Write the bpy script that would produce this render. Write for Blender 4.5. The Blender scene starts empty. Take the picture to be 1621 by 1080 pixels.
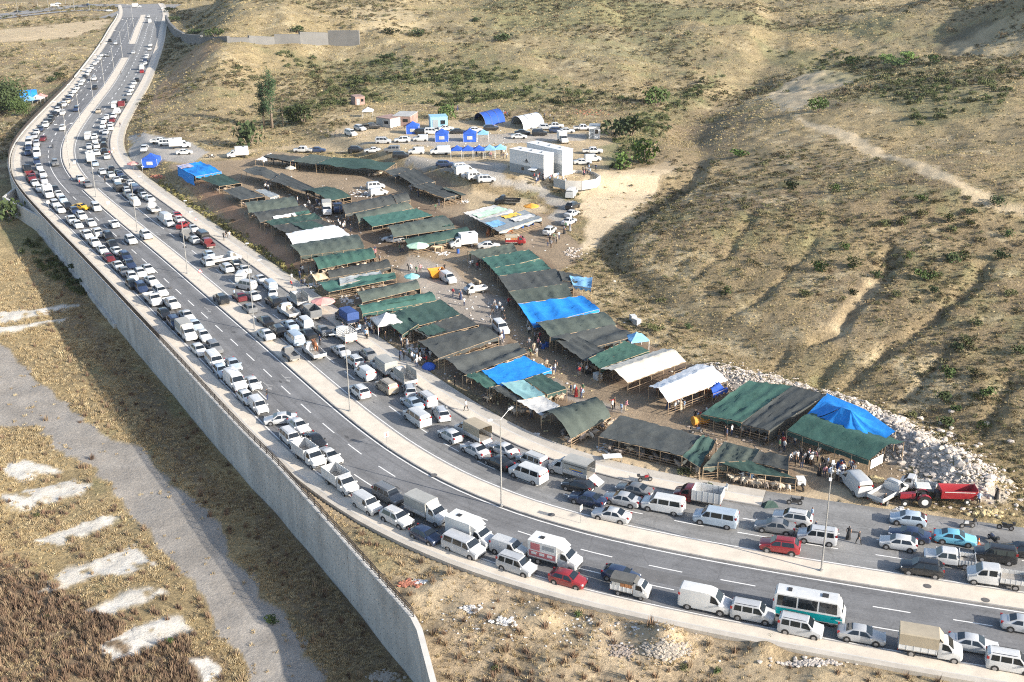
import bpy, bmesh, math, random
import numpy as np
from mathutils import Vector, Matrix
random.seed(7); RNG = np.random.default_rng(11)
R = math.radians
SC = bpy.context.scene
COL = SC.collection
# ------------------------------------------------------------------ camera, sky, sun, exposure
CAM_F, CAM_P, CAM_R, CAM_H = 1800.0, R(21.35), R(-0.5), 67.0
IW, IH = 1621.0, 1080.0
cf = np.array([0, math.cos(CAM_P), -math.sin(CAM_P)]); cr = np.array([1.0, 0, 0]); cu = np.cross(cr, cf)
CR = math.cos(CAM_R)*cr + math.sin(CAM_R)*cu; CU = -math.sin(CAM_R)*cr + math.cos(CAM_R)*cu; CFW = cf
cam = bpy.data.cameras.new('camera'); cam.sensor_width = 36; cam.lens = CAM_F/IW*36
cam.clip_start = 1; cam.clip_end = 6000
camo = bpy.data.objects.new('camera', cam); COL.objects.link(camo)
camo.matrix_world = Matrix(((CR[0], CU[0], -CFW[0], 0), (CR[1], CU[1], -CFW[1], 0), (CR[2], CU[2], -CFW[2], CAM_H), (0, 0, 0, 1)))
SC.camera = camo
SUN_EL, SUN_AZ = R(22.5), R(119)          # azimuth clockwise from +Y (away from the camera)
wd = bpy.data.worlds.new('World'); SC.world = wd; wd.use_nodes = True
nt = wd.node_tree; nt.nodes.clear()
sky = nt.nodes.new('ShaderNodeTexSky'); sky.sky_type = 'NISHITA'; sky.sun_disc = False
sky.sun_elevation = SUN_EL; sky.sun_rotation = SUN_AZ; sky.altitude = 150; sky.dust_density = 2.0
bg = nt.nodes.new('ShaderNodeBackground'); bg.inputs[1].default_value = 0.14
wo = nt.nodes.new('ShaderNodeOutputWorld')
nt.links.new(sky.outputs[0], bg.inputs[0]); nt.links.new(bg.outputs[0], wo.inputs[0])
sl = bpy.data.lights.new('sun', 'SUN'); sl.energy = 4.8; sl.angle = R(0.6); sl.color = (1.0, 0.93, 0.83)
so = bpy.data.objects.new('sun', sl); COL.objects.link(so)
sd = Vector((math.sin(SUN_AZ)*math.cos(SUN_EL), math.cos(SUN_AZ)*math.cos(SUN_EL), math.sin(SUN_EL)))
so.rotation_euler = sd.to_track_quat('Z', 'Y').to_euler(); so.location = (200, -200, 200)
vs = SC.view_settings; vs.view_transform = 'Standard'; vs.look = 'None'; vs.exposure = 0.92; vs.gamma = 1.0
SC.cycles.max_bounces = 5; SC.cycles.diffuse_bounces = 3; SC.cycles.glossy_bounces = 2
SC.cycles.transmission_bounces = 2; SC.cycles.volume_bounces = 0; SC.cycles.use_denoising = False; SC.cycles.filter_width = 1.1
SC.cycles.caustics_reflective = False; SC.cycles.caustics_refractive = False

# ------------------------------------------------------------------ object helpers
def tag(o, label=None, cat=None, group=None, kind=None):
    if label: o['label'] = label
    if cat: o['category'] = cat
    if group: o['group'] = group
    if kind: o['kind'] = kind
    return o
def link(name, me, parent=None, loc=None, rz=None, mats=None, smooth=None):
    o = bpy.data.objects.new(name, me); COL.objects.link(o)
    if parent is not None: o.parent = parent
    if loc is not None: o.location = loc
    if rz is not None: o.rotation_euler = (0, 0, rz)
    if mats is not None: setmat(o, mats)
    return o
def setmat(o, mats):
    me = o.data
    if not isinstance(mats, (list, tuple)): mats = [mats]
    while len(me.materials) < len(mats): me.materials.append(None)
    for i, m in enumerate(mats):
        o.material_slots[i].link = 'OBJECT'; o.material_slots[i].material = m
def empty(name, loc=(0, 0, 0), rz=0.0):
    o = bpy.data.objects.new(name, None); COL.objects.link(o); o.location = loc; o.rotation_euler = (0, 0, rz)
    o.empty_display_size = 0.3
    return o
class MB:
    """collects verts / faces for one mesh"""
    def __init__(s): s.v = []; s.f = []; s.m = []
    def add(s, vs, fs, mi=0):
        b = len(s.v); s.v += [tuple(map(float, p)) for p in vs]; s.f += [tuple(b+i for i in f) for f in fs]; s.m += [mi]*len(fs); return s
    def box(s, x0, x1, y0, y1, z0, z1, mi=0):
        return s.add([(x0,y0,z0),(x1,y0,z0),(x1,y1,z0),(x0,y1,z0),(x0,y0,z1),(x1,y0,z1),(x1,y1,z1),(x0,y1,z1)],
                     [(0,3,2,1),(4,5,6,7),(0,1,5,4),(1,2,6,5),(2,3,7,6),(3,0,4,7)], mi)
    def hexa(s, b, t, mi=0):
        return s.add(list(b)+list(t), [(0,3,2,1),(4,5,6,7),(0,1,5,4),(1,2,6,5),(2,3,7,6),(3,0,4,7)], mi)
    def tube(s, p, q, r0, r1=None, n=6, mi=0):
        r1 = r0 if r1 is None else r1
        p = Vector(p); q = Vector(q); d = (q-p).normalized(); a = d.orthogonal().normalized(); b = d.cross(a)
        vs = [p+(a*math.cos(t)+b*math.sin(t))*r0 for t in [2*math.pi*i/n for i in range(n)]]
        vs += [q+(a*math.cos(t)+b*math.sin(t))*r1 for t in [2*math.pi*i/n for i in range(n)]]
        fs = [(i, (i+1) % n, n+(i+1) % n, n+i) for i in range(n)]+[tuple(range(n))[::-1], tuple(range(n, 2*n))]
        return s.add(vs, fs, mi)
    def cyl(s, c, ax, r, w, n=14, mi=0):
        c = Vector(c); ax = Vector(ax).normalized(); return s.tube(c-ax*w/2, c+ax*w/2, r, r, n, mi)
    def grid(s, P, mi=0):
        nu, nv = len(P), len(P[0])
        return s.add([p for r in P for p in r], [(i*nv+j, (i+1)*nv+j, (i+1)*nv+j+1, i*nv+j+1) for i in range(nu-1) for j in range(nv-1)], mi)
    def mesh(s, name, smooth=False, angle=None):
        me = bpy.data.meshes.new(name); me.from_pydata(s.v, [], s.f)
        if any(s.m): me.polygons.foreach_set('material_index', s.m)
        if smooth or angle is not None:
            me.polygons.foreach_set('use_smooth', [True]*len(s.f))
            if angle is not None: me.set_sharp_from_angle(angle=R(angle))
        me.update(); return me
    def build(s, name, mats=None, parent=None, loc=None, rz=None, smooth=False, angle=None):
        return link(name, s.mesh(name, smooth, angle), parent, loc, rz, mats)

# ------------------------------------------------------------------ materials
MATS = {}
def mat(name, col, rough=0.8, var=0.0, vscale=1.0, metal=0.0, bump=0.0, bscale=20.0, coat=0.0, spec=0.5, rnd=0.0, coords='Object', emit=None):
    if name in MATS: return MATS[name]
    m = bpy.data.materials.new(name); m.use_nodes = True; t = m.node_tree; n = t.nodes
    b = n['Principled BSDF']; b.inputs['Base Color'].default_value = (*col, 1); b.inputs['Roughness'].default_value = rough
    b.inputs['Metallic'].default_value = metal; b.inputs['Specular IOR Level'].default_value = spec
    if coat: b.inputs['Coat Weight'].default_value = coat; b.inputs['Coat Roughness'].default_value = 0.05
    tc = n.new('ShaderNodeTexCoord') if (var or bump) else None
    cur = None
    if var:
        nz = n.new('ShaderNodeTexNoise'); nz.inputs['Scale'].default_value = vscale; nz.inputs['Detail'].default_value = 6; nz.inputs['Roughness'].default_value = 0.65
        t.links.new(tc.outputs[coords], nz.inputs['Vector'])
        mr = n.new('ShaderNodeMapRange'); mr.inputs[1].default_value = 0.28; mr.inputs[2].default_value = 0.72
        mr.inputs[3].default_value = 1-var; mr.inputs[4].default_value = 1+var; t.links.new(nz.outputs['Fac'], mr.inputs[0])
        mx = n.new('ShaderNodeVectorMath'); mx.operation = 'SCALE'; mx.inputs[0].default_value = col; t.links.new(mr.outputs[0], mx.inputs['Scale'])
        cur = mx.outputs[0]
    if rnd:
        oi = n.new('ShaderNodeObjectInfo'); mr2 = n.new('ShaderNodeMapRange'); mr2.inputs[3].default_value = 1-rnd; mr2.inputs[4].default_value = 1+rnd
        t.links.new(oi.outputs['Random'], mr2.inputs[0]); mx2 = n.new('ShaderNodeVectorMath'); mx2.operation = 'SCALE'
        if cur is None: mx2.inputs[0].default_value = col
        else: t.links.new(cur, mx2.inputs[0])
        t.links.new(mr2.outputs[0], mx2.inputs['Scale']); cur = mx2.outputs[0]
    if cur is not None: t.links.new(cur, b.inputs['Base Color'])
    if bump:
        nb = n.new('ShaderNodeTexNoise'); nb.inputs['Scale'].default_value = bscale; nb.inputs['Detail'].default_value = 4
        t.links.new(tc.outputs[coords], nb.inputs['Vector'])
        bp = n.new('ShaderNodeBump'); bp.inputs['Strength'].default_value = 1.0; bp.inputs['Distance'].default_value = bump
        t.links.new(nb.outputs['Fac'], bp.inputs['Height']); t.links.new(bp.outputs[0], b.inputs['Normal'])
    if emit: b.inputs['Emission Color'].default_value = (*emit, 1); b.inputs['Emission Strength'].default_value = 1
    MATS[name] = m; return m

# ------------------------------------------------------------------ camera rays and noise
def rays(px):
    px = np.atleast_2d(np.asarray(px, float)); u = (px[:, 0]-IW/2)/CAM_F; v = -(px[:, 1]-IH/2)/CAM_F
    return u[:, None]*CR+v[:, None]*CU+CFW
def plane(px, z=0.0):
    d = rays(px); t = (z-CAM_H)/d[:, 2]; P = d*t[:, None]; P[:, 2] += CAM_H; return P
def _hash(ix, iy, seed):
    h = (ix.astype(np.int64)*374761393+iy.astype(np.int64)*668265263+seed*1442695041) & 0x7fffffff
    h = ((h ^ (h >> 13))*1274126177) & 0x7fffffff
    return ((h ^ (h >> 16)) & 0xffff)/65535.0
def vnoise(x, y, sc, seed=0):
    x = x/sc; y = y/sc; ix = np.floor(x); iy = np.floor(y); fx = x-ix; fy = y-iy
    fx = fx*fx*(3-2*fx); fy = fy*fy*(3-2*fy)
    a = _hash(ix, iy, seed); b = _hash(ix+1, iy, seed); c = _hash(ix, iy+1, seed); d = _hash(ix+1, iy+1, seed)
    return (a*(1-fx)+b*fx)*(1-fy)+(c*(1-fx)+d*fx)*fy-0.5
def fbm(x, y, sc, seed=0, oct=4, g=0.5):
    s = 0; a = 1.0
    for i in range(oct): s = s+a*vnoise(x+17.3*i, y-9.1*i, sc/2**i, seed+i); a *= g
    return s
def sst(x, a, b):
    t = np.clip((x-a)/(b-a), 0, 1); return t*t*(3-2*t)
def spline(P, step, smooth=0):
    P = np.asarray(P, float)
    for _ in range(smooth):
        Q = P.copy(); Q[1:-1] = 0.25*P[:-2]+0.5*P[1:-1]+0.25*P[2:]; P = Q
    out = []
    n = len(P)
    for i in range(n-1):
        p0 = P[max(i-1, 0)]; p1 = P[i]; p2 = P[i+1]; p3 = P[min(i+2, n-1)]
        k = max(2, int(np.linalg.norm(p2-p1)/step)+1)
        for j in range(k):
            t = j/k; out.append(0.5*((2*p1)+(-p0+p2)*t+(2*p0-5*p1+4*p2-p3)*t*t+(-p0+3*p1-3*p2+p3)*t**3))
    out.append(P[-1]); return np.array(out)
def resample(P, step):
    d = np.r_[0, np.cumsum(np.linalg.norm(np.diff(P, axis=0), axis=1))]; s = np.arange(0, d[-1], step)
    return np.stack([np.interp(s, d, P[:, k]) for k in range(P.shape[1])], 1)
def sdist(x, y, P):
    """signed distance (positive to the right of travel) and arc length, for many points: coarse search, then fine"""
    x = np.asarray(x, float).ravel(); y = np.asarray(y, float).ravel(); P = np.asarray(P)
    seg = P[1:]-P[:-1]; L = np.linalg.norm(seg, axis=1); cum = np.r_[0, np.cumsum(L)][:-1]; ns = len(seg)
    D = np.empty(x.size); S = np.empty(x.size); K = 6
    ci = np.arange(0, ns+1, K); Pc = P[ci]
    for k in range(0, x.size, 40000):
        qx = x[k:k+40000]; qy = y[k:k+40000]
        if len(ci) > 3:
            b = np.argmin((qx[:, None]-Pc[:, 0])**2+(qy[:, None]-Pc[:, 1])**2, 1)*K
        else: b = np.full(len(qx), ns//2)
        best = np.full(len(qx), 1e18); bi = np.zeros(len(qx), int); bt = np.zeros(len(qx))
        rng = range(-K, K) if len(ci) > 3 else range(-(ns//2), ns-ns//2)
        for o in rng:
            i = np.clip(b+o, 0, ns-1); w0 = qx-P[i, 0]; w1 = qy-P[i, 1]; s0 = seg[i, 0]; s1 = seg[i, 1]
            t = np.clip((w0*s0+w1*s1)/(L[i]*L[i]), 0, 1); dd = (w0-t*s0)**2+(w1-t*s1)**2; u = dd < best
            best = np.where(u, dd, best); bi = np.where(u, i, bi); bt = np.where(u, t, bt)
        w0 = qx-P[bi, 0]; w1 = qy-P[bi, 1]; c = seg[bi, 0]*w1-seg[bi, 1]*w0
        D[k:k+40000] = np.sqrt(best)*np.where(c > 0, -1, 1); S[k:k+40000] = cum[bi]+bt*L[bi]
    return D, S
def inpoly(x, y, P):
    P = np.asarray(P); r = np.zeros(x.shape, bool); j = len(P)-1
    bx = (x >= P[:, 0].min()) & (x <= P[:, 0].max()) & (y >= P[:, 1].min()) & (y <= P[:, 1].max())
    if not bx.any(): return r
    xs = x[bx]; ys = y[bx]; rr = np.zeros(xs.shape, bool)
    for i in range(len(P)):
        xi, yi = P[i][:2]; xj, yj = P[j][:2]
        c = ((yi > ys) != (yj > ys)); 
        if yj != yi: rr ^= c & (xs < (xj-xi)*(ys-yi)/(yj-yi)+xi)
        j = i
    r[bx] = rr; return r
# ------------------------------------------------------------------ the road line and the lie of the land
def img(P, z=0.0): return plane(P, z)[:, :2]
E3 = [(1621,968.4),(1356,927),(1200,899.6),(950,857),(800,817),(665,757),(612,715),(530,647.5),(452,576),(410,540),(325,467.5),(250,402),(195,357),(135,305),(114,285),(100.7,265),(95.5,246),(98.5,226.7),(107,210),(123,188),(145,160),(166.7,133),(190.4,94.8),(206,65),(214,44),(222,27)]
c0 = img(E3); ext = c0[0]+(c0[0]-c0[1])/np.linalg.norm(c0[0]-c0[1])*np.array([[140.], [95.], [45.]])
ext[:, 1] += np.array([10, 5, 1.5])
far = c0[-1]+(c0[-1]-c0[-3])/np.linalg.norm(c0[-1]-c0[-3])*np.array([[50.], [100.]])
far[:, 0] -= np.array([2, 6])
ROAD = resample(spline(np.vstack([ext, c0, far]), 2.0, 0), 6.0)
for _ in range(10):
    Q = ROAD.copy(); Q[1:-1] = .25*ROAD[:-2]+.5*ROAD[1:-1]+.25*ROAD[2:]; ROAD = Q
ROAD = resample(spline(ROAD, 2.0), 4.0)
seg_ = ROAD[1:]-ROAD[:-1]; TAN = np.vstack([seg_, seg_[-1:]]); TAN[1:-1] = seg_[:-1]+seg_[1:]; TAN /= np.linalg.norm(TAN, axis=1)[:, None]
NRM = np.stack([TAN[:, 1], -TAN[:, 0]], 1)          # to the market side
SL = np.r_[0, np.cumsum(np.linalg.norm(seg_, axis=1))]
def on_road(s, t):
    x = np.interp(s, SL, ROAD[:, 0]); y = np.interp(s, SL, ROAD[:, 1]); nx = np.interp(s, SL, NRM[:, 0]); ny = np.interp(s, SL, NRM[:, 1])
    return np.stack([x+t*nx, y+t*ny], -1)
def road_heading(s): return math.atan2(np.interp(s, SL, TAN[:, 1]), np.interp(s, SL, TAN[:, 0]))
# the cross section, metres from the left edge of the median
T_LW, T_LK, T_M0, T_M1, T_RK, T_RW = -13.3, -10.7, 0.0, 3.2, 13.2, 17.2
# retaining wall line: near end comes towards the viewer, then along the left pavement
E1 = [(665,990),(607.5,926),(555,868),(507.5,812),(450,748),(400,693),(315,603)]
Wp = img(E1); sW = sdist(Wp[-1:, 0], Wp[-1:, 1], ROAD)[1][0]
sEnd = sdist(*img([(112,124)]).T, ROAD)[1][0]
wret = img([(692,1082)])[0]; d_ = (wret-Wp[0]); d_ /= np.linalg.norm(d_)
wl_ = resample(spline(np.vstack([Wp, on_road(np.arange(sW+25, sEnd, 8.0), T_LW-0.25)]), 2.0), 4.0)
for _ in range(14):
    Q = wl_.copy(); Q[1:-1] = .25*wl_[:-2]+.5*wl_[1:-1]+.25*wl_[2:]; wl_ = Q
ww_, ws_ = sdist(wl_[:, 0], wl_[:, 1], ROAD); push = np.clip(ww_-(T_LW-.25), 0, None)      # never inside the pavement
for i in range(len(wl_)):
    if push[i] > 0: wl_[i] = on_road(np.array([ws_[i]]), T_LW-.25)[0]
WALL = np.vstack([Wp[0]+d_*45, Wp[0]+d_*20, wl_])
S_WALLTOP = 0.35
FOOT = np.array([(140,70),(95,102),(74,118),(64,127),(58,139),(47,153),(38,162),(31,172),(23,190),(17.5,203),(19,216),(27,232),(38,250),(46,268),(49,290),(51,312),(60,345),(78,390),(100,440),(128,520),(150,640),(160,800),(150,1200)], float)
FOOT = resample(spline(FOOT, 3.0, 1), 6.0)
GUL = np.array([(34,262),(42,285),(46,310),(54,345),(70,390),(92,440),(118,520),(140,640),(150,800)], float); GUL = resample(spline(GUL, 4.0), 8.0)
RILLS = None; LIMEP = None
RUBL = resample(img([(1135,592),(1210,612),(1300,636),(1370,660),(1440,696),(1500,735),(1570,775)], 1.0), 4.0)
HEAPS = [(*img([(1052,1035)], -1.5)[0], 1.7, 2.0), (*img([(860,990)], -1.2)[0], .7, 1.6), (*img([(1210,1040)], -1)[0], 1.0, 1.6), (*img([(700,925)], -.5)[0], .5, 1.8), (*img([(205,285)], 1)[0], .1, 3.0)]
HC = {}
def height(x, y, fine=True, keep=False):
    x = np.asarray(x, float); sh = x.shape; x = x.ravel(); y = np.asarray(y, float).ravel()
    t, s = sdist(x, y, ROAD)
    n1 = fbm(x, y, 90., 3, 3); n2 = fbm(x, y, 22., 9, 3); n3 = fbm(x, y, 5., 21, 3)
    # market side
    mk = np.interp(y, [0, 150, 185, 215, 240, 300, 340, 400], [.05, .05, .5, 1.8, 2.5, 2.5, 1.9, 1.5])
    bank = sst(t, 17.4, 24.0)
    hR = mk*bank
    camp = sst(y-(258-np.minimum(x+9, 0)*1.35), 0, 9)*sst(t, 60, 75)*(1-sst(x, 40, 55)); hR += 2.6*camp
    back = np.maximum(y-365, 0); hR += (42*(1-np.exp(-back/540))*sst(back, 0, 160))*sst(t, 18, 60)
    hR += 11*np.exp(-((x+118)/34)**2-((y-455)/95)**2)*sst(t, 18, 50)
    hR += (9*n1*sst(back, 0, 120)+3.0*n2*sst(back, 0, 60))*sst(t, 20, 60)
    d, sf = sdist(x, y, FOOT)
    dd = np.maximum(d, 0); steep = sst(y, 250, 300)*(1-sst(y, 350, 430))
    hill = (15.5*(1-np.exp(-dd/78))+0.035*np.minimum(dd, 300))*(1-.6*sst(y, 330, 520))+steep*2.2*(1-np.exp(-dd/20))+1.0*sst(dd, 0, 6)*(1-sst(y, 215, 260))
    hill += (4.5*n1+1.2*n2)*sst(dd, 6, 70)
    hill += 17*np.exp(-np.abs((x-222)/24)**2.5-((y-470)/42)**2)
    hill -= 4*np.exp(-((x-170)/28)**2-((y-470)/45)**2)
    dm = sst(y, 300, 520); hR = hR*(1-sst(d, -20, 20)*dm)+(hR*0.6)*(sst(d, -20, 20)*dm)
    hR += hill
    g, _ = sdist(x, y, GUL); hR -= 2.2*np.exp(-(g/7)**2)*sst(y, 290, 330)
    # excavated sandy pad with a cut bank on its right
    hR += 1.9*sst(d, 0, 4)*sst(y, 196, 215)*(1-sst(y, 268, 300))
    if fine:
        far_ = sst(t, 22, 45)
        hR += n3*0.55*sst(dd, 1, 8)+n3*0.5*sst(back, 0, 20)*far_+0.10*n3*bank
    if RUBL is not None:
        q, _ = sdist(x, y, RUBL); hR += (2.5+.9*n3)*np.exp(-(q/3.9)**2)
    # left side
    low = np.interp(y, [0, 185, 225, 262, 330, 430, 475, 520], [-7.5, -7.3, -5.6, -4.2, -3.4, -2.5, -.6, -.1])
    w, sw = sdist(x, y, WALL)
    isl = (w < 0)
    if keep: HC.update(t=t, w=w)
    apron = -0.15-0.13*np.maximum(-t-13.4, 0)+0.9*n2*sst(-t, 13.6, 18)+0.8*n3*sst(-t, 13.5, 15)
    for hx, hy, hh, hw in HEAPS: apron = apron+hh*np.exp(-((x-hx)**2+(y-hy)**2)/hw**2)
    hL = np.where(isl, low+0.5*n2+(0.25*n3 if fine else 0), apron)
    gen = sst(y, 470, 520); hL = np.where(y > 470, (-.1-.02*np.maximum(-t-14, 0)*0+2.0*n1*sst(-t, 20, 90)+0.3*n3)*gen+hL*(1-gen), hL)
    if LIMEP is not None and fine:
        for P in LIMEP:
            b = (x > P[:, 0].min()-1) & (x < P[:, 0].max()+1) & (y > P[:, 1].min()-1) & (y < P[:, 1].max()+1)
            if b.any(): hL[b] += inpoly(x[b], y[b], P)*(.10+.22*vnoise(x[b], y[b], 1.3, 7))
    h = np.where(t > 0, hR, hL)
    fl = sst(y, 570, 640)*(1-sst(x, -200, -150)); h = h*(1-fl)-.25*fl
    cor = (t > T_LW-0.12) & (t < T_RW+0.15)
    h = np.where(cor, -0.35, h)
    if RILLS is not None and fine:
        for P, dep, wid in RILLS:
            b = (x > P[:, 0].min()-9) & (x < P[:, 0].max()+9) & (y > P[:, 1].min()-9) & (y < P[:, 1].max()+9)
            if b.any():
                q, _ = sdist(x[b], y[b], P); q = q+vnoise(x[b], y[b], 3.0, 5)*1.6
                h[b] -= dep*np.exp(-(q/wid)**2)
    return h.reshape(sh)
TS = np.geomspace(66, 1500, 420)
def ground_at(px, dz=0.0, fine=True):
    """pixels of the survey picture -> points of the land"""
    d = rays(px); d = d/np.linalg.norm(d, axis=1)[:, None]; out = np.zeros((len(d), 3))
    T = TS[None, :]; X = d[:, :1]*T; Y = d[:, 1:2]*T; Z = CAM_H+d[:, 2:3]*T
    Hh = height(X, Y, fine)+dz; below = Z < Hh; i = np.argmax(below, 1); i = np.where(below.any(1), np.maximum(i, 1), len(TS)-1)
    a = np.arange(len(d)); z0 = Z[a, i-1]-Hh[a, i-1]; z1 = Z[a, i]-Hh[a, i]; f = np.clip(z0/(z0-z1+1e-9), 0, 1)
    t = TS[i-1]*(1-f)+TS[i]*f; lo = TS[i-1].copy(); hi = TS[i].copy()
    for _ in range(9):
        m = (lo+hi)/2; zz = CAM_H+d[:, 2]*m-height(d[:, 0]*m, d[:, 1]*m, fine)-dz; up = zz > 0
        lo = np.where(up, m, lo); hi = np.where(up, hi, m)
    t = (lo+hi)/2
    out = d*t[:, None]; out[:, 2] += CAM_H; return out
def at1(px, py, dz=0.0): return ground_at([(px, py)], dz)[0]
# erosion rills and the wheel track down the right-hand hillside
def gpoly(P): return ground_at(P, 0, False)[:, :2]
RILLS = [(resample(spline(gpoly(P), 2.0), 3.0), a, b) for P, a, b in [
    ([(1415,395),(1395,440),(1360,480),(1330,520),(1290,545)], 1.0, 1.3), ([(1565,420),(1530,455),(1480,500),(1430,535),(1390,560)], 0.9, 1.2),
    ([(1400,560),(1360,590),(1330,620)], 0.7, 1.0), ([(1600,600),(1570,640),(1560,690)], 0.6, 1.1), ([(1330,560),(1300,590),(1290,615)], .6, 1.0),
    ([(1200,330),(1150,400),(1080,450)], .5, 1.0), ([(1290,380),(1230,450),(1160,500)], .5, 1.0), ([(1500,560),(1450,610),(1420,640)], .6, 1.0), ([(1240,560),(1190,590)], .4, .8)]]
# ---- colours of the land (soil, grass and rock, with shade painted into a few patches)
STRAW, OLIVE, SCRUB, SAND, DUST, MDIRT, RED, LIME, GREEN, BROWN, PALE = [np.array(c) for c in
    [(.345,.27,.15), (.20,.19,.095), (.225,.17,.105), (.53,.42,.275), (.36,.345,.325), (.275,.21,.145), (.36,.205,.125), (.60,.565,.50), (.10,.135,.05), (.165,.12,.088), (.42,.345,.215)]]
PATCH = [  # (colour, strength, image polygon, edge noise)
 (np.array([.60,.48,.32]),.95,[(905,300),(950,270),(1000,268),(1060,255),(1062,275),(1030,310),(985,350),(945,395),(915,400),(930,350),(915,325)],1.5),
 (np.array([.50,.41,.28]),.75,[(1250,130),(1290,112),(1380,118),(1330,140),(1290,150),(1270,175),(1235,170),(1215,150)],3),
 (np.array([.52,.42,.28]),.8,[(1255,180),(1300,197),(1370,218),(1450,254),(1540,295),(1621,328),(1621,346),(1530,312),(1450,278),(1390,250),(1330,222),(1280,204)],1.6),
 (SAND,.75,[(690,300),(760,300),(830,315),(870,335),(830,345),(790,320),(735,335),(700,325)],1.5),
 (SAND,.6,[(230,215),(330,240),(420,235),(560,240),(640,262),(720,262),(830,290),(900,290),(940,290),(990,250),(965,215),(880,195),(700,190),(560,195),(520,220),(440,232),(330,255),(215,250)],2),
 (DUST,.85,[(205,215),(235,213),(300,225),(330,243),(300,262),(205,262)],1),
 (DUST,.7,[(640,215),(760,212),(930,212),(935,222),(830,226),(700,232),(560,232),(480,240),(640,224)],1),
 (DUST,.7,[(640,250),(800,258),(805,285),(870,300),(905,320),(890,360),(860,395),(800,400),(830,360),(880,330),(850,305),(760,285),(640,262)],1),
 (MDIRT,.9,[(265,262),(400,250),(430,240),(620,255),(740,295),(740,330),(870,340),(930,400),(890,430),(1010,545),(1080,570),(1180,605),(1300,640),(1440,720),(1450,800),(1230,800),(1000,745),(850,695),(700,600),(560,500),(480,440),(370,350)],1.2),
 (np.array([.16,.115,.08]),.8,[(385,325),(470,312),(600,300),(650,312),(745,362),(650,395),(585,410),(620,430),(690,478),(760,510),(835,560),(895,615),(960,650),(900,690),(860,690),(780,640),(690,575),(640,540),(560,480),(500,430),(440,385),(395,345)],1.2),  # manure brown of the left stall block, darkened to stand in for canopy shade
 (np.array([.17,.12,.085]),.8,[(745,405),(815,385),(860,405),(905,460),(950,485),(1000,530),(1080,570),(1150,605),(1300,635),(1420,705),(1380,735),(1240,690),(1110,655),(1000,615),(930,590),(860,535),(820,490),(780,440)],1.2),  # inner stall block: trampled brown with the dark under its canopies painted in
 (np.array([.19,.135,.09]),.8,[(950,675),(1110,690),(1250,725),(1255,765),(1110,745),(950,700)],1),  # pavement pens: dung brown, darkened too for the shade beneath the sheets
 (RED,.7,[(285,275),(330,290),(400,360),(470,410),(475,440),(440,415),(370,360),(300,305)],1),
 (DUST,.5,[(640,400),(700,420),(790,480),(800,540),(870,600),(960,640),(1000,660),(930,650),(850,590),(770,520),(690,470),(640,430)],2),
 (SAND,.7,[(860,700),(960,715),(1100,745),(1110,765),(1000,755),(900,735)],.8),
 (SAND,.6,[(1240,790),(1330,770),(1420,800),(1560,830),(1621,850),(1621,880),(1400,840),(1250,810)],1),
 (np.array([.31,.285,.255]),.93,[(-60,500),(17,555),(45,590),(100,632),(137,670),(185,695),(220,705),(265,757),(322,808),(375,885),(410,935),(442,965),(482,1027),(530,1095),(415,1095),(395,1060),(350,1010),(322,960),(300,910),(250,867),(217,822),(175,765),(150,740),(100,720),(60,675),(0,675),(-60,660)],.7),
 (BROWN,.8,[(-40,890),(40,880),(90,930),(160,960),(210,1000),(300,1010),(310,1095),(-40,1095)],4),
 (OLIVE,.8,[(20,360),(60,350),(100,400),(140,430),(130,470),(80,440),(30,400)],4),
 (BROWN,.55,[(60,380),(130,470),(230,600),(400,780),(520,900),(650,1070),(560,1080),(430,900),(260,700),(120,520)],3),
 (OLIVE,.75,[(410,200),(470,165),(560,120),(600,95),(700,110),(820,125),(850,150),(700,170),(620,160),(560,165),(500,190)],8),
 (OLIVE,.7,[(1180,60),(1320,75),(1480,100),(1621,110),(1621,170),(1450,200),(1380,150),(1250,95)],8),
 (OLIVE,.6,[(420,80),(560,95),(760,100),(900,130),(1000,160),(880,170),(700,140),(520,140)],9),
 (GREEN,.6,[(960,225),(1000,190),(1060,170),(1110,130),(1150,110),(1140,130),(1080,180),(1030,230),(990,270),(960,265)],4),
 (RED,.45,[(250,120),(300,80),(360,75),(330,110),(280,150),(240,175)],8),
 (PALE,.7,[(540,10),(620,10),(700,40),(640,55),(560,45)],6),
 (SAND,.75,[(-10,70),(120,58),(180,38),(175,30),(100,38),(-10,48)],4),
 (OLIVE,.8,[(700,10),(1000,0),(1450,20),(1500,60),(1300,50),(1000,45),(750,50)],12),
 (np.array([.10,.09,.06]),.8,[(1478,75),(1510,55),(1560,35),(1600,28),(1575,55),(1540,75),(1520,92),(1490,92)],4),  # dark rocky knob, with the shade of its left flank painted in
 (np.array([.50,.45,.39]),.85,[(1130,585),(1210,603),(1300,625),(1380,650),(1460,690),(1530,735),(1590,780),(1560,800),(1480,760),(1430,730),(1400,690),(1300,650),(1200,622),(1135,602)],1.2),
 (SCRUB,.6,[(1030,200),(1150,160),(1220,180),(1180,240),(1100,290),(1050,260)],8),
 (PALE,.7,[(1500,70),(1560,45),(1621,30),(1621,80),(1560,92)],6),
 (SAND,.2,[(1300,520),(1340,470),(1400,420),(1395,450),(1350,500),(1330,560)],3),
 (PALE,.6,[(600,880),(680,905),(800,945),(1000,1000),(1200,1030),(1350,1060),(1621,1110),(1300,1090),(1000,1030),(750,990),(680,990)],3),
]
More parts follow.
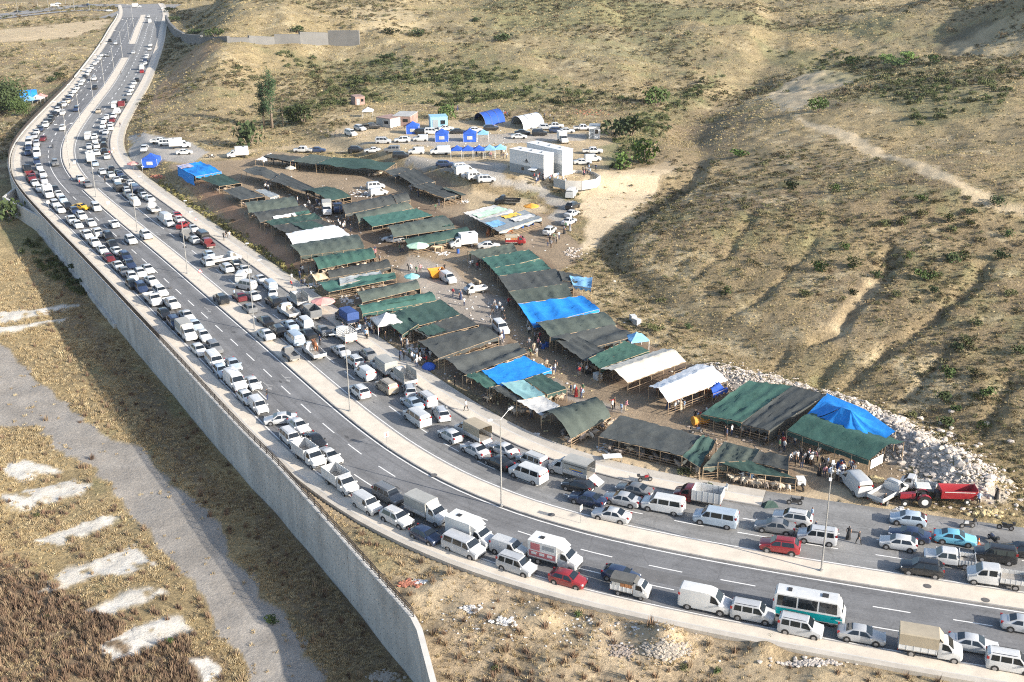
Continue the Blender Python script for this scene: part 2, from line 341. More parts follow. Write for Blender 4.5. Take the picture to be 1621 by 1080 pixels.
for q in [[(5,742),(40,730),(75,735),(95,745),(60,752),(40,760),(10,755)],[(0,780),(60,775),(110,762),(140,770),(120,785),(60,800),(10,812)],[(50,858),(100,840),(160,820),(200,818),(150,845),(90,862)],
          [(60,930),(110,905),(170,880),(225,866),(228,880),(250,895),(200,915),(160,912),(110,930)],[(125,970),(170,950),(240,925),(268,935),(230,955),(180,975)],
          [(160,1025),(200,1000),(285,978),(302,1000),(250,1025),(180,1050)],[(295,1045),(335,1035),(355,1060),(320,1085)],[(-10,495),(60,490),(100,480),(122,482),(90,492),(0,513)],[(-10,520),(60,512),(110,503),(100,510),(0,530)]]:
    PATCH.append((LIME, .93, q, .8))
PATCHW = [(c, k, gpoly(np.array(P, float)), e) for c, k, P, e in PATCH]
LIMEP = [P for c, k, P, e in PATCHW if c is LIME]
def land_colour(x, y, t, isl):
    n1 = fbm(x, y, 60., 31, 4); n2 = fbm(x, y, 14., 41, 4); n3 = fbm(x, y, 3.2, 51, 3)
    k = np.clip(.5+.9*n1+.7*n2, 0, 1)[:, None]; c = STRAW*(1-k)+SCRUB*k
    k = sst(.5*n1-.5*n2+.6*n3, .02, .45)[:, None]; c = c*(1-.75*k)+OLIVE*.75*k
    k = (sst(n2+.8*n3, .28, .6)*.7)[:, None]; c = c*(1-k)+PALE*k
    k = (sst(y, 300, 480)*(t > 0)*np.clip(.32+.5*n1, .05, .7))[:, None]; c = c*(1-k)+np.array([.21,.20,.115])*k
    k = (isl & (y < 300))[:, None]*np.clip(.55+1.2*n2[:, None], .1, .95); c = c*(1-k)+np.array([.37,.28,.145])*k
    al = np.ones(len(x))
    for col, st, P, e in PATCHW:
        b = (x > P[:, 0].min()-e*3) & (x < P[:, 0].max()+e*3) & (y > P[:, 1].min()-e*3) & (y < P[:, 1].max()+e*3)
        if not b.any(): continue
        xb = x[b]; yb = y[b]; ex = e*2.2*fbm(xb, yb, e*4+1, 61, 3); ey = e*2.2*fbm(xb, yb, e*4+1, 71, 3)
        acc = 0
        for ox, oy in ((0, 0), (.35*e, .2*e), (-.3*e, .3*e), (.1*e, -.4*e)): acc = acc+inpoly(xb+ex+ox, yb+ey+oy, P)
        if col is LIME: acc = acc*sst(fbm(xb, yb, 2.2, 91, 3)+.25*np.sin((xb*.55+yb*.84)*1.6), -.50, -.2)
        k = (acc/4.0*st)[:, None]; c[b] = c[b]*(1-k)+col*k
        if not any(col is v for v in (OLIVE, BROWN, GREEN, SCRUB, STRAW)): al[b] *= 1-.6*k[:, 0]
    ap_ = ((t < -13.4) & ~isl & (y < 140))[:, None]*np.clip(.6+.8*n2[:, None], .2, .95); c = c*(1-ap_)+np.array([.42,.33,.22])*ap_
    c *= (1+.22*n3+.14*n2)[:, None]
    return np.c_[np.clip(c, .02, .8), al]
th = np.r_[np.linspace(-62, -33, 40)[:-1], np.linspace(-33, 31, 700), np.linspace(31, 62, 40)[1:]]*math.pi/180
rr = np.geomspace(38, 2600, 860)
TH, RRr = np.meshgrid(th, rr); GX = (RRr*np.sin(TH)).ravel(); GY = (RRr*np.cos(TH)).ravel()
GZ = height(GX, GY, True, True)
t_ = HC['t']; w_ = HC['w']; isl_ = (w_ < 0) & (t_ < -13)
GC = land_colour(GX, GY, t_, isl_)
nr, nc = TH.shape
idx = np.arange(nr*nc).reshape(nr, nc)
F = np.stack([idx[:-1, :-1], idx[:-1, 1:], idx[1:, 1:], idx[1:, :-1]], -1).reshape(-1, 4)
me = bpy.data.meshes.new('terrain')
me.vertices.add(nr*nc); me.vertices.foreach_set('co', np.stack([GX, GY, GZ], 1).ravel())
me.loops.add(F.size); me.loops.foreach_set('vertex_index', F.ravel()); me.polygons.add(len(F))
me.polygons.foreach_set('loop_start', np.arange(len(F))*4); me.polygons.foreach_set('use_smooth', np.ones(len(F), bool)); me.update()
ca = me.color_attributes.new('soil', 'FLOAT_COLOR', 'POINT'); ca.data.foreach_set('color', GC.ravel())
def terrain_mat():
    m = bpy.data.materials.new('dry_soil_and_grass'); m.use_nodes = True; t = m.node_tree; n = t.nodes; b = n['Principled BSDF']
    b.inputs['Roughness'].default_value = .95; b.inputs['Specular IOR Level'].default_value = .15
    at_ = n.new('ShaderNodeAttribute'); at_.attribute_name = 'soil'; tc = n.new('ShaderNodeTexCoord')
    hs = None; val = None
    for sc, lo, hi, det in ((.35, .72, 1.28, 8), (2.2, .62, 1.38, 6)):
        nz = n.new('ShaderNodeTexNoise'); nz.inputs['Scale'].default_value = sc; nz.inputs['Detail'].default_value = det; nz.inputs['Roughness'].default_value = .7
        t.links.new(tc.outputs['Object'], nz.inputs['Vector']); mr = n.new('ShaderNodeMapRange')
        mr.inputs[1].default_value = .3; mr.inputs[2].default_value = .7; mr.inputs[3].default_value = lo; mr.inputs[4].default_value = hi
        t.links.new(nz.outputs['Fac'], mr.inputs[0])
        if val is None: val = mr.outputs[0]
        else:
            mm = n.new('ShaderNodeMath'); mm.operation = 'MULTIPLY'; t.links.new(val, mm.inputs[0]); t.links.new(mr.outputs[0], mm.inputs[1]); val = mm.outputs[0]
    mxa = n.new('ShaderNodeMix'); mxa.inputs[2].default_value = 1.0; t.links.new(at_.outputs['Alpha'], mxa.inputs[0]); t.links.new(val, mxa.inputs[3]); val = mxa.outputs[0]
    sv = n.new('ShaderNodeVectorMath'); sv.operation = 'SCALE'; t.links.new(at_.outputs['Color'], sv.inputs[0]); t.links.new(val, sv.inputs['Scale'])
    t.links.new(sv.outputs[0], b.inputs['Base Color'])
    nb = n.new('ShaderNodeTexNoise'); nb.inputs['Scale'].default_value = 1.6; nb.inputs['Detail'].default_value = 9; nb.inputs['Roughness'].default_value = .75
    t.links.new(tc.outputs['Object'], nb.inputs['Vector']); bp = n.new('ShaderNodeBump'); bp.inputs['Strength'].default_value = 1.0; bp.inputs['Distance'].default_value = .5
    t.links.new(nb.outputs['Fac'], bp.inputs['Height']); t.links.new(bp.outputs[0], b.inputs['Normal']); t.links.new(at_.outputs['Alpha'], bp.inputs['Strength'])
    return m
terrain = link('terrain', me, mats=terrain_mat()); tag(terrain, 'dry straw-coloured hills and dirt ground around the road', kind='structure')

# quick look-up of the land's height from its own grid
LR = np.log(rr); GZ2 = GZ.reshape(nr, nc)
def hz(x, y):
    x = np.asarray(x, float); y = np.asarray(y, float); a = np.arctan2(x, y); r_ = np.log(np.maximum(np.hypot(x, y), 38.1))
    i = np.clip(np.searchsorted(LR, r_)-1, 0, nr-2); j = np.clip(np.searchsorted(th, a)-1, 0, nc-2)
    u = np.clip((r_-LR[i])/(LR[i+1]-LR[i]), 0, 1); v = np.clip((a-th[j])/(th[j+1]-th[j]), 0, 1)
    return (GZ2[i, j]*(1-v)+GZ2[i, j+1]*v)*(1-u)+(GZ2[i+1, j]*(1-v)+GZ2[i+1, j+1]*v)*u
exact_height = height
def height(x, y, fine=True, keep=False): return hz(x, y)
# ------------------------------------------------------------------ road, median, pavements, walls
def asphalt(name, col):
    m = mat(name, col, .85, spec=.3); t = m.node_tree; n = t.nodes; b = n['Principled BSDF']; uv = n.new('ShaderNodeUVMap'); uv.uv_map = 'road'
    def noise(sx, sy, sc, lo, hi, det=5, a=.3, z=.7):
        mp = n.new('ShaderNodeMapping'); mp.inputs['Scale'].default_value = (sx, sy, 1); t.links.new(uv.outputs[0], mp.inputs[0]); nz = n.new('ShaderNodeTexNoise'); nz.inputs['Scale'].default_value = sc; nz.inputs['Detail'].default_value = det; nz.inputs['Roughness'].default_value = .65
        t.links.new(mp.outputs[0], nz.inputs['Vector']); mr = n.new('ShaderNodeMapRange'); mr.inputs[1].default_value = a; mr.inputs[2].default_value = z; mr.inputs[3].default_value = lo; mr.inputs[4].default_value = hi; t.links.new(nz.outputs['Fac'], mr.inputs[0]); return mr.outputs[0]
    def mul(a, c):
        q = n.new('ShaderNodeMath'); q.operation = 'MULTIPLY'; t.links.new(a, q.inputs[0]); t.links.new(c, q.inputs[1]); return q.outputs[0]
    v = mul(noise(.012, .55, 1.0, .80, 1.20, 3), noise(.25, .25, 1.0, .82, 1.18)); v = mul(v, noise(1, 1, 3.0, .85, 1.15)); v = mul(v, noise(.02, 1.6, 1.0, .72, 1.0, 3, .25, .42))
    vo = n.new('ShaderNodeTexVoronoi'); vo.feature = 'DISTANCE_TO_EDGE'; vo.inputs['Scale'].default_value = .16; nz2 = n.new('ShaderNodeTexNoise'); nz2.inputs['Scale'].default_value = .9; mxv = n.new('ShaderNodeVectorMath'); mxv.operation = 'ADD'; t.links.new(uv.outputs[0], nz2.inputs['Vector']); t.links.new(uv.outputs[0], mxv.inputs[0]); t.links.new(nz2.outputs['Color'], mxv.inputs[1]); t.links.new(mxv.outputs[0], vo.inputs['Vector'])
    mc = n.new('ShaderNodeMapRange'); mc.inputs[1].default_value = .004; mc.inputs[2].default_value = .016; mc.inputs[3].default_value = .84; mc.inputs[4].default_value = 1.0; t.links.new(vo.outputs['Distance'], mc.inputs[0]); v = mul(v, mc.outputs[0])
    sv = n.new('ShaderNodeVectorMath'); sv.operation = 'SCALE'; sv.inputs[0].default_value = col; t.links.new(v, sv.inputs['Scale']); t.links.new(sv.outputs[0], b.inputs['Base Color']); return m
M_ASPH = asphalt('asphalt', (.165,.165,.167)); M_ASPH2 = asphalt('asphalt_old', (.225,.222,.215))
M_PAVE = mat('cream_paving', (.60,.53,.435), .9, var=.14, vscale=.5, bump=.012, bscale=3)
M_PAVE2 = mat('grey_paving', (.46,.42,.36), .9, var=.18, vscale=.5, bump=.012, bscale=3)
M_KERB = mat('kerb_stone', (.30,.285,.265), .9, var=.25, vscale=1.0)
M_LINE = mat('road_paint', (.70,.69,.66), .8, var=.25, vscale=1.5)
M_YEL = mat('tactile_band', (.50,.43,.30), .9, var=.2, vscale=1.0)
def streaked(name, col):
    m = mat(name, col, .9, bump=.02, bscale=2.0); t = m.node_tree; n = t.nodes; b = n['Principled BSDF']; tc = n.new('ShaderNodeTexCoord'); out = None
    for sc, lo, hi, a, z in (((.6, .6, .06), .82, 1.05, .30, .62), ((.25, .25, .25), .84, 1.16, .3, .7), ((3, 3, 3), .9, 1.1, .3, .7)):
        mp = n.new('ShaderNodeMapping'); mp.inputs['Scale'].default_value = sc; t.links.new(tc.outputs['Object'], mp.inputs[0]); nz = n.new('ShaderNodeTexNoise'); nz.inputs['Scale'].default_value = 1.0; nz.inputs['Detail'].default_value = 6; t.links.new(mp.outputs[0], nz.inputs['Vector'])
        mr = n.new('ShaderNodeMapRange'); mr.inputs[1].default_value = a; mr.inputs[2].default_value = z; mr.inputs[3].default_value = lo; mr.inputs[4].default_value = hi; t.links.new(nz.outputs['Fac'], mr.inputs[0])
        if out is None: out = mr.outputs[0]
        else: q = n.new('ShaderNodeMath'); q.operation = 'MULTIPLY'; t.links.new(out, q.inputs[0]); t.links.new(mr.outputs[0], q.inputs[1]); out = q.outputs[0]
    sv = n.new('ShaderNodeVectorMath'); sv.operation = 'SCALE'; sv.inputs[0].default_value = col; t.links.new(out, sv.inputs['Scale']); t.links.new(sv.outputs[0], b.inputs['Base Color']); return m
M_CONC = streaked('concrete_wall', (.50,.48,.445))
M_CONC2 = mat('concrete_cap', (.52,.50,.46), .9, var=.15, vscale=.6)
M_RAIL = mat('dark_railing', (.045,.038,.034), .6)
M_STEEL = mat('galvanised_steel', (.42,.42,.41), .45, metal=.6, var=.1, vscale=2)
M_WHITE = mat('white_paint', (.75,.75,.74), .5)
M_DARK = mat('dark_metal', (.04,.04,.042), .5)
def strip(name, s0, s1, t0, t1, z, m, thick=None, step=3.0, parent=None, tf=None):
    S = np.arange(s0, s1, step); S = np.r_[S, s1]
    a = on_road(S, t0); b = on_road(S, t1); mb = MB()
    P = [[(*a[i], z), (*b[i], z)] for i in range(len(S))]
    if thick is not None: P = [[(*a[i], z-thick), (*a[i], z), (*b[i], z), (*b[i], z-thick)] for i in range(len(S))]
    mb.grid([p[::-1] for p in P]); o = mb.build(name, m, parent, smooth=False)
    if thick is None:
        uvs = []; ul = o.data.uv_layers.new(name='road'); nv = len(S); vv = np.empty((nv*2, 2)); vv[0::2, 0] = S; vv[1::2, 0] = S; vv[0::2, 1] = t1; vv[1::2, 1] = t0
        li = np.empty(len(o.data.loops), int); o.data.loops.foreach_get('vertex_index', li); ul.data.foreach_set('uv', vv[li].ravel())
    return o
S0, S1 = 0.0, SL[-1]
def s_of(px, py, z=0.0): return sdist(*img([(px, py)], z).T, ROAD)[1][0]
# gaps of the median
G1a, G1b = s_of(134, 301), s_of(120, 285); G2a, G2b = s_of(196, 92), s_of(203, 70); G3 = s_of(226, 24)
rd = strip('road_towards_viewer', S0, S1, T_LK, T_M0+.05, 0.0, M_ASPH); tag(rd, 'grey asphalt carriageway beside the retaining wall', kind='structure')
rd2 = strip('road_away', S0, S1, T_M1-.05, T_RK, 0.0, M_ASPH2); tag(rd2, 'worn grey asphalt carriageway beside the market', kind='structure')
for a, b in ((G1a, G1b), (G2a, G2b), (G3, S1)):
    o = strip('road_crossing', a-.5, b+.5, T_M0, T_M1, -.006, M_ASPH); tag(o, 'asphalt gap in the median', kind='structure')
for a, b in ((S0, G1a), (G1b, G2a), (G2b, G3)):
    o = strip('median', a, b, T_M0+.2, T_M1-.2, .15, M_PAVE, .4); tag(o, 'raised cream paved median strip', kind='structure')
    for t0, t1 in ((T_M0, T_M0+.2), (T_M1-.2, T_M1)):
        strip('kerb', a, b, t0, t1, .156, M_KERB, .4, parent=o)
    for e, sg in ((a, -1), (b, 1)):
        if e > S0:
            P = on_road(np.array([e, e]), np.array([T_M0+.02, T_M1-.02])); q = P+TAN[min(len(TAN)-1, int(e/4))]*sg*.25
            mb = MB(); mb.hexa([(*P[0], -.2), (*P[1], -.2), (*q[1], -.2), (*q[0], -.2)], [(*P[0], .152), (*P[1], .152), (*q[1], .152), (*q[0], .152)]); mb.build('kerb', M_KERB, o)
pl = strip('pavement_left', S0, S1, T_LK-1.75, T_LK-.2, .14, M_PAVE, .5); tag(pl, 'cream cycle path and pavement beside the retaining wall', kind='structure')
strip('kerb', S0, S1, T_LK-.2, T_LK, .145, M_KERB, .5, parent=pl); strip('edge_band', S0, S1, T_LW, T_LK-1.9, .135, M_PAVE2, .7, parent=pl); strip('line_band', S0, S1, T_LK-1.9, T_LK-1.75, .144, M_CONC2, .5, parent=pl)
sR0, sR1 = s_of(1205, 802), SL[-1]
pr = strip('pavement_right', sR0, sR1, T_RK+.2, T_RK+2.0, .14, M_PAVE, .5); tag(pr, 'cream pavement between the road and the market', kind='structure')
strip('kerb', sR0, sR1, T_RK, T_RK+.2, .147, M_KERB, .5, parent=pr); strip('line_band', sR0, sR1, T_RK+2.0, T_RK+2.25, .143, M_CONC2, .5, parent=pr)
strip('edge_band', sR0, sR1, T_RK+2.25, T_RW, .138, M_PAVE2, .7, parent=pr); strip('yellow_band', s_of(480, 440), sR1, T_RW-.35, T_RW-.05, .145, M_YEL, .5, parent=pr)
ap = strip('roadside_apron', S0, sR0, T_RK, T_RW+.1, -.012, M_ASPH2); tag(ap, 'worn asphalt lay-by between the road and the market', kind='structure')
# markings: every dash a piece of its own carriageway
def marks(parent, t, s0, s1, per, ln, wd, skip=()):
    s = s0
    while s+ln < s1:
        if not any(a < s < b for a, b in skip):
            A = on_road(np.array([s, s+ln/2, s+ln]), t-wd/2); B = on_road(np.array([s, s+ln/2, s+ln]), t+wd/2); mb = MB()
            mb.grid([[(*B[i], .006), (*A[i], .006)] for i in range(3)]); mb.build('lane_dash', M_LINE, parent)
        s += per
sF = s_of(100, 300); sN = s_of(1621, 968)-12
marks(rd, -3.55, sN, sF+60, 7.6, 3.6, .17); marks(rd, -7.1, sN, s_of(300, 445), 7.6, 3.6, .17)
marks(rd2, 6.6, sN, s_of(170, 300), 7.6, 3.6, .17); marks(rd2, 9.9, sN, s_of(1150, 840), 7.6, 3.6, .17)
marks(rd, -3.55, sF+64, S1-60, 11, 4.2, .28); marks(rd, -7.1, sF+64, S1-60, 11, 4.2, .28); marks(rd2, 6.6, s_of(170, 300)+4, S1-60, 11, 4.2, .28); marks(rd2, 9.9, s_of(200, 160), S1-60, 11, 4.2, .28)
for par, t, a, b in ((rd, -.32, S0, G1a), (rd, -.32, G1b, G2a), (rd2, 3.52, S0, G1a), (rd2, 3.52, G1b, G2a), (rd, -10.45, S0, s_of(60, 320)), (rd, -.32, G2b, G3), (rd2, 3.52, G2b, G3)):
    strip('edge_line', a, b, t-.09, t+.09, .006, M_LINE, parent=par)
strip('solid_line', s_of(110, 305), s_of(80, 262), -3.64, -3.46, .007, M_LINE, parent=rd)
strip('solid_line', s_of(245, 360), s_of(160, 295), 6.5, 6.7, .007, M_LINE, parent=rd2)
# lane arrows and manhole covers, drain patches
M_ARROW = mat('worn_road_paint', (.30,.295,.285), .85, var=.3, vscale=2)
def arrow(parent, px, py, flip=False):
    p = plane([(px, py)])[0]; s = sdist([p[0]], [p[1]], ROAD)[1][0]; h = road_heading(s)+(math.pi if flip else 0)
    mb = MB(); mb.add([(-2,-.08,.007),(.6,-.08,.007),(.6,.08,.007),(-2,.08,.007)], [(0,1,2,3)]); mb.add([(.6,-.35,.007),(1.6,0,.007),(.6,.35,.007)], [(0,1,2)])
    mb.add([(-.9,.08,.007),(-.5,.08,.007),(0.1,.7,.007),(-.1,.8,.007)], [(0,1,2,3)])
    mb.build('lane_arrow', M_ARROW, parent, (p[0], p[1], 0), h)
arrow(rd, 453, 600, True); arrow(rd, 424, 612, True); arrow(rd2, 272, 365); arrow(rd, 329, 491, True); arrow(rd2, 250, 370); arrow(rd2, 186, 317); arrow(rd2, 181, 300)
M_OIL = mat('oil_stain', (.075,.072,.07), .7, var=.3, vscale=1.5); M_PATCH = mat('fresh_asphalt', (.135,.133,.132), .9, var=.2, vscale=1.0)
rgp = random.Random(5)
for k in range(46):
    par, lo, hi = (rd, -10.3, -.6) if k % 2 else (rd2, 3.7, 12.9)
    s = rgp.uniform(sN, sN+330); t0 = rgp.uniform(lo, hi); n_ = 9; L_ = rgp.uniform(.25, .9); W_ = L_*rgp.uniform(.25, .7)
    c = on_road(np.array([s]), t0)[0]; h = road_heading(s); mb = MB(); pts = []
    for i in range(n_): a = 2*math.pi*i/n_; rr2 = rgp.uniform(.7, 1.2); x, y = L_*rr2*math.cos(a), W_*rr2*math.sin(a); pts.append((x*math.cos(h)-y*math.sin(h)+c[0], x*math.sin(h)+y*math.cos(h)+c[1], .004))
    mb.add(pts, [tuple(range(n_))]); mb.build('oil_stain', M_OIL, par)
for k, (s_a, s_b, t_a, t_b, par) in enumerate([(40, 52, -6.4, -4.2, rd), (95, 99, -3.2, -.7, rd), (150, 163, -6.9, -5.6, rd), (70, 73, 3.8, 9.5, rd2), (118, 134, 7.0, 8.4, rd2), (205, 209, 3.8, 12.9, rd2), (230, 252, -2.8, -1.4, rd)]):
    strip('asphalt_patch', sN+s_a, sN+s_b, t_a, t_b, .003, M_PATCH, parent=par)
M_IRON = mat('cast_iron', (.12,.115,.11), .7)
for px, py, z in ((1468, 928, .152), (873, 815, .152), (687, 752, .152), (1560, 950, .152), (269, 455, .152)):
    p = plane([(px, py)], z)[0]; mb = MB(); mb.cyl((0, 0, 0), (0, 0, 1), .42, .03, 14); mb.cyl((0, 0, .012), (0, 0, 1), .3, .03, 12); o = mb.build('manhole_cover', M_IRON, None, p)
    tag(o, {1468: 'round iron manhole cover in the median near the black car', 873: 'iron manhole cover in the median left of the white saloon', 687: 'iron manhole cover in the median above the grey box truck', 1560: 'iron manhole cover in the median beside the right edge', 269: 'iron manhole cover far along the median'}[px], 'manhole')
# ---- the tall concrete retaining wall
def wall_run(P, zt, zb, th, name, m, parent=None, side=1):
    P = np.asarray(P); d = np.gradient(P, axis=0); d /= np.linalg.norm(d, axis=1)[:, None]; n = np.stack([-d[:, 1], d[:, 0]], 1)*side
    zt = np.broadcast_to(zt, len(P)); zb = np.broadcast_to(zb, len(P)); mb = MB(); rows = []
    for i in range(len(P)):
        a = P[i]; b = P[i]+n[i]*th; bt = P[i]+n[i]*(th)
        rows.append([(*bt, zb[i]), (*b, zt[i]), (*a, zt[i]), (*a, zb[i])])
    mb.grid(rows); mb.add(rows[0], [(0, 1, 2, 3)]); mb.add(rows[-1], [(3, 2, 1, 0)])
    return mb.build(name, m, parent, smooth=False)
rw = empty('retaining_wall', (*Wp[0], -7)); tag(rw, 'tall concrete retaining wall with dark railing along the left side of the road', 'wall')
WR = resample(WALL, 2.0); wd_, ws_ = sdist(WR[:, 0], WR[:, 1], ROAD)
wn = np.gradient(WR, axis=0); wn /= np.linalg.norm(wn, axis=1)[:, None]; wl = np.stack([-wn[:, 1], wn[:, 0]], 1)
zlow = exact_height(WR[:, 0]+wl[:, 0]*1.5, WR[:, 1]+wl[:, 1]*1.5, False)
def local(o, P): return P
inv = Vector(rw.location)
def child(o): o.parent = rw; o.location = o.location-inv; return o
i_ret = int(45/2)+1
d0 = np.linalg.norm(WR-Wp[0], axis=1); i_ret = int(np.argmin(d0))
ztop = np.full(len(WR), S_WALLTOP); ztop[:i_ret] = np.interp(np.arange(i_ret), [0, i_ret-6, i_ret], [-4.0, -.6, S_WALLTOP])
k = 0; panel = 4
while k < len(WR)-1:
    e = min(k+panel, len(WR)-1)
    if k < i_ret < e: e = i_ret
    seg = slice(k, e+1); off = .012*((k//panel) % 2)
    P = WR[seg]+wl[seg]*off
    P = P.copy(); dv = P[-1]-P[-2]; P[-1] = P[-1]-dv/np.linalg.norm(dv)*.06
    child(wall_run(P, ztop[seg], zlow[seg]-1.5, .45, 'wall_panel', M_CONC))
    k = e
def offset(P, n, d): return P+n*d
core = WR[2:-2]+wl[2:-2]*.06; child(wall_run(core, ztop[2:-2]-.04, zlow[2:-2]-1.6, .33, 'joint_backing', mat('joint_dark', (.10,.10,.10), .95)))
child(wall_run(WR[:i_ret+1]-wl[:i_ret+1]*.06, ztop[:i_ret+1]+.10, ztop[:i_ret+1]+.004, .58, 'coping', M_CONC2)); child(wall_run(WR[i_ret:]-wl[i_ret:]*.06, ztop[i_ret:]+.10, ztop[i_ret:]+.004, .58, 'coping', M_CONC2))
# footing visible along the base further along
child(wall_run((WR+wl*.45)[i_ret+60:i_ret+115], zlow[i_ret+60:i_ret+115]+.9, zlow[i_ret+60:i_ret+115]-1.2, .55, 'footing', M_CONC))
# railing: posts and rails
rl = WR[i_ret:]+wl[i_ret:]*.2; n_r = len(rl); zr = S_WALLTOP+.10
PM = MB(); PM.box(-.035, .035, -.035, .035, 0, 1.05); pmesh = PM.mesh('post'); pmesh.materials.append(M_RAIL)
for i in range(0, min(n_r, 300)):
    o = link('post', pmesh, rw, Vector((*rl[i], zr))-inv)
    dr = wn[i_ret+i]; o.rotation_euler = (0, 0, math.atan2(dr[1], dr[0]))
for z in (.25, .5, .75, 1.03):
    mb = MB(); h = .035 if z > 1 else .02
    mb.grid([[(*p, zr+z-h), (*p, zr+z+h)] for p in rl]); mb.grid([[(*(p+wl[i_ret+j]*.05), zr+z-h), (*(p+wl[i_ret+j]*.05), zr+z+h)] for j, p in enumerate(rl)]); mb.grid([[(*p, zr+z+h), (*(p+wl[i_ret+j]*.05), zr+z+h)] for j, p in enumerate(rl)])
    child(mb.build('rail', M_RAIL))
# infill bars, so fine that they read as a dark band beyond the first stretch
mb = MB(); pts = np.vstack([resample(rl[:46], .34), resample(rl[45:], .12)])
for p in pts: mb.box(p[0]-.024, p[0]+.024, p[1]-.024, p[1]+.024, zr+.06, zr+1.0)
o = child(mb.build('railing_bars', M_RAIL)); o['kind'] = 'stuff'
mb = MB()
for i in range(i_ret+1, len(WR)-1, 1):
    for zz in np.arange(zlow[i]+1.0, S_WALLTOP-.3, 1.25):
        for ff in (0.0, .5):
            p = WR[i]*(1-ff)+WR[i+1]*ff+wl[i]*.475; u = wn[i]*.05; mb.add([(*(p-u), zz-.05), (*(p+u), zz-.05), (*(p+u), zz+.05), (*(p-u), zz+.05)], [(0, 3, 2, 1)])
o = child(mb.build('tie_holes', mat('joint_dark', (.10,.10,.10)))); o['kind'] = 'stuff'
# old concrete wing wall where the stream ducts under the road
wg = empty('wing_wall', (0, 0, 0)); tag(wg, 'pale stained concrete wing wall with rubble behind it at the left edge', 'wall')
a, b, c = plane([(72, 352), (8, 314), (40, 292)], -1.2)[:, :2]
def slab(P, Q, z0, z1, th, name, m, parent):
    P = np.array(P); Q = np.array(Q); d = (Q-P)/np.linalg.norm(Q-P); n = np.array([-d[1], d[0]])*th; mb = MB()
    z1 = z1 if isinstance(z1, (tuple, list)) else (z1, z1)
    mb.hexa([(*P, z0), (*Q, z0), (*(Q+n), z0), (*(P+n), z0)], [(*P, z1[0]), (*Q, z1[1]), (*(Q+n), z1[1]), (*(P+n), z1[0])]); return mb.build(name, m, parent)
slab(a, b, -8, (-.2, -.8), .6, 'wall_panel', M_CONC2, wg); slab(b, b+(c-b)*1.0, -8, (-.8, -.4), .6, 'wall_panel', M_CONC2, wg)
# grey retaining wall on the far hillside beside the road
fw = empty('hillside_wall', (0, 0, 0)); tag(fw, 'long stepped grey concrete retaining wall on the far hillside', 'wall')
fp = [(262,36),(268,48),(277,58),(290,66),(318,70),(360,68),(395,68),(435,70),(476,70),(520,71),(569,71)]
tp = [(263,28),(270,36),(282,46),(298,58),(322,62),(360,63),(395,62),(435,57),(476,54),(520,53),(569,56)]
FP = ground_at(np.array(fp, float), 0, False)
M_FW = mat('grey_concrete_far', (.15,.15,.148), .9, var=.15, vscale=.2)
for i in range(len(fp)-1):
    hgt = [4.2, 4.2, 4.0, 3.6, 2.6, 2.0, 2.8, 3.8, 4.8, 5.6][i]; z0 = min(FP[i][2], FP[i+1][2])
    slab(FP[i][:2], FP[i+1][:2], z0-3, (FP[i][2]+hgt, FP[i+1][2]+hgt), 1.2, 'wall_panel', M_FW, fw)
# low block wall / fence along the left pavement beyond the railing
lb = empty('pavement_parapet', (0, 0, 0)); tag(lb, 'low pale kerb wall along the far left pavement', 'wall')
Sx = np.arange(sEnd+2, S1-70, 6.0)
for i in range(len(Sx)-1):
    A, B = on_road(np.array([Sx[i], Sx[i+1]-.05]), T_LW-.35); slab(A, B, -1.0, .55, .35, 'block', M_CONC2, lb)
# side road far off at the top left
M_ASPH3 = mat('asphalt_far', (.22,.215,.21), .9, var=.15, vscale=.1)
def ribbon(name, pts, wdt, z, m, label):
    P = img(pts); P = resample(spline(P, 8.0, 0), 10.0); d = np.gradient(P, axis=0); d /= np.linalg.norm(d, axis=1)[:, None]; n = np.stack([d[:, 1], -d[:, 0]], 1)
    zz = np.maximum(height(P[:, 0], P[:, 1], False), 0)*0+z; mb = MB(); mb.grid([[(*(P[i]-n[i]*wdt/2), zz[i]), (*(P[i]+n[i]*wdt/2), zz[i])] for i in range(len(P))])
    o = mb.build(name, m); tag(o, label, kind='structure'); return o
ribbon('side_road', [(-60,31),(0,25),(60,17),(110,11),(160,8),(230,11),(275,11)], 18, .06, M_ASPH3, 'far asphalt road crossing at the top of the picture')
ribbon('slip_road', [(-60,36),(0,29.5),(60,22.5),(110,17.5),(150,16),(190,18)], 7, .08, M_ASPH3, 'far slip road running below the crossing road')
ribbon('junction', [(200,28),(222,20),(238,12),(252,6)], 34, .03, M_ASPH3, 'far road junction at the top of the carriageways')
# ---- lamp posts on the median
lamp_px = [(211.4,42.2),(205.2,69.6),(194,90.4),(181.2,115.6),(165.5,136.3),(148.6,164.4),(127.1,192.6),(106.7,224.4),(111,266.7),(152.3,311.9),(217.8,367),(297,433),(403,523),(554,651),(793.8,801),(1300,903.5)]
def lamp_mesh():
    A = MB(); A.tube((0, 0, 0), (0, 0, 11.4), .11, .055, 8); A.cyl((0, 0, .1), (0, 0, 1), .2, .2, 8)
    B = MB()
    for sg in (1, -1): B.tube((0, 0, 11.2), (0, sg*1.7, 11.9), .045, .04, 6)
    C = MB()
    for sg in (1,):
        C.add([(-.16,-.0,-.05),(.16,0,-.05),(.13,.75,.06),(-.13,.75,.06),(-.13,0,.07),(.13,0,.07),(.10,.72,.13),(-.10,.72,.13)], [(0,3,2,1),(4,5,6,7),(0,1,5,4),(1,2,6,5),(2,3,7,6),(3,0,4,7)])
    return A.mesh('pole', angle=40), B.mesh('arm'), C.mesh('lamp_head')
LA, LB_, LC = lamp_mesh()
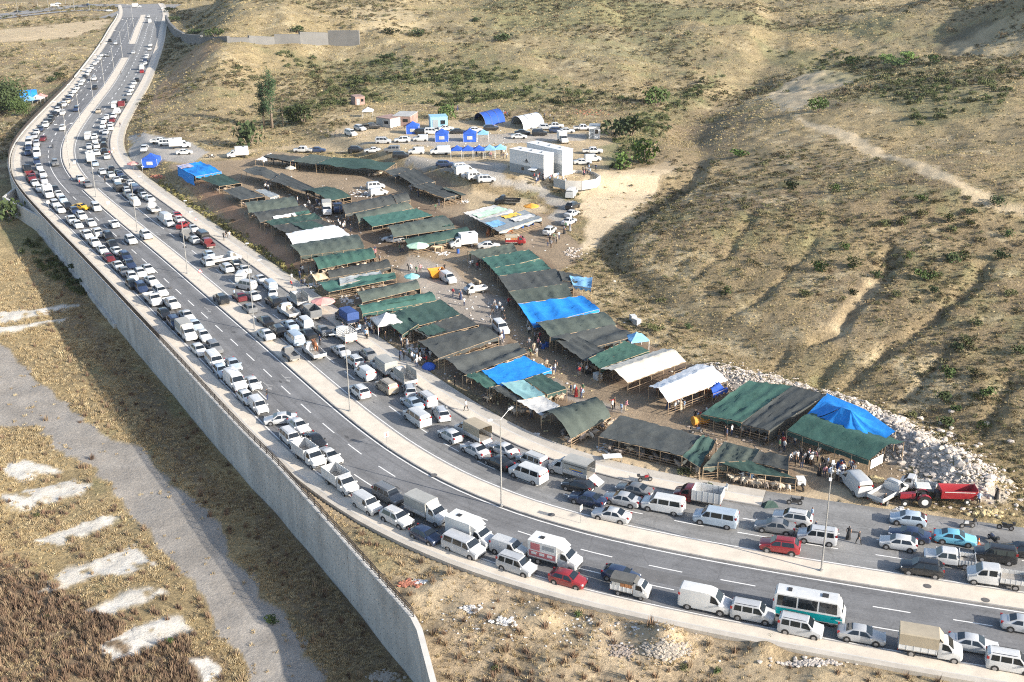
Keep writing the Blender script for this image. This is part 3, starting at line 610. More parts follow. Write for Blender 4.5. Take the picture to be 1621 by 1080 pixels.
nm = ['last', 'second', 'third', 'fourth', 'fifth', 'sixth', 'seventh', 'eighth', 'ninth', 'tenth', 'eleventh', 'twelfth', '13th', '14th', '15th', '16th']
for i, q in enumerate(reversed(lamp_px)):
    p = plane([q], .15)[0]; p[2] = .13; s = sdist([p[0]], [p[1]], ROAD)[1][0]
    r_ = empty('street_lamp', p, road_heading(s)); tag(r_, 'tall two-armed lamp post on the median, %s from the right edge' % ('first' if i == 0 else nm[i] if i else ''), 'street lamp', 'lamp posts along the median')
    link('pole', LA, r_, mats=M_STEEL); link('arm', LB_, r_, mats=M_STEEL)
    for sg in (1, -1): link('lamp_head', LC, r_, (0, sg*1.6, 11.88), 0 if sg > 0 else math.pi, mats=M_WHITE)
for i, q in enumerate([(29, 24.5), (78, 20), (118, 16.5), (142, 16), (60, 12), (104, 7)]):
    p = plane([q], .1)[0]; r_ = empty('street_lamp', (p[0], p[1], .05), .1); tag(r_, 'distant lamp post beside the far crossing road, %s one' % ['leftmost lower', 'second lower', 'third lower', 'rightmost lower', 'left upper', 'right upper'][i], 'street lamp', 'distant lamp posts')
    link('pole', LA, r_, mats=M_STEEL); link('arm', LB_, r_, mats=M_STEEL)
    for sg in (1, -1): link('lamp_head', LC, r_, (0, sg*1.6, 11.88), 0 if sg > 0 else math.pi, mats=M_WHITE)
# ------------------------------------------------------------------ vehicles
PAINT = {k: mat('paint_'+k, c, r_, var=.10, vscale=1.6, coat=ct, rnd=.12) for k, c, r_, ct in [
 ('white', (.54,.545,.54), .4, .4), ('silver', (.42,.43,.44), .32, .6), ('grey', (.16,.165,.17), .35, .6), ('black', (.018,.019,.021), .3, .7),
 ('navy', (.025,.04,.085), .3, .7), ('red', (.26,.022,.026), .3, .7), ('maroon', (.13,.02,.025), .35, .6), ('yellow', (.55,.33,.03), .4, .5),
 ('light blue', (.36,.43,.50), .35, .6), ('cyan', (.14,.38,.50), .4, .5), ('beige', (.38,.33,.26), .4, .5), ('green', (.05,.10,.07), .4, .5), ('orange', (.62,.24,.02), .5, .3)]}
VM = {'glass': mat('car_glass', (.012,.016,.02), .06, spec=.8), 'tyre': mat('tyre_rubber', (.02,.02,.02), .9), 'rim': mat('wheel_rim', (.38,.38,.39), .35, metal=.7),
 'head': mat('headlamp', (.62,.64,.66), .12, spec=.8), 'tail': mat('tail_lamp', (.28,.012,.012), .25), 'trim': mat('black_plastic', (.03,.03,.032), .6), 'plate': mat('number_plate', (.7,.7,.7), .5),
 'bed': mat('steel_bed', (.30,.28,.25), .7, var=.3, vscale=2), 'wood': mat('timber', (.36,.24,.13), .85, var=.3, vscale=3), 'canvgrey': mat('grey_canvas', (.33,.33,.31), .8, var=.12, vscale=1),
 'canvbeige': mat('beige_canvas', (.36,.31,.23), .85, var=.12, vscale=1), 'canvdark': mat('charcoal_canvas', (.10,.10,.095), .85, var=.2, vscale=1), 'canvblue': mat('navy_canvas', (.03,.07,.22), .7, var=.2, vscale=1),
 'boxwhite': mat('white_box_body', (.68,.68,.66), .5, var=.06, vscale=1), 'redprint': mat('red_print', (.50,.16,.17), .6), 'greyprint': mat('grey_print', (.30,.32,.34), .6), 'blueprint': mat('blue_print', (.05,.12,.38), .6),
 'goldprint': mat('gold_print', (.55,.32,.06), .6), 'teal': mat('teal_paint', (.0,.29,.31), .35, coat=.5), 'crate': mat('pale_crate', (.55,.55,.52), .7), 'terra': mat('brown_crate', (.42,.19,.08), .8), 'rust': mat('rusty_steel', (.20,.09,.05), .9, var=.4, vscale=4)}
class Sec:
    """stations along x: zb wb zm wm zt wt"""
    def __init__(s, rows): s.r = sorted(rows, key=lambda a: -a[0]); s.x = [a[0] for a in s.r][::-1]; s.c = [[a[k] for a in s.r][::-1] for k in range(1, 7)]
    def at(s, x): return [np.interp(x, s.x, c) for c in s.c]
    def side(s, x, f, sg, off=.015):
        zb, wb, zm, wm, zt, wt = s.at(x); return (x, sg*(wm+(wt-wm)*f+off), zm+(zt-.05-zm)*f+off*.5)
    def body(s):
        mb = MB(); rows = []
        for x, zb, wb, zm, wm, zt, wt in s.r:
            h = [(wb*.92, zb), (wb, zb+.1), (max(wb, wm)+.015, (zb+zm)/2+.05), (wm, zm), (wt, zt-.05), (wt-.1, zt), (wt*.4, zt+.02)]
            rows.append([(x, y, z) for y, z in h]+[(x, -y, z) for y, z in h[::-1]]+[(x, h[0][0], h[0][1])])
        mb.grid([r_[::-1] for r_ in rows]); n = len(rows[0])-1
        mb.add(rows[0][:-1], [tuple(range(n))]); mb.add(rows[-1][:-1], [tuple(range(n))[::-1]]); return mb
    def winds(s, xa, xb, fr=.07):
        a = s.at(xa); b = s.at(xb); ya = a[5]-.06; yb = b[5]-.07
        q = [np.array(v) for v in ((xa, -ya, a[4]), (xa, ya, a[4]), (xb, yb, b[4]), (xb, -yb, b[4]))]
        q2 = [q[0]*(1-fr)+q[3]*fr, q[1]*(1-fr)+q[2]*fr, q[2]*(1-fr)+q[1]*fr, q[3]*(1-fr)+q[0]*fr]
        n = np.cross(q[1]-q[0], q[3]-q[0]); n /= np.linalg.norm(n); n = n if n[2] > 0 or abs(n[2]) < .05 else -n
        if abs(n[2]) < .05: n = n*np.sign(n[0])*np.sign(xa-xb) if n[0] else n
        return [tuple(v+n*.03) for v in q2]
def quad_mesh(name, qs):
    mb = MB()
    for q in qs: mb.add(q, [(0, 1, 2, 3)])
    return mb
SPEC = {}
def spec(key, rows, wb, ww, tr, wr, sidew, shield, back, rack=False, l=None): SPEC[key] = dict(sec=Sec(rows), wb=wb, ww=ww, tr=tr, wr=wr, sw=sidew, ws=shield, rw=back, rack=rack)
#            x     zb   wb   zm   wm   zt    wt
spec('sedan', [(2.26,.32,.60,.60,.66,.70,.60),(2.08,.22,.80,.66,.84,.80,.76),(1.05,.19,.86,.86,.87,1.0,.76),(.30,.19,.87,.92,.87,1.43,.62),(-.75,.19,.87,.94,.87,1.44,.61),(-1.55,.19,.86,.96,.86,1.06,.72),(-2.08,.24,.82,.90,.83,1.02,.72),(-2.24,.36,.66,.70,.72,.94,.64)],
     (1.36,-1.32), .80, 1, .315, [((.95,-.18),(.35,-.18)), ((-.26,-1.28),(-.26,-.85))], (1.0,.34), (-1.5,-.8))
spec('hatchback', [(2.02,.32,.60,.60,.66,.72,.60),(1.86,.22,.78,.68,.82,.84,.74),(1.0,.19,.85,.88,.86,1.04,.76),(.28,.19,.86,.94,.86,1.46,.62),(-1.15,.19,.86,.98,.86,1.47,.61),(-1.78,.22,.84,1.0,.84,1.08,.72),(-1.95,.34,.70,.76,.76,.98,.66)],
     (1.24,-1.24), .78, 1, .31, [((.92,-.2),(.34,-.2)), ((-.28,-1.45),(-.28,-1.2))], (.96,.33), (-1.74,-1.2))
spec('suv', [(2.2,.42,.66,.74,.72,.90,.66),(2.04,.32,.84,.80,.88,1.0,.80),(1.1,.30,.90,1.02,.90,1.16,.80),(.42,.30,.91,1.08,.91,1.66,.67),(-1.45,.30,.91,1.10,.91,1.68,.66),(-2.02,.34,.88,1.12,.88,1.22,.76),(-2.18,.44,.74,.84,.80,1.12,.70)],
     (1.32,-1.32), .84, 1, .355, [((1.0,-.12),(.48,-.12)), ((-.2,-1.62),(-.2,-1.45))], (1.06,.47), (-1.98,-1.5), True)
spec('people carrier', [(2.14,.36,.64,.72,.70,.86,.64),(1.98,.24,.82,.80,.86,1.0,.78),(1.22,.21,.88,1.05,.88,1.20,.78),(.62,.21,.89,1.10,.89,1.78,.70),(-1.85,.21,.89,1.12,.89,1.80,.70),(-2.06,.24,.86,1.10,.87,1.62,.72),(-2.14,.34,.82,.90,.84,1.16,.76)],
     (1.34,-1.36), .81, 1, .32, [((1.12,.1),(.66,.1)), ((.02,-.95),(.02,-.95)), ((-1.03,-1.82),(-1.03,-1.74))], (1.18,.66), (-2.12,-1.9), True)
spec('panel van', [(2.62,.42,.74,.84,.80,1.02,.72),(2.44,.30,.92,.94,.96,1.16,.86),(1.75,.27,.98,1.16,.98,1.36,.88),(1.0,.27,.99,1.26,.99,2.10,.80),(.4,.27,.99,1.26,.99,2.28,.80),(-2.40,.27,.99,1.26,.99,2.28,.80),(-2.56,.30,.97,1.2,.97,2.10,.80),(-2.62,.34,.94,1.0,.95,1.5,.84)],
     (1.68,-1.62), .9, 1, .35, [((1.62,.62),(1.14,.62))], (1.70,1.05), (-2.6,-2.46))
spec('minivan', [(2.5,.38,.72,.80,.78,.98,.70),(2.34,.27,.90,.90,.94,1.12,.84),(1.6,.24,.95,1.12,.95,1.28,.86),(.95,.24,.96,1.2,.96,1.92,.78),(-2.25,.24,.96,1.22,.96,1.95,.78),(-2.44,.27,.94,1.2,.94,1.74,.8),(-2.5,.33,.90,1.0,.92,1.2,.84)],
     (1.6,-1.5), .87, 1, .335, [((1.5,.5),(1.0,.5)), ((.4,-.85),(.4,-.85)), ((-.95,-2.2),(-.95,-2.1))], (1.56,1.0), (-2.48,-2.3))
spec('small van', [(2.1,.36,.62,.72,.68,.86,.62),(1.94,.24,.80,.80,.84,1.0,.76),(1.2,.21,.86,1.05,.87,1.20,.78),(.6,.21,.87,1.10,.88,1.78,.70),(-1.85,.21,.87,1.12,.88,1.80,.70),(-2.02,.24,.85,1.10,.86,1.62,.72),(-2.1,.34,.80,.90,.82,1.16,.76)],
     (1.32,-1.34), .8, 1, .315, [((1.1,.2),(.64,.2))], (1.16,.64), (-2.08,-1.9))
spec('minibus', [(3.45,.45,.86,1.0,.96,1.2,.88),(3.25,.34,1.02,1.15,1.05,1.5,.98),(2.9,.30,1.05,1.3,1.07,2.3,.96),(2.6,.30,1.06,1.35,1.08,2.72,.94),(-3.2,.30,1.06,1.35,1.08,2.78,.94),(-3.42,.36,1.03,1.3,1.04,2.5,.94),(-3.5,.5,.98,1.2,1.0,1.7,.95)],
     (2.2,-1.9), .95, 1, .42, [((2.7,.9),(2.62,.9)), ((.8,-1.1),(.8,-1.1)), ((-1.2,-3.15),(-1.2,-3.1))], (3.22,2.66), (-3.46,-3.22))
# cab of the light lorries; the load bed is built onto it
CABS = {'lorry cab': [(2.75,.46,.78,.9,.84,1.08,.76),(2.58,.36,.94,1.0,.97,1.2,.88),(1.98,.34,.98,1.2,.98,1.42,.88),(1.30,.34,.99,1.3,.99,2.02,.80),(.62,.34,.99,1.3,.99,2.08,.80),(.55,.4,.97,1.28,.97,1.98,.8)],
        'small cab': [(2.05,.46,.66,.84,.7,1.0,.64),(1.92,.36,.76,.9,.79,1.16,.72),(1.66,.34,.79,1.0,.8,1.3,.74),(1.18,.34,.8,1.1,.8,1.74,.68),(.5,.34,.8,1.1,.8,1.78,.67),(.44,.4,.78,1.08,.78,1.7,.67)],
        'pickup cab': [(2.6,.50,.72,.84,.78,1.0,.72),(2.42,.38,.88,.9,.9,1.1,.84),(1.45,.36,.91,1.06,.91,1.18,.82),(.78,.36,.92,1.1,.92,1.74,.7),(-.55,.36,.92,1.1,.92,1.76,.7),(-.82,.4,.91,1.08,.91,1.5,.74),(-.86,.4,.9,1.06,.9,1.12,.8)],
        'crew cab': [(2.85,.46,.78,.9,.84,1.08,.76),(2.68,.36,.94,1.0,.97,1.2,.88),(2.1,.34,.98,1.2,.98,1.42,.88),(1.42,.34,.99,1.3,.99,2.02,.80),(-.15,.34,.99,1.3,.99,2.08,.80),(-.22,.4,.97,1.28,.97,1.98,.8)]}
CABW = {'lorry cab': ([((1.86,.85),(1.42,.85))], (1.92,1.36), (2.05, -1.75), .92, .36, -2.95), 'small cab': ([((1.55,.66),(1.26,.66))], (1.64,1.22), (1.3, -1.15), .7, .27, -2.0),
        'pickup cab': ([((1.3,.3),(.84,.3)), ((.2,-.7),(.2,-.55))], (1.4,.84), (1.62, -1.55), .84, .37, -2.6), 'crew cab': ([((1.98,.95),(1.54,.95)), ((.8,.0),(.8,.0))], (2.04,1.48), (2.15, -1.85), .92, .36, -2.9)}
def wheel_meshes(r_, w=.2):
    a = MB(); a.cyl((0, 0, 0), (0, 1, 0), r_, w, 14); b = MB(); b.cyl((0, 0, 0), (0, 1, 0), r_*.62, w+.02, 10); return a.mesh('wheel', angle=40), b.mesh('rim')
def lights(sec, L0, L1):
    out = []
    f = sec.at(L0-.14); b = sec.at(L1+.1)
    for sg in (1, -1):
        mb = MB(); zc = (f[2]+f[4])/2-.03; mb.box(L0-.32, L0-.06, sg*(f[3]*.80)-.13, sg*(f[3]*.80)+.13, zc-.07, zc+.09); out.append(('headlight', mb.mesh('headlight'), 'head', ()))
        mb = MB(); zc = (b[2]+b[4])/2; mb.box(L1-.015, L1+.2, sg*(b[3]*.86)-.09, sg*(b[3]*.86)+.09, zc-.12, zc+.12); out.append(('tail_light', mb.mesh('tail_light'), 'tail', ()))
    mb = MB(); mb.box(L1-.03, L1+.05, -.26, .26, .52, .64); out.append(('number_plate', mb.mesh('number_plate'), 'plate', ()))
    mb = MB(); fz = f[0]; mb.box(L0-.22, L0+.03, -f[1]*.72, f[1]*.72, fz+.12, fz+.3); out.append(('grille', mb.mesh('grille'), 'trim', ()))
    return out
def cabin_parts(sec, sw, ws, rw, rack, lod):
    out = []
    if ws: out.append(('windscreen', quad_mesh('windscreen', [sec.winds(*ws)]).mesh('windscreen'), 'glass', ()))
    if rw: out.append(('rear_window', quad_mesh('rear_window', [sec.winds(*rw)][0:1]).mesh('rear_window'), 'glass', ()))
    for sg in (1, -1):
        qs = []
        for (b0, b1), (t0, t1) in sw:
            q = [sec.side(b0-.03, .10, sg), sec.side(b1+.03, .10, sg), sec.side(t1+.03, .90, sg), sec.side(t0-.03, .90, sg)]; qs.append(q if sg < 0 else q[::-1])
        if lod == 0:
            for q in qs: out.append(('side_window', quad_mesh('side_window', [q]).mesh('side_window'), 'glass', ()))
        else: out.append(('side_window', quad_mesh('side_window', qs).mesh('side_window'), 'glass', ()))
    return out
def mirrors(sec, x):
    out = []
    for sg in (1, -1):
        p = sec.side(x, .12, sg); mb = MB(); mb.box(p[0]-.08, p[0]+.06, min(p[1], p[1]+sg*.2), max(p[1], p[1]+sg*.2), p[2]-.06, p[2]+.12); out.append(('mirror', mb.mesh('mirror'), 'paint', ()))
    return out
def wheels(wb, hw, r_, lod, extra=()):
    a, b = wheel_meshes(r_); out = []
    for x in tuple(wb)+tuple(extra):
        for sg in (1, -1): out.append(('wheel', a, 'tyre', (('rim', b, 'rim'),) if lod == 0 else (), (x, sg*hw, r_)))
    return out
def arch1(r_):
    mb = MB(); mb.cyl((0, 0, 0), (0, 1, 0), r_*1.18, .17, 14); return mb.mesh('wheel_arch')
def template(kind, lod):
    P = []
    if kind in SPEC:
        S = SPEC[kind]; sec = S['sec']; L0, L1 = sec.x[-1], sec.x[0]
        body = sec.body(); P.append(('body', body.mesh('body', angle=32), 'paint', ()))
        P += cabin_parts(sec, S['sw'], S['ws'], S['rw'], False, lod); P += wheels(S['wb'], S['ww'], S['wr'], lod)
        if lod == 0:
            P += lights(sec, L0, L1)+mirrors(sec, S['ws'][0]-.12); am = arch1(S['wr']); P += [('wheel_arch', am, 'trim', (), (x, sg*(S['ww']+.012), S['wr']+.02)) for x in S['wb'] for sg in (1, -1)]
            if S['rack']:
                for sg in (1, -1):
                    a = sec.at(S['ws'][1]-.3); mb = MB(); xb = S['rw'][1]+.2; mb.tube((S['ws'][1]-.2, sg*(a[5]-.1), a[4]+.07), (xb, sg*(a[5]-.1), a[4]+.07), .022, None, 5); P.append(('roof_rail', mb.mesh('roof_rail'), 'trim', ()))
    else:
        cab, load = kind.split('+'); rows = CABS[cab]; sw, ws, wb, hw, r_, rear = CABW[cab]; sec = Sec(rows); L0 = sec.x[-1]; xe = sec.x[0]
        P.append(('cab', sec.body().mesh('cab', angle=32), 'paint', ())); P += cabin_parts(sec, sw, ws, None, False, lod); P += wheels(wb, hw, r_, lod)
        w = {'lorry cab': 1.05, 'small cab': .8, 'pickup cab': .9, 'crew cab': 1.03}[cab]; zf = {'lorry cab': .82, 'small cab': .66, 'pickup cab': .62, 'crew cab': .85}[cab]
        x1 = xe-.06; x0 = rear
        mb = MB(); mb.box(x0, x1, -w, w, zf-.10, zf); mb.box(x0+.1, x1+.9, -.42, .42, zf-.34, zf-.101); P.append(('load_floor', mb.mesh('load_floor'), 'bed', ()))
        bh = {'box': 0, 'fridge': 0}.get(load, .46 if cab != 'pickup cab' else .5)
        if load in ('high', 'cage'): bh = 1.25
        sm = 'wood' if load == 'wood' else 'paint'
        if bh:
            for sg in (1, -1):
                mb = MB(); y0, y1 = (w-.05, w) if sg > 0 else (-w, -w+.05)
                if load == 'cage':
                    for z in (zf+.1, zf+.45, zf+.8, zf+1.15, zf+1.6): mb.box(x0, x1, y0, y1, z-.05, z+.05)
                else: mb.box(x0, x1, y0, y1, zf+.003, zf+bh)
                n = 5
                for i in range(n+1):
                    xx = x0+.02+(x1-x0-.1)*i/n; ya, yb = (y0-.0, y1+.02) if sg > 0 else (y0-.02, y1+.0); mb.box(xx, xx+.06, ya, yb, zf-.04, zf+bh+.05)
                P.append(('side_board', mb.mesh('side_board'), sm, ()))
            if load != 'ramp':
                mb = MB(); mb.box(x0-.045, x0-.003, -w+.06, w-.06, zf+.003, zf+bh); P.append(('tailgate', mb.mesh('tailgate'), sm, ()))
            mb = MB(); mb.box(x1-.06, x1, -w+.06, w-.06, zf+.003, zf+max(bh, 1.0)); P.append(('headboard', mb.mesh('headboard'), sm, ()))
        if load in ('canvas', 'ramp', 'opencanvas'):
            zt = zf+1.75 if cab != 'small cab' else zf+1.35; mb = MB(); nu = 8; z0 = zf+bh+.02; rowsx = []
            for i in range(nu+1):
                xx = x0+(x1+.05-x0)*i/nu; sgz = -.02 if i % 2 else 0.0
                if load == 'opencanvas': prof = [(w+.01, zt-.42), (w+.01, zt-.08), (w*.6, zt+.02+sgz), (0, zt+.05+sgz), (-w*.6, zt+.02+sgz), (-w-.01, zt-.08), (-w-.01, zt-.42)]
                else: prof = [(w+.01, z0), (w+.012, zt-.12), (w-.1, zt+sgz), (0, zt+.06+sgz), (-w+.1, zt+sgz), (-w-.012, zt-.12), (-w-.01, z0)]
                rowsx.append([(xx, y, z) for y, z in prof])
            mb.grid(rowsx)
            if load != 'ramp': mb.add(rowsx[0], [tuple(range(7))[::-1]])
            if load != 'opencanvas': mb.add(rowsx[-1], [tuple(range(7))])
            if load == 'opencanvas': mb.add([(x1+.05, w*.9, zt-.02), (x1+.05, -w*.9, zt-.02), (x1+.75, -w*.8, zt-.42), (x1+.75, w*.8, zt-.42)], [(0, 1, 2, 3)])
            else: mb.add([(x1+.05, w*.9, zt), (x1+.05, -w*.9, zt), (x1+.5, -w*.8, zt-.5), (x1+.5, w*.8, zt-.5)], [(0, 1, 2, 3)])
            P.append(('canopy', mb.mesh('canopy', angle=40), 'canvas', ()))
            if load == 'opencanvas':
                for i, c in enumerate(('crate', 'crate', 'terra', 'terra', 'terra')):
                    mb = MB(); xa = x0+.15+i*.46; mb.box(xa, xa+.42, -w+.08, w-.08, zf+.004, zf+.85); P.append(('crate_stack', mb.mesh('crate_stack'), c, ()))
        if load in ('box', 'fridge'):
            zt = zf+1.95; mb = MB(); mb.box(x0, x1+.02, -w, w, zf+.004, zt); P.append(('box_body', mb.mesh('box_body'), 'box', ()))
            if load == 'fridge':
                mb = MB(); mb.add([(x1+.03, -w*.95, zt-.05), (x1+.03, w*.95, zt-.05), (x1+.85, w*.8, zt-.5), (x1+.85, -w*.8, zt-.5), (x1+.03, -w*.95, zt-.9), (x1+.03, w*.95, zt-.9)], [(0, 1, 2, 3), (0, 3, 4), (1, 5, 2), (3, 2, 5, 4)]); P.append(('wind_deflector', mb.mesh('wind_deflector'), 'paint', ()))
            mb = MB(); mb.box(x0+1.0, x0+1.5, -.25, .25, zt+.002, zt+.08); P.append(('roof_hatch', mb.mesh('roof_hatch'), 'trim', ()))
        if load == 'tall':
            for sg in (1, -1):
                mb = MB(); y0, y1 = (w-.04, w-.01) if sg > 0 else (-w+.01, -w+.04); mb.box(x0+.1, x1, y0, y1, zf+bh+.004, zf+1.75); P.append(('upper_panel', mb.mesh('upper_panel'), 'canvas', ()))
        if load == 'ramp':
            mb = MB(); mb.hexa([(x0-1.5, -w*.7, .04), (x0-1.5, w*.7, .04), (x0-.05, w*.7, zf-.12), (x0-.05, -w*.7, zf-.12)], [(x0-1.5, -w*.7, .12), (x0-1.5, w*.7, .12), (x0-.05, w*.7, zf-.02), (x0-.05, -w*.7, zf-.02)]); P.append(('loading_ramp', mb.mesh('loading_ramp'), 'paint', ()))
        if lod == 0: P += lights(sec, L0, -99)[:1]+[p for p in lights(sec, L0, L0-1) if p[0] in ('headlight', 'grille')][1:]+mirrors(sec, ws[0]-.1)
        if lod == 0:
            for sg in (1, -1):
                mb = MB(); mb.box(x0-.06, x0-.01, sg*w*.85-.08, sg*w*.85+.08, zf-.24, zf-.12); P.append(('tail_light', mb.mesh('tail_light'), 'tail', ()))
    return P
TPL = {}
def far_mesh(kind):
    """the same vehicle as one mesh, for those too small to show parts"""
    keys = []; mb = MB()
    for p in template(kind, 1):
        k = p[2]; 
        if k not in keys: keys.append(k)
        off = p[4] if len(p) > 4 else (0, 0, 0); me_ = p[1]
        mb.add([(v.co.x+off[0], v.co.y+off[1], v.co.z+off[2]) for v in me_.vertices], [tuple(f.vertices) for f in me_.polygons], keys.index(k))
    m_ = mb.mesh('vehicle', angle=32); return m_, keys
def vmat(k, col, canvas, box=None):
    if k == 'paint': return PAINT[col]
    if k == 'canvas': return VM[canvas]
    if k == 'box': return VM['boxwhite']
    return VM[k]
NAMES = {'sedan': 'saloon_car', 'hatchback': 'hatchback_car', 'suv': 'off_road_car', 'people carrier': 'people_carrier', 'panel van': 'panel_van', 'minivan': 'minivan', 'small van': 'small_van', 'minibus': 'minibus'}
WORDS = {'sedan': 'saloon', 'hatchback': 'hatchback', 'suv': 'off-roader', 'people carrier': 'people carrier', 'panel van': 'panel van', 'minivan': 'minivan', 'small van': 'small van', 'minibus': 'minibus'}
LOADW = {'canvas': 'canvas-covered lorry', 'ramp': 'covered lorry with ramp', 'opencanvas': 'small lorry', 'board': 'open lorry', 'high': 'high-sided lorry', 'cage': 'cage lorry', 'box': 'box lorry', 'fridge': 'box lorry', 'tall': 'high-panelled lorry', 'wood': 'open lorry'}
def vehicle(kind, col, p, rz, lod, label, group, canvas='canvgrey', name=None, boards=None):
    truck = '+' in kind
    nm_ = name or (NAMES.get(kind) or ('pickup' if kind.startswith('pickup') else 'lorry'))
    cat = 'car' if kind in ('sedan', 'hatchback', 'suv', 'people carrier') else 'van' if kind in ('panel van', 'minivan', 'small van') else 'minibus' if kind == 'minibus' else 'pickup' if kind.startswith('pickup') else 'lorry'
    key = (kind, lod)
    if lod == 2:
        if key not in TPL: TPL[key] = far_mesh(kind)
        m_, keys = TPL[key]; o = link(nm_, m_, None, p, rz, [vmat(k, col, canvas) for k in keys]); tag(o, label, cat, group); return o
    if key not in TPL: TPL[key] = template(kind, lod)
    r_ = empty(nm_, p, rz); tag(r_, label, cat, group)
    for q in TPL[key]:
        o = link(q[0], q[1], r_, q[4] if len(q) > 4 else None, mats=PAINT[boards] if boards and q[0] in ('side_board', 'tailgate', 'headboard') else vmat(q[2], col, canvas))
        for n_, me_, mk in q[3]: link(n_, me_, o, mats=VM[mk])
    return r_
# ---- where they stand: (x, y) of each body in the survey picture, kind, colour, turn in degrees
K = {'s': 'sedan', 'h': 'hatchback', 'u': 'suv', 'm': 'people carrier', 'p': 'panel van', 'v': 'minivan', 'n': 'small van', 'f': 'lorry cab+board', 'F': 'lorry cab+high', 'g': 'lorry cab+cage', 'c': 'lorry cab+canvas', 'r': 'lorry cab+ramp',
     'b': 'lorry cab+box', 'B': 'lorry cab+fridge', 't': 'lorry cab+tall', 'k': 'pickup cab+board', 'y': 'small cab+board', 'o': 'small cab+opencanvas', 'd': 'crew cab+board', 'bus': 'minibus'}
CC = {'W': 'white', 'S': 'silver', 'G': 'grey', 'D': 'black', 'N': 'navy', 'R': 'red', 'M': 'maroon', 'Y': 'yellow', 'B': 'light blue', 'C': 'cyan', 'K': 'beige', 'E': 'green', 'O': 'orange'}
LEFT = """1600,1046,m,W 1541,1018,s,S 1623,988,s,S 1364,1003,s,S 1268,990,m,S 1192,967,m,S 1117,947,p,W 983,909,h,N 899,915,h,R 818,892,m,S 806,866,n,W 734,862,v,S 674,846,h,N 628,818,u,W
581,796,n,W 615,782,m,G 540,760,F,W 490,719,F,W 522,721,s,W 499,696,s,D 461,692,m,W 473,673,s,W 444,662,s,S,-112 409,641,n,W 390,628,h,W 400,606,s,W 372,601,p,W 369,576,s,B 350,586,h,B 340,569,v,W 339,549,u,G 315,553,h,W
322,530,s,W 309,514,s,B 296,499,s,W 276,509,u,N 260,496,h,D 242,471,f,W 271,477,k,W 254,460,u,W 223,454,u,N 209,449,h,D 240,444,s,W 209,437,h,W 197,429,s,G 222,431,h,W 234,425,s,W 205,417,s,N 198,405,u,N 187,420,s,W 172,407,h,M 185,397,s,W 162,395,s,W
171,373,u,D 178,386,s,D 137,369,k,W 149,381,k,W 154,366,k,W 144,352,s,W 123,355,h,W 113,346,k,W 129,341,u,W 128,327,s,Y,35 152,327,m,W 180,352,y,W 207,379,u,W 231,372,u,W 107,325,s,D 99,315,s,B 93,307,s,W 87,299,s,D 95,331,s,W 87,322,u,W 76,305,b,W 118,333,h,N
55,289,s,W 62,298,s,W 67,275,u,W 69,285,h,S 43,265,f,D 49,280,F,M 62,264,h,S 58,255,u,N 58,241,p,W 58,227,u,S 46,224,p,S 45,233,s,N 44,241,s,N 68,219,h,M 58,209,h,W 55,215,h,S 64,204,h,N 72,197,u,W 78,192,h,D 81,187,h,D 86,180,h,D 91,174,u,W 99,178,h,W 94,167,u,D
101,165,u,W 107,160,h,K 109,155,h,N 112.6,150,s,W 118,144,h,W 122,139,h,W 128,132,h,W 131,127,h,W 134,121,s,D 138,117,h,W 141,111,u,W 145,107,h,W 150,100,h,W 154,97,h,S 157,92,u,W 161,87,h,W 174,64,h,D 182.7,68,u,S 169.6,87,h,G 149,124,u,W 150,138,h,D 121,172,u,N 99,202,u,W 87,257,u,G 127,282,s,W 138.5,291,h,G"""
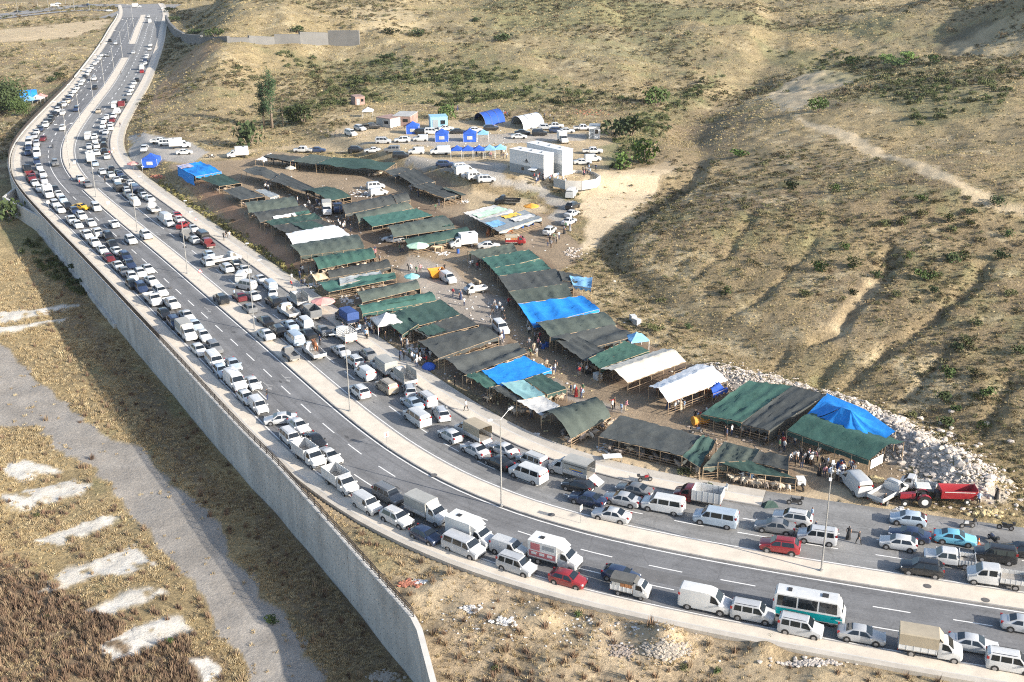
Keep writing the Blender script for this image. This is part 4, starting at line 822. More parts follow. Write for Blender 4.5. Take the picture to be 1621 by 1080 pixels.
RIGHT = """1255,818,u,W 1227,832,s,G 1235,862,u,R 1294,846,m,S 1438,820,h,B 1440,845,s,N 1422.6,858,h,W 1512,850,s,C,180 1460,897,u,D 1576,875,m,D 1618,870,s,D 1050,796,v,W 1133,817,v,B 968,814,s,W,4 985,789,s,S 1004,774,s,G 930,789,s,N 915,768,h,D
836,746.7,v,W 842,727,m,W 789,730,s,D 797,710,s,W 752,711,s,S 713,688,h,W 698.5,653,u,S,-18 660,658,v,W 652.6,637,s,B 674,630,m,W 649,617,u,S,-22 612,610,m,K 569.6,618,u,W 582,559,h,G 578,589,n,W 561.5,570,u,W 539,554,s,S 496,553,f,W 459.5,559,y,G
510,522,s,G 486.7,527,s,D 466,533,v,B 421,529.6,s,W 440,521.5,u,D 458.5,514,s,B 420,507,s,D 395,487,h,G 482,509,m,W 456,490,f,W 491,492,F,G 433,476,u,D 432,463,s,W,-20 470,472,t,W 400,467,s,W 379,469,h,M 350,473,u,D 427,450,m,B 411,441,s,W
389,450,m,S,28 382,436,n,W,-30 386,426,s,W 374,417,s,D 358.5,423,u,W 328,413,u,W 330,402,h,B 307,379,h,W 328,382,k,M 320,371,v,D 296,370,f,G 305,361,s,W 289,355.6,h,R,-40 283,347,s,W 278.5,340,h,R 266,352,s,W 260,343,p,W 242,328,f,W 236,314,s,W 227,309,s,W 213,319,m,W 209,312,s,W
202,307,s,G 222,303,s,D 213,297,v,N 200,300,h,S 187,295,v,D 206,289,h,S 196,282,s,D 189,275,s,N 184,284,s,W 175,276,h,S 161,271,h,S 185,273,h,D 176,267,h,D 150,258,s,B 142,250,b,W 169,247,h,W 164.5,238.5,s,D 152.6,241,u,W 141.5,238.5,s,W 153,230,u,W 141,231,s,S 164.5,229,u,D 164.5,222,s,D 151,222,h,W 166,215,s,G
139,214,p,W 150,216,u,W 167.4,209,s,W 161.5,206,s,S 175.5,202,h,W 175,197,h,W 163,198.5,u,W 164.5,191,h,W 178,189.6,h,M 169,185,h,W 180,183,u,W 185,176,f,W 155.6,175,s,K 192.6,165,F,M 181.5,165,p,W 197,159,h,D 205,148,h,S 208,142,h,W 210,136,h,W 212.6,131,s,W 217,126,h,D 224.5,112.6,h,R 224.5,106,p,W 230,100,h,W 230,95,h,N 232,90,h,S 233,86.7,h,W 237,77,h,W 238,71,u,W 211,82.7,s,S
237,33,p,W 235,25.5,u,W 256,13,h,W"""
OTHER = {  # zone: (wording, list)
 'the market lane': "709.6,444,n,W,-60 793,523,m,W,-70 622,381,s,W,160 774,391,s,W,0 870,368,u,W,70 900.7,352.6,s,W,60 905,340,s,W,60 906.7,328,u,D,60 905,309,p,W,75 518,336,c,W,-80 535,332,f,N,-80 595,297,m,W,20 599,307,n,W,25 803,321,f,D,170",
 'the lay-by beside the blue gazebo': "229,237,k,S,-80 253,225,k,W,10 264,228,m,W,10 286,232,b,W,12 292,242,s,W,12",
 'the track above the dark canopies': "376,247,b,W,195 480,239,k,W,175 503,238.5,s,N,0 564,238.5,u,D,0 590,239,s,W,180 621,239,m,G,180 635,248,m,D,0 659,241.5,n,W,180 697,242,p,W,180",
 'the upper track below the blue walled gazebos': "607,225,m,S,0 637,223,u,W,180 666,221,n,W,180 555.6,212.6,m,W,-50 570,204.5,u,W,-50 588,202,k,D,20",
 'the slaughter camp car park': "684,210,m,W,0 669,210,u,D,0 725,209,s,D,10 706,204,s,W,10 777,204,u,D,10 752.6,206.7,h,W,10 821.5,217,s,W,0 827,211,s,D,0 854,212,m,D,0 881,208,u,N,0 897,208,s,W,0 891,223,b,W,-80 864,203,u,S,0 878,201,k,W,0 922,204,k,W,0",
 'the bank beside the white cabins': "731,267,m,W,20 737,274,p,W,20 745,279,s,S,20 753,281.5,m,W,20 769.6,286,m,S,15 704,262,u,N,0 938,241,k,W,0 922,258,s,W,0 938,253,n,W,10",
 'the far crossing road': "28,18,s,D,8 87,9,p,W,8 92,5,h,W,8 217,10,b,W,0 137,8,f,N,0 173,16,h,W,5",
}
ORD = lambda n: '%d%s' % (n, 'th' if 10 <= n % 100 <= 20 else {1: 'st', 2: 'nd', 3: 'rd'}.get(n % 10, 'th'))
def place(rows):
    P = [r_.split(',') for r_ in rows.split()]; xy = np.array([(float(a[0]), float(a[1])) for a in P]); return P, xy
def lod_of(y): return 0 if y > 560 else 1 if y > 292 else 2
def describe(kind, col): return '%s %s' % (CC[col], WORDS.get(K[kind]) or ('pickup' if K[kind].startswith('pickup') else 'pickup lorry' if K[kind].startswith('small cab+board') else LOADW[K[kind].split('+')[1]]))
HH = {'s': .7, 'h': .72, 'u': .85, 'm': .9, 'p': 1.15, 'v': 1.0, 'n': .9, 'bus': 1.4}
for side, rows, flip in (('left', LEFT, True), ('right', RIGHT, False)):
    P, xy = place(rows); pos = np.vstack([plane([xy[i]], HH.get(P[i][2], 1.1))[0] for i in range(len(P))]); t, s = sdist(pos[:, 0], pos[:, 1], ROAD); rws = {}
    for i, a in enumerate(P):
        if side == 'left': rw_ = 'the retaining wall kerb row' if t[i] < -7.2 else 'the second row beside the wall' if t[i] < -3.7 else 'the lane beside the median, wall side' if t[i] < 0 else 'the median crossers'
        else: rw_ = 'the market lay-by row' if t[i] > 13.0 else 'the market kerb row' if t[i] > 9.6 else 'the middle market-side row' if t[i] > 6.4 else 'the lane beside the median, market side' if t[i] > 3.0 else 'the median crossers'
        rws.setdefault(rw_, []).append(i)
    for rw_, ids in rws.items():
        ids.sort(key=lambda i: s[i])
        for n_, i in enumerate(ids):
            a = P[i]; rz = road_heading(s[i])+(math.pi if flip else 0)+R(float(a[4]) if len(a) > 4 else random.uniform(-2.5, 2.5))
            on = .152 if 0 <= t[i] <= 3.2 and not (G1a < s[i] < G1b) else (.142 if t[i] > 13.25 and s[i] > sR0 else .0)
            vehicle(K[a[2]], CC[a[3]], (pos[i][0], pos[i][1], on+.004), rz, lod_of(xy[i][1]), '%s, %s from the right end of %s' % (describe(a[2], a[3]), ORD(n_+1), rw_), rw_, canvas='canvgrey')
for zone, rows in OTHER.items():
    P, xy = place(rows); pos = ground_at(xy+np.array([0, 2.5])); order = np.argsort(xy[:, 0])
    for n_, i in enumerate(order):
        a = P[i]; gz = pos[i][2]
        vehicle(K[a[2]], CC[a[3]], (pos[i][0], pos[i][1], gz+.02), R(float(a[4])), lod_of(xy[i][1]) if xy[i][1] > 250 else 2, '%s, %s from the left on %s' % (describe(a[2], a[3]), ORD(n_+1), zone) , 'vehicles on '+zone, canvas='canvgrey')
# ---- the ones with a look of their own
def special(kind, col, px, py, label, turn=0, canvas='canvgrey', flip=None, z=0.0, hc=1.1, lod=0, name=None, world=None, boards=None):
    p = plane([(px, py)], hc)[0]; t, s = sdist([p[0]], [p[1]], ROAD)
    rz = road_heading(s[0])+(math.pi if (t[0] < 0 if flip is None else flip) else 0)+R(turn)
    if world is not None: rz = R(world)
    o = vehicle(kind, col, (p[0], p[1], z+.004), rz, lod, label, None, canvas, name, boards); return o
def add_part(o, name, mb, mk): return link(name, mb.mesh(name), o, mats=mk)
special('lorry cab+canvas', 'white', 1475, 1018, 'white lorry with a beige canvas cover at the bottom right kerb', canvas='canvbeige', hc=1.3)
special('small cab+opencanvas', 'white', 999, 926, 'small white lorry with charcoal roof over crates, beside the red hatchback', canvas='canvdark')
fr = special('lorry cab+fridge', 'white', 881, 875, 'white refrigerated lorry with red and grey adverts on its side', hc=1.4)
special('lorry cab+fridge', 'white', 747, 840, 'white box lorry with a roof deflector behind the silver van', hc=1.4)
special('lorry cab+canvas', 'white', 678, 803, 'big grey tarpaulin lorry in the second lane beside the wall', hc=1.5)
special('lorry cab+canvas', 'white', 295, 522, 'pale grey canvas lorry in the wall-side queue', lod=1, hc=1.4)
special('lorry cab+canvas', 'navy', 548, 499, 'navy tarpaulin lorry with cream roof at the market entrance', canvas='canvblue', lod=0, z=.14, hc=1.4)
special('lorry cab+cage', 'white', 544, 527, 'white slatted cage lorry backed up at the market entrance', lod=0, hc=1.2)
special('lorry cab+canvas', 'white', 606, 575, 'white and grey covered lorry parked along the market kerb', hc=1.4)
special('lorry cab+tall', 'white', 636, 593, 'open lorry with tall grey side panels and a white tailgate', canvas='canvgrey', hc=1.2)
special('lorry cab+ramp', 'white', 747, 679, 'white covered lorry with its rear open and ramp down', canvas='canvbeige', hc=1.3)
pr_ = special('lorry cab+ramp', 'white', 903, 738, 'white covered lorry with a blue and gold swoosh on its side', canvas='canvgrey', hc=1.3)
special('lorry cab+high', 'maroon', 1104, 782, 'maroon-cabbed lorry with white slatted sides at the market kerb', boards='white')
special('crew cab+board', 'white', 1577, 911, 'white crew-cab lorry with timber on its flat bed, right edge', hc=1.0)
special('pickup cab+board', 'white', 1503, 881, 'white double-cab pickup beside the cyan saloon', hc=.9)
special('lorry cab+board', 'white', 359, 407, 'white flatbed lorry standing crosswise in the market lane', lod=1, world=35)
bus = special('minibus', 'white', 1282, 958, 'white and teal minibus with dark windows in the second lane', hc=1.4)
sec = SPEC['minibus']['sec']
for sg in (1, -1):
    mb = MB(); xs = [3.2, 2.4, 1.0, -1.0, -3.2]
    for a, b in zip(xs[:-1], xs[1:]):
        q = [(a, sg*(sec.at(a)[1]+.03), .5), (b, sg*(sec.at(b)[1]+.03), .5), (b, sg*(sec.at(b)[3]+.03), 1.28), (a, sg*(sec.at(a)[3]+.03), 1.28)]; mb.add(q if sg > 0 else q[::-1], [(0, 1, 2, 3)])
    add_part(bus, 'teal_panel', mb, VM['teal'])
mb = MB(); mb.add([(3.47, -.8, .55), (3.47, .8, .55), (3.38, .9, 1.2), (3.38, -.9, 1.2)], [(0, 1, 2, 3)]); add_part(bus, 'teal_front', mb, VM['teal'])
for x0, x1 in ((1.1, 1.7), (-2.2, -1.8)):
    mb = MB(); mb.box(x0, x1, -.3, .3, 2.72, 2.86); add_part(bus, 'roof_hatch', mb, VM['trim'])
def panel_on(o, side, x0, x1, z0, z1, y, mk, name='advert_panel'):
    mb = MB(); mb.box(x0, x1, *( (y, y+.012) if side > 0 else (-y-.012, -y)), z0, z1); return add_part(o, name, mb, mk)
for sd_ in (1, -1):
    panel_on(fr, sd_, -2.8, .35, .95, 1.62, 1.055, VM['redprint']); panel_on(fr, sd_, -2.6, -1.5, 1.75, 2.55, 1.055, VM['redprint']); panel_on(fr, sd_, -1.2, .2, 2.0, 2.5, 1.055, VM['greyprint'])
    for i in range(3): panel_on(fr, sd_, -2.5+i*.95, -1.9+i*.95, 1.2, 1.5, 1.07, VM['boxwhite'])
    panel_on(pr_, sd_, -2.4, -.9, 1.35, 1.5, 1.07, VM['blueprint']); panel_on(pr_, sd_, -2.2, -.5, 1.52, 1.66, 1.07, VM['goldprint']); panel_on(pr_, sd_, -2.8, .3, 2.05, 2.2, 1.07, VM['canvdark'])
# ------------------------------------------------------------------ market canopies, tents, cabins
CLOTH = {k: mat('cloth_'+k, c, .75, var=.24, vscale=.5, bump=.08, bscale=1.1, spec=.3, rnd=.14) for k, c in [
 ('charcoal', (.062,.068,.066)), ('olive', (.078,.096,.082)), ('dark green', (.036,.07,.06)), ('green', (.045,.105,.084)), ('teal', (.042,.105,.09)), ('pale teal', (.20,.36,.38)), ('blue', (.015,.21,.60)), ('royal blue', (.03,.10,.45)),
 ('white', (.74,.75,.75)), ('cream', (.62,.56,.46)), ('pale grey', (.46,.46,.45)), ('sky blue', (.20,.42,.66)), ('beige', (.55,.45,.30)), ('pink', (.62,.30,.27)), ('mint', (.42,.60,.46)), ('orange', (.66,.30,.05)), ('aqua', (.25,.62,.62)), ('slate', (.22,.25,.27)), ('yellow', (.66,.44,.08)), ('lilac', (.50,.47,.58))]}
M_WOOD = mat('pole_timber', (.34,.25,.16), .85, var=.25, vscale=2, rnd=.2)
M_RAILW = mat('pen_rails', (.27,.19,.12), .85, var=.3, vscale=2, rnd=.2)
PENS = []
def cloth(name, C, bays, col, parent, base, style='flat', rise=.5, sag=.16, seed=0, nv=11, thick=True):
    """C: four world corners, back-left, back-right, front-right, front-left"""
    nu = bays*5+1; P = []
    for i in range(nu):
        u = i/(nu-1); row = []
        for j in range(nv):
            v = j/(nv-1); a = C[0]*(1-u)+C[1]*u; b = C[3]*(1-u)+C[2]*u; p = a*(1-v)+b*v
            bay = abs(math.sin(math.pi*(u*bays+.3*math.sin(4.3*u+seed)*math.sin(math.pi*u)))); ed = math.sin(math.pi*v)
            z = -sag*bay*(0.35+.65*ed)
            if style == 'arch': z += rise*ed**.8
            elif style == 'gable': z += rise*(1-abs(2*v-1))
            elif style == 'peak': z += rise*(1-abs(2*v-1))*(1-.25*abs(2*u-1))
            elif style == 'wavy': z += .3*math.sin(v*7+u*3+seed)*ed
            q = p.copy(); q[2] += z+.10*math.sin(seed*3.1+i*1.7+j*2.3)*ed+(.09 if style != 'gable' else .04)*random.uniform(-1, 1)
            if j in (0, nv-1): q[:2] += (b-a)[:2]/np.linalg.norm(b-a)*(.10*math.sin(i*1.9+seed))*(1 if j else -1)
            row.append(tuple(q-base))
        P.append(row)
    mb = MB(); mb.grid(P); 
    if thick: mb.grid([[(x, y, z-.04) for x, y, z in r_[::-1]] for r_ in P])
    return mb.build(name, CLOTH[col], parent, smooth=True)
def pole(mb_name, p, q, r_, m, parent, base):
    mb = MB(); mb.tube(Vector(p-base), Vector(q-base), r_, r_, 5); return mb.build(mb_name, m, parent)
def canopy(label, px, col, style='flat', bays=4, zb=2.5, zf=2.05, rise=.75, sag=.2, pen=0, group='market canopies', rails=True, extra=None, name='market_canopy'):
    q_ = np.array(px, float); dl = (q_[3]-q_[0])*(.10 if name == 'market_canopy' else 0); dr_ = (q_[2]-q_[1])*(.10 if name == 'market_canopy' else 0); q_ = q_+np.array([-dl, -dr_, dr_, dl])
    Pb = ground_at(q_[:2], zb); Pf = ground_at(q_[2:4], zf); C = [Pb[0], Pb[1], Pf[0], Pf[1]]
    for k_ in range(4): C[k_] = C[k_]+np.array([0, 0, random.uniform(-.18, .18) if name == 'market_canopy' else 0])
    base = C[3].copy(); base[2] = height(base[:1], base[1:2])[0]
    r_ = empty(name, base); tag(r_, label, 'canopy' if name == 'market_canopy' else 'tent', group)
    cloth('tarpaulin', C, bays, col, r_, base, style, rise, sag, len(label))
    for a, b in ((C[0], C[1]), (C[3], C[2])):
        for i in range(bays+1):
            q = a+(b-a)*i/bays; g = q.copy(); g[2] = height(q[:1], q[1:2])[0]-.3; q2 = q.copy(); q2[2] -= .06; pole('pole', g, q2, .05, M_WOOD, r_, base)
        a2 = a.copy(); b2 = b.copy(); a2[2] -= .1; b2[2] -= .1; pole('beam', a2, b2, .045, M_WOOD, r_, base)
    if name == 'market_canopy' and pen == 0:
        mb = MB(); e0 = C[3]; e1 = C[2]; mb.grid([[tuple(e0*(1-i/12)+e1*i/12-base+np.array([0, 0, .0])), tuple(e0*(1-i/12)+e1*i/12-base+np.array([.05*math.sin(i*1.3), -.05, -.55+.22*math.sin(i*1.9+len(label))]))] for i in range(13)]); mb.build('front_drape', CLOTH[col], r_)
    if bays >= 3 and name == 'market_canopy' and style != 'wavy':
        dn = (C[2]-C[1]); mb = MB(); mb.grid([[tuple(C[1]+dn*i/5-base+np.array([0, 0, -.02])), tuple(C[1]+dn*i/5-base+np.array([.1*math.sin(i*2.2), .1*math.cos(i), -1.75+.25*math.sin(i*1.7+len(label))]))] for i in range(6)]); mb.build('side_net', CLOTH['charcoal'], r_)  # right-end net, added to keep the low sun out from under the roof
    if rails:
        for z in (.35, .7, 1.05):
            a = C[3].copy(); b = C[2].copy(); a[2] = height(a[:1], a[1:2])[0]+z; b[2] = height(b[:1], b[1:2])[0]+z; pole('pen_rail', a, b, .04, M_RAILW, r_, base)
    if extra:
        for nm_, u0, u1, v0, v1, c2 in extra:
            def bl(u, v): a = C[0]*(1-u)+C[1]*u; b = C[3]*(1-u)+C[2]*u; p = a*(1-v)+b*v; return p+np.array([0, 0, .07+(rise*math.sin(math.pi*v)**.8 if style == 'arch' else rise*(1-abs(2*v-1)) if style == 'gable' else 0)])
            cloth(nm_, [bl(u0, v0), bl(u1, v0), bl(u1, v1), bl(u0, v1)], 2, c2, r_, base, 'flat', 0, .03, 3, 5)
    if pen: PENS.append((C, pen, label))
    return r_, C, base
D = lambda *a: list(zip(a[::2], a[1::2]))
for lab, px, col, st, bays, pen, kw in [
 ('olive barrel canopy highest on the earth bank, left end of the market', D(387,322,463,312.6,472,324,393,335.6), 'olive', 'arch', 5, 6, {}),
 ('charcoal canopy with a white hem, second on the bank', D(396,338.5,475,327,490,336,410,350), 'charcoal', 'arch', 5, 6, dict(extra=[('patch', .28, .72, .86, 1.0, 'white'), ('patch', .72, 1.0, .86, 1.0, 'teal')])),
 ('narrow dark green canopy above the patched charcoal one', D(419,350,499,339,510,347,432,358.5), 'dark green', 'flat', 5, 0, {}),
 ('charcoal canopy patched with green, touching the bright white one', D(432,359,508,347,527,356,455,370), 'charcoal', 'flat', 5, 0, dict(extra=[('patch', .38, .8, .1, .95, 'dark green')])),
 ('bright white canopy on the earth bank', D(452.6,371,529.6,357,552,371,463,387.4), 'white', 'arch', 5, 0, dict(sag=.05, rise=.35)),
 ('dark olive canopy directly below the bright white one', D(454,389,564,372.6,576,391,474,403), 'olive', 'arch', 6, 0, {}),
 ('emerald green canopy above a sheep pen near the entrance', D(492.6,409.6,586,393,594,406,503,423.7), 'green', 'arch', 6, 11, {}),
 ('charcoal ribbed canopy between the emerald and torn teal ones', D(517,430,611,412.6,618.5,422,521,439), 'charcoal', 'arch', 5, 0, {}),
 ('narrow grey canopy tucked behind the torn teal sheet', D(537,441,602,428,606,434,538,448), 'slate', 'flat', 4, 0, {}),
 ('torn teal sheet sagging between timber posts', D(504,447,625,431,627,438.5,519,460), 'teal', 'wavy', 5, 5, dict(sag=.3)),
 ('olive canopy behind the pink parasol', D(561,463.7,657,445,664.5,455.6,572.6,478.5), 'olive', 'arch', 4, 9, {}),
 ('mid green faded canopy behind the navy lorry', D(565,487.4,679,464.4,690,474,573,497), 'teal', 'arch', 5, 0, dict(extra=[('patch', .3, .75, .2, .8, 'green')])),
 ('broad dark green canopy over a sheep pen near the grey gazebo', D(633,492,700,475,727,495,660,512), 'dark green', 'flat', 3, 12, {}),
 ('drooping dark teal sheet beside the grey gazebo', D(598,502,635,492,660,511,633,527), 'dark green', 'wavy', 2, 0, dict(sag=.35)),
 ('dark green two-tone canopy with a pink flag', D(655.6,521,732.6,499,755,513,675,533), 'charcoal', 'flat', 4, 14, dict(extra=[('patch', .05, .4, .1, .9, 'dark green')])),
 ('long charcoal canopy above the blue-topped one, black side drape', D(664,544,765,518,787,532.6,691,563.7), 'charcoal', 'arch', 4, 0, dict(rise=.3)),
 ('creased charcoal canopy next to the blue tarpaulin', D(706,569.6,821,541.5,833,556,735.6,590), 'charcoal', 'wavy', 4, 8, dict(sag=.25)),
 ('wrinkled bright blue tarpaulin roof in the middle of the market', D(765,589,833,567,870,584,790,609.6), 'blue', 'flat', 2, 0, dict(sag=.12)),
 ('small green sheet roof left of the wrinkled blue tarpaulin', D(735.6,596,762,590,787,609.6,768,615), 'green', 'arch', 2, 6, dict(rise=.3)),
 ('pale teal sheet beside the wrinkled blue tarpaulin', D(796,609.6,832,601.5,860,622,829,632), 'pale teal', 'flat', 2, 0, dict(sag=.3, rails=False)),
 ('dark green sheet beside the pale teal one', D(832,601,860,593,894,612.6,863,621.5), 'dark green', 'flat', 2, 0, dict(sag=.25, rails=False)),
 ('dark sheet roof nearest the pavement under the pale teal sheet', D(778.5,615.6,795,611,827,633,814,636), 'charcoal', 'flat', 2, 8, dict(sag=.3)),
 ('pale grey awning above the caged brown sheep', D(821.5,637,860,627.4,883.7,642,854,655.6), 'pale grey', 'flat', 2, 0, dict(sag=.3, rails=False)),
 ('dark olive barrel tunnel over grey sheep beside the pavement', D(860,657.5,935,635,964,657.5,900,692.5), 'olive', 'arch', 4, 26, dict(rise=1.3, zb=1.8, zf=1.2)),
 ('long charcoal canopy over a crowded sheep pen by the pavement', D(980,661,1110,692.5,1082,719,951,687.5), 'charcoal', 'flat', 4, 44, dict(sag=.08)),
 ('crumpled dark teal sheet joining the two long pavement canopies', D(1110,692.5,1132,699,1110,737,1083,719), 'dark green', 'wavy', 2, 4, dict(sag=.3)),
 ('charcoal canopy with a timber brace by the pavement', D(1144,700,1201.5,715,1190,730,1116,735), 'olive', 'flat', 3, 0, {}),
 ('dark charcoal end sheet above the cream sheep', D(1201,715,1249,725,1248,743,1191,730), 'charcoal', 'flat', 2, 0, dict(sag=.25)),
 ('dark green front sheet hanging over the cream sheep', D(1141,732.6,1190,731,1254,753,1184,746), 'dark green', 'flat', 3, 34, dict(sag=.25)),
 ('cream gabled tent with straw-coloured floor', D(950,584,1049,552,1086,572,994,606), 'cream', 'gable', 5, 0, dict(rise=.9, zb=2.3, zf=2.1, name='market_tent', sag=.04)),
 ('white gabled tent with a wavy ridge beside the cream one', D(1027,612,1104,576,1152,601.5,1058,637), 'white', 'gable', 5, 0, dict(rise=.9, zb=2.3, zf=2.1, name='market_tent', sag=.08)),
 ('wide green canopy beside the white gabled tent', D(1179,608,1249,615.6,1181,664.4,1115.6,649.6), 'green', 'flat', 3, 0, dict(sag=.2)),
 ('wide charcoal canopy with a torn hole next to the wide green one', D(1249,615.6,1301,630,1225,677,1181,665), 'charcoal', 'flat', 3, 0, dict(sag=.15)),
 ('charcoal canopy at the top of the inner column', D(742,400,812.6,386.7,818,396,763,411), 'olive', 'flat', 4, 0, {}),
 ('green canopy, upper of the inner column pair', D(763,411,838.5,395.6,853,408,779,426), 'teal', 'flat', 4, 0, {}),
 ('green canopy, lower of the inner column pair', D(778,426,859,413,871,424,789.6,438), 'teal', 'flat', 4, 5, {}),
 ('big charcoal canopy in the inner column above the framed blue roof', D(789.6,438.5,881.5,426,905,450,806,463), 'charcoal', 'flat', 4, 0, {}),
 ('olive canopy touching the framed blue roof', D(806,463,898,450,906.7,469,821,482), 'olive', 'flat', 4, 5, {}),
 ('small charcoal sheet behind the sky blue scrap', D(884.6,429.6,924,437,914,447,890,443.7), 'charcoal', 'flat', 2, 0, dict(rails=False)),
 ('sky blue scrap of tarpaulin at the foot of the hill', D(902,438.5,938,442,936,456,906.7,449.6), 'sky blue', 'flat', 2, 0, dict(rails=False, sag=.25)),
 ('framed bright blue roof sagging in eight bays', D(822,484.4,923,469,946.7,486.7,841.5,512.6), 'blue', 'flat', 4, 0, dict(sag=.45)),
 ('olive green canopy below the framed blue roof', D(851,512,956,495.6,974,512.6,872,536), 'olive', 'arch', 5, 0, dict(rise=.35)),
 ('crumpled charcoal sheet at the hill foot below the olive canopy', D(876,536,973,515,1002,531,930,548), 'charcoal', 'wavy', 3, 0, {}),
 ('charcoal sheet with holes beside the green one', D(884,541,918,534,971,561.5,922,569), 'charcoal', 'flat', 3, 6, {}),
 ('green sheet touching the cream tent', D(932,569,992,541.5,1025,552,947,583.7), 'green', 'flat', 4, 0, {}),
 ('charcoal canopy, left part of the highest dark row', D(420,248,432,244,475,248,463,257), 'charcoal', 'flat', 3, 0, {}),
 ('charcoal canopy, middle part of the highest dark row', D(464,255,495.6,244,534,249.6,509,261.5), 'olive', 'flat', 3, 0, {}),
 ('dark teal canopy, right part of the highest dark row', D(509,260.7,535.6,250,619,256.5,599,269), 'dark green', 'wavy', 4, 6, {}),
 ('white scrap sheet at the left end of the highest row', D(405,252.6,429,242,432,246,415,254), 'white', 'flat', 2, 0, dict(rails=False)),
 ('charcoal canopy, upper half of the slanting row', D(386,271,409.6,264.4,450,275.6,433,287), 'charcoal', 'wavy', 3, 0, {}),
 ('charcoal canopy, lower half of the slanting row', D(433,286.5,450,276,494,297,479,303), 'charcoal', 'flat', 3, 0, {}),
 ('dark green hipped canopy ending the slanting row', D(481,302,516,296,552,309,516,317), 'dark green', 'arch', 3, 5, {}),
 ('rippled bright blue tarpaulin tent at the left end of the market', D(281,263.7,320,257,348,271,307,278.5), 'blue', 'wavy', 3, 0, dict(extra=[('patch', .0, .5, 0, .3, 'lilac')])),
 ('dark green canopy below the rippled blue tent', D(317,283,354,277,379,287.4,344,293), 'dark green', 'flat', 3, 4, {}),
 ('charcoal canopy third below the rippled blue tent', D(354,302,384,295.6,416,309,379,315.6), 'charcoal', 'flat', 3, 4, {}),
 ('long charcoal ribbed canopy beside the white minivans', D(538.5,327,618,310,626.7,320.7,546,337), 'charcoal', 'arch', 5, 0, {}),
 ('short charcoal end canopy with a white flap', D(619,312,641.5,306.7,649,314,627,321), 'charcoal', 'arch', 2, 0, {}),
 ('olive ribbed canopy above the teal strip', D(560,339,631,324,652,329,567,349), 'olive', 'arch', 5, 0, {}),
 ('teal striped lean-to roof above the green barrel', D(575,346,661,331,683,339,588,357), 'teal', 'flat', 6, 5, dict(sag=.05)),
 ('dark green barrel canopy with a bright rounded end', D(612,360,702,342,719,359,622,375), 'olive', 'arch', 5, 5, dict(extra=[('patch', .82, 1.0, .05, .9, 'green')])),
 ('dark green long canopy behind the white box lorry', D(635,380,736,360,745,369.6,646,389), 'dark green', 'arch', 5, 0, {}),
 ('vinyl banner roof printed white and green', D(735.6,338.5,784,324,810,332.6,759,349), 'pale grey', 'flat', 3, 0, dict(extra=[('printed_band', .1, .95, .35, .8, 'mint')])),
 ('vinyl banner roof printed grey and gold', D(759,349,832,333,855.6,344,787,365), 'slate', 'flat', 3, 0, dict(extra=[('printed_band', .45, .8, .1, .35, 'yellow'), ('printed_band', .5, .95, .45, .75, 'pale grey'), ('printed_band', .02, .3, .3, .7, 'sky blue')])),
 ('charcoal canopy with white flap, first below the camp bank', D(609,270,638.5,264,655,270,624,279), 'charcoal', 'flat', 2, 0, {}),
 ('charcoal canopy, second below the camp bank', D(631,277,658,268,686,285,658,294), 'charcoal', 'flat', 3, 0, {}),
 ('charcoal canopy, third below the camp bank', D(656,295.6,683,289.6,726,306,699,312), 'charcoal', 'flat', 3, 0, dict(extra=[('patch', .85, 1.1, .5, 1.1, 'olive')])),
 ('small beige sheet tent at the market entrance', D(487,435,504,434,520,440,500,444.4), 'beige', 'gable', 2, 0, dict(rails=False, name='market_tent')),
 ('small blue sheet between the white tent and the green canopy', D(1121,611,1135,607,1151,615,1128,622), 'royal blue', 'wavy', 2, 0, dict(rails=False)),
 ('grey sheet joining the slanting row to the teal one', D(404,302,420,299,440,307,425,311), 'slate', 'flat', 2, 0, dict(rails=False)),
 ]: canopy(lab, px, col, st, bays, pen=pen, **kw)
bt_ = [o for o in COL.objects if o.get('label', '').startswith('rippled bright blue')][0]; q = ground_at(np.array([(281,263.7), (307,279.5), (300,288)], float), 2.2); b0 = np.array(bt_.location)
mb = MB(); mb.grid([[tuple(q[0]*(1-i/8)+q[1]*i/8-b0+np.array([0, 0, .1])), tuple(q[0]*(1-i/8)+q[1]*i/8-b0+np.array([.15*math.sin(i*2), -.3, -1.2])), tuple(q[0]*(1-i/8)+q[1]*i/8-b0+np.array([.2*math.sin(i), -.5, -2.4]))] for i in range(9)]); mb.build('side_drape', CLOTH['blue'], bt_, smooth=True)
# side drape of the blue tent, the big blue peaked tarpaulin and the green gabled pavilion by the rubble
gp, Cg, bg_ = canopy('green gabled pavilion with a deep valance under the blue peak', D(1300,652,1431,700,1376,728.5,1246,681), 'green', 'gable', 5, zb=2.6, zf=2.6, rise=.9, sag=.03, name='market_tent', rails=False)
mb = MB(); mb.grid([[tuple(Cg[3]*(1-i/10)+Cg[2]*i/10-bg_+np.array([0, 0, z])) for z in (-.75+.06*math.sin(i*2), 0.02)] for i in range(11)]); mb.build('valance', CLOTH['dark green'], gp)
mb = MB(); e = Cg[2]-bg_; n_ = (Cg[1]-Cg[2]); n_ /= np.linalg.norm(n_); q0 = e+n_*.3; q1 = e+n_*2.4; mb.hexa([tuple(q0+np.array([.05, -.05, -1.3])), tuple(q1+np.array([.05, -.05, -1.3])), tuple(q1+np.array([.09, -.05, -1.3])), tuple(q0+np.array([.09, -.05, -1.3]))], [tuple(q0+np.array([.05, -.05, -.1])), tuple(q1+np.array([.05, -.05, -.1])), tuple(q1+np.array([.09, -.05, -.1])), tuple(q0+np.array([.09, -.05, -.1]))]); mb.build('sign_board', CLOTH['white'], gp)
A = ground_at(np.array([(1272,662), (1417.8,683), (1398,697), (1357,698), (1309.6,680)], float), 3.0); ap1 = ground_at(np.array([(1332,645), (1347,650)], float), 5.0)
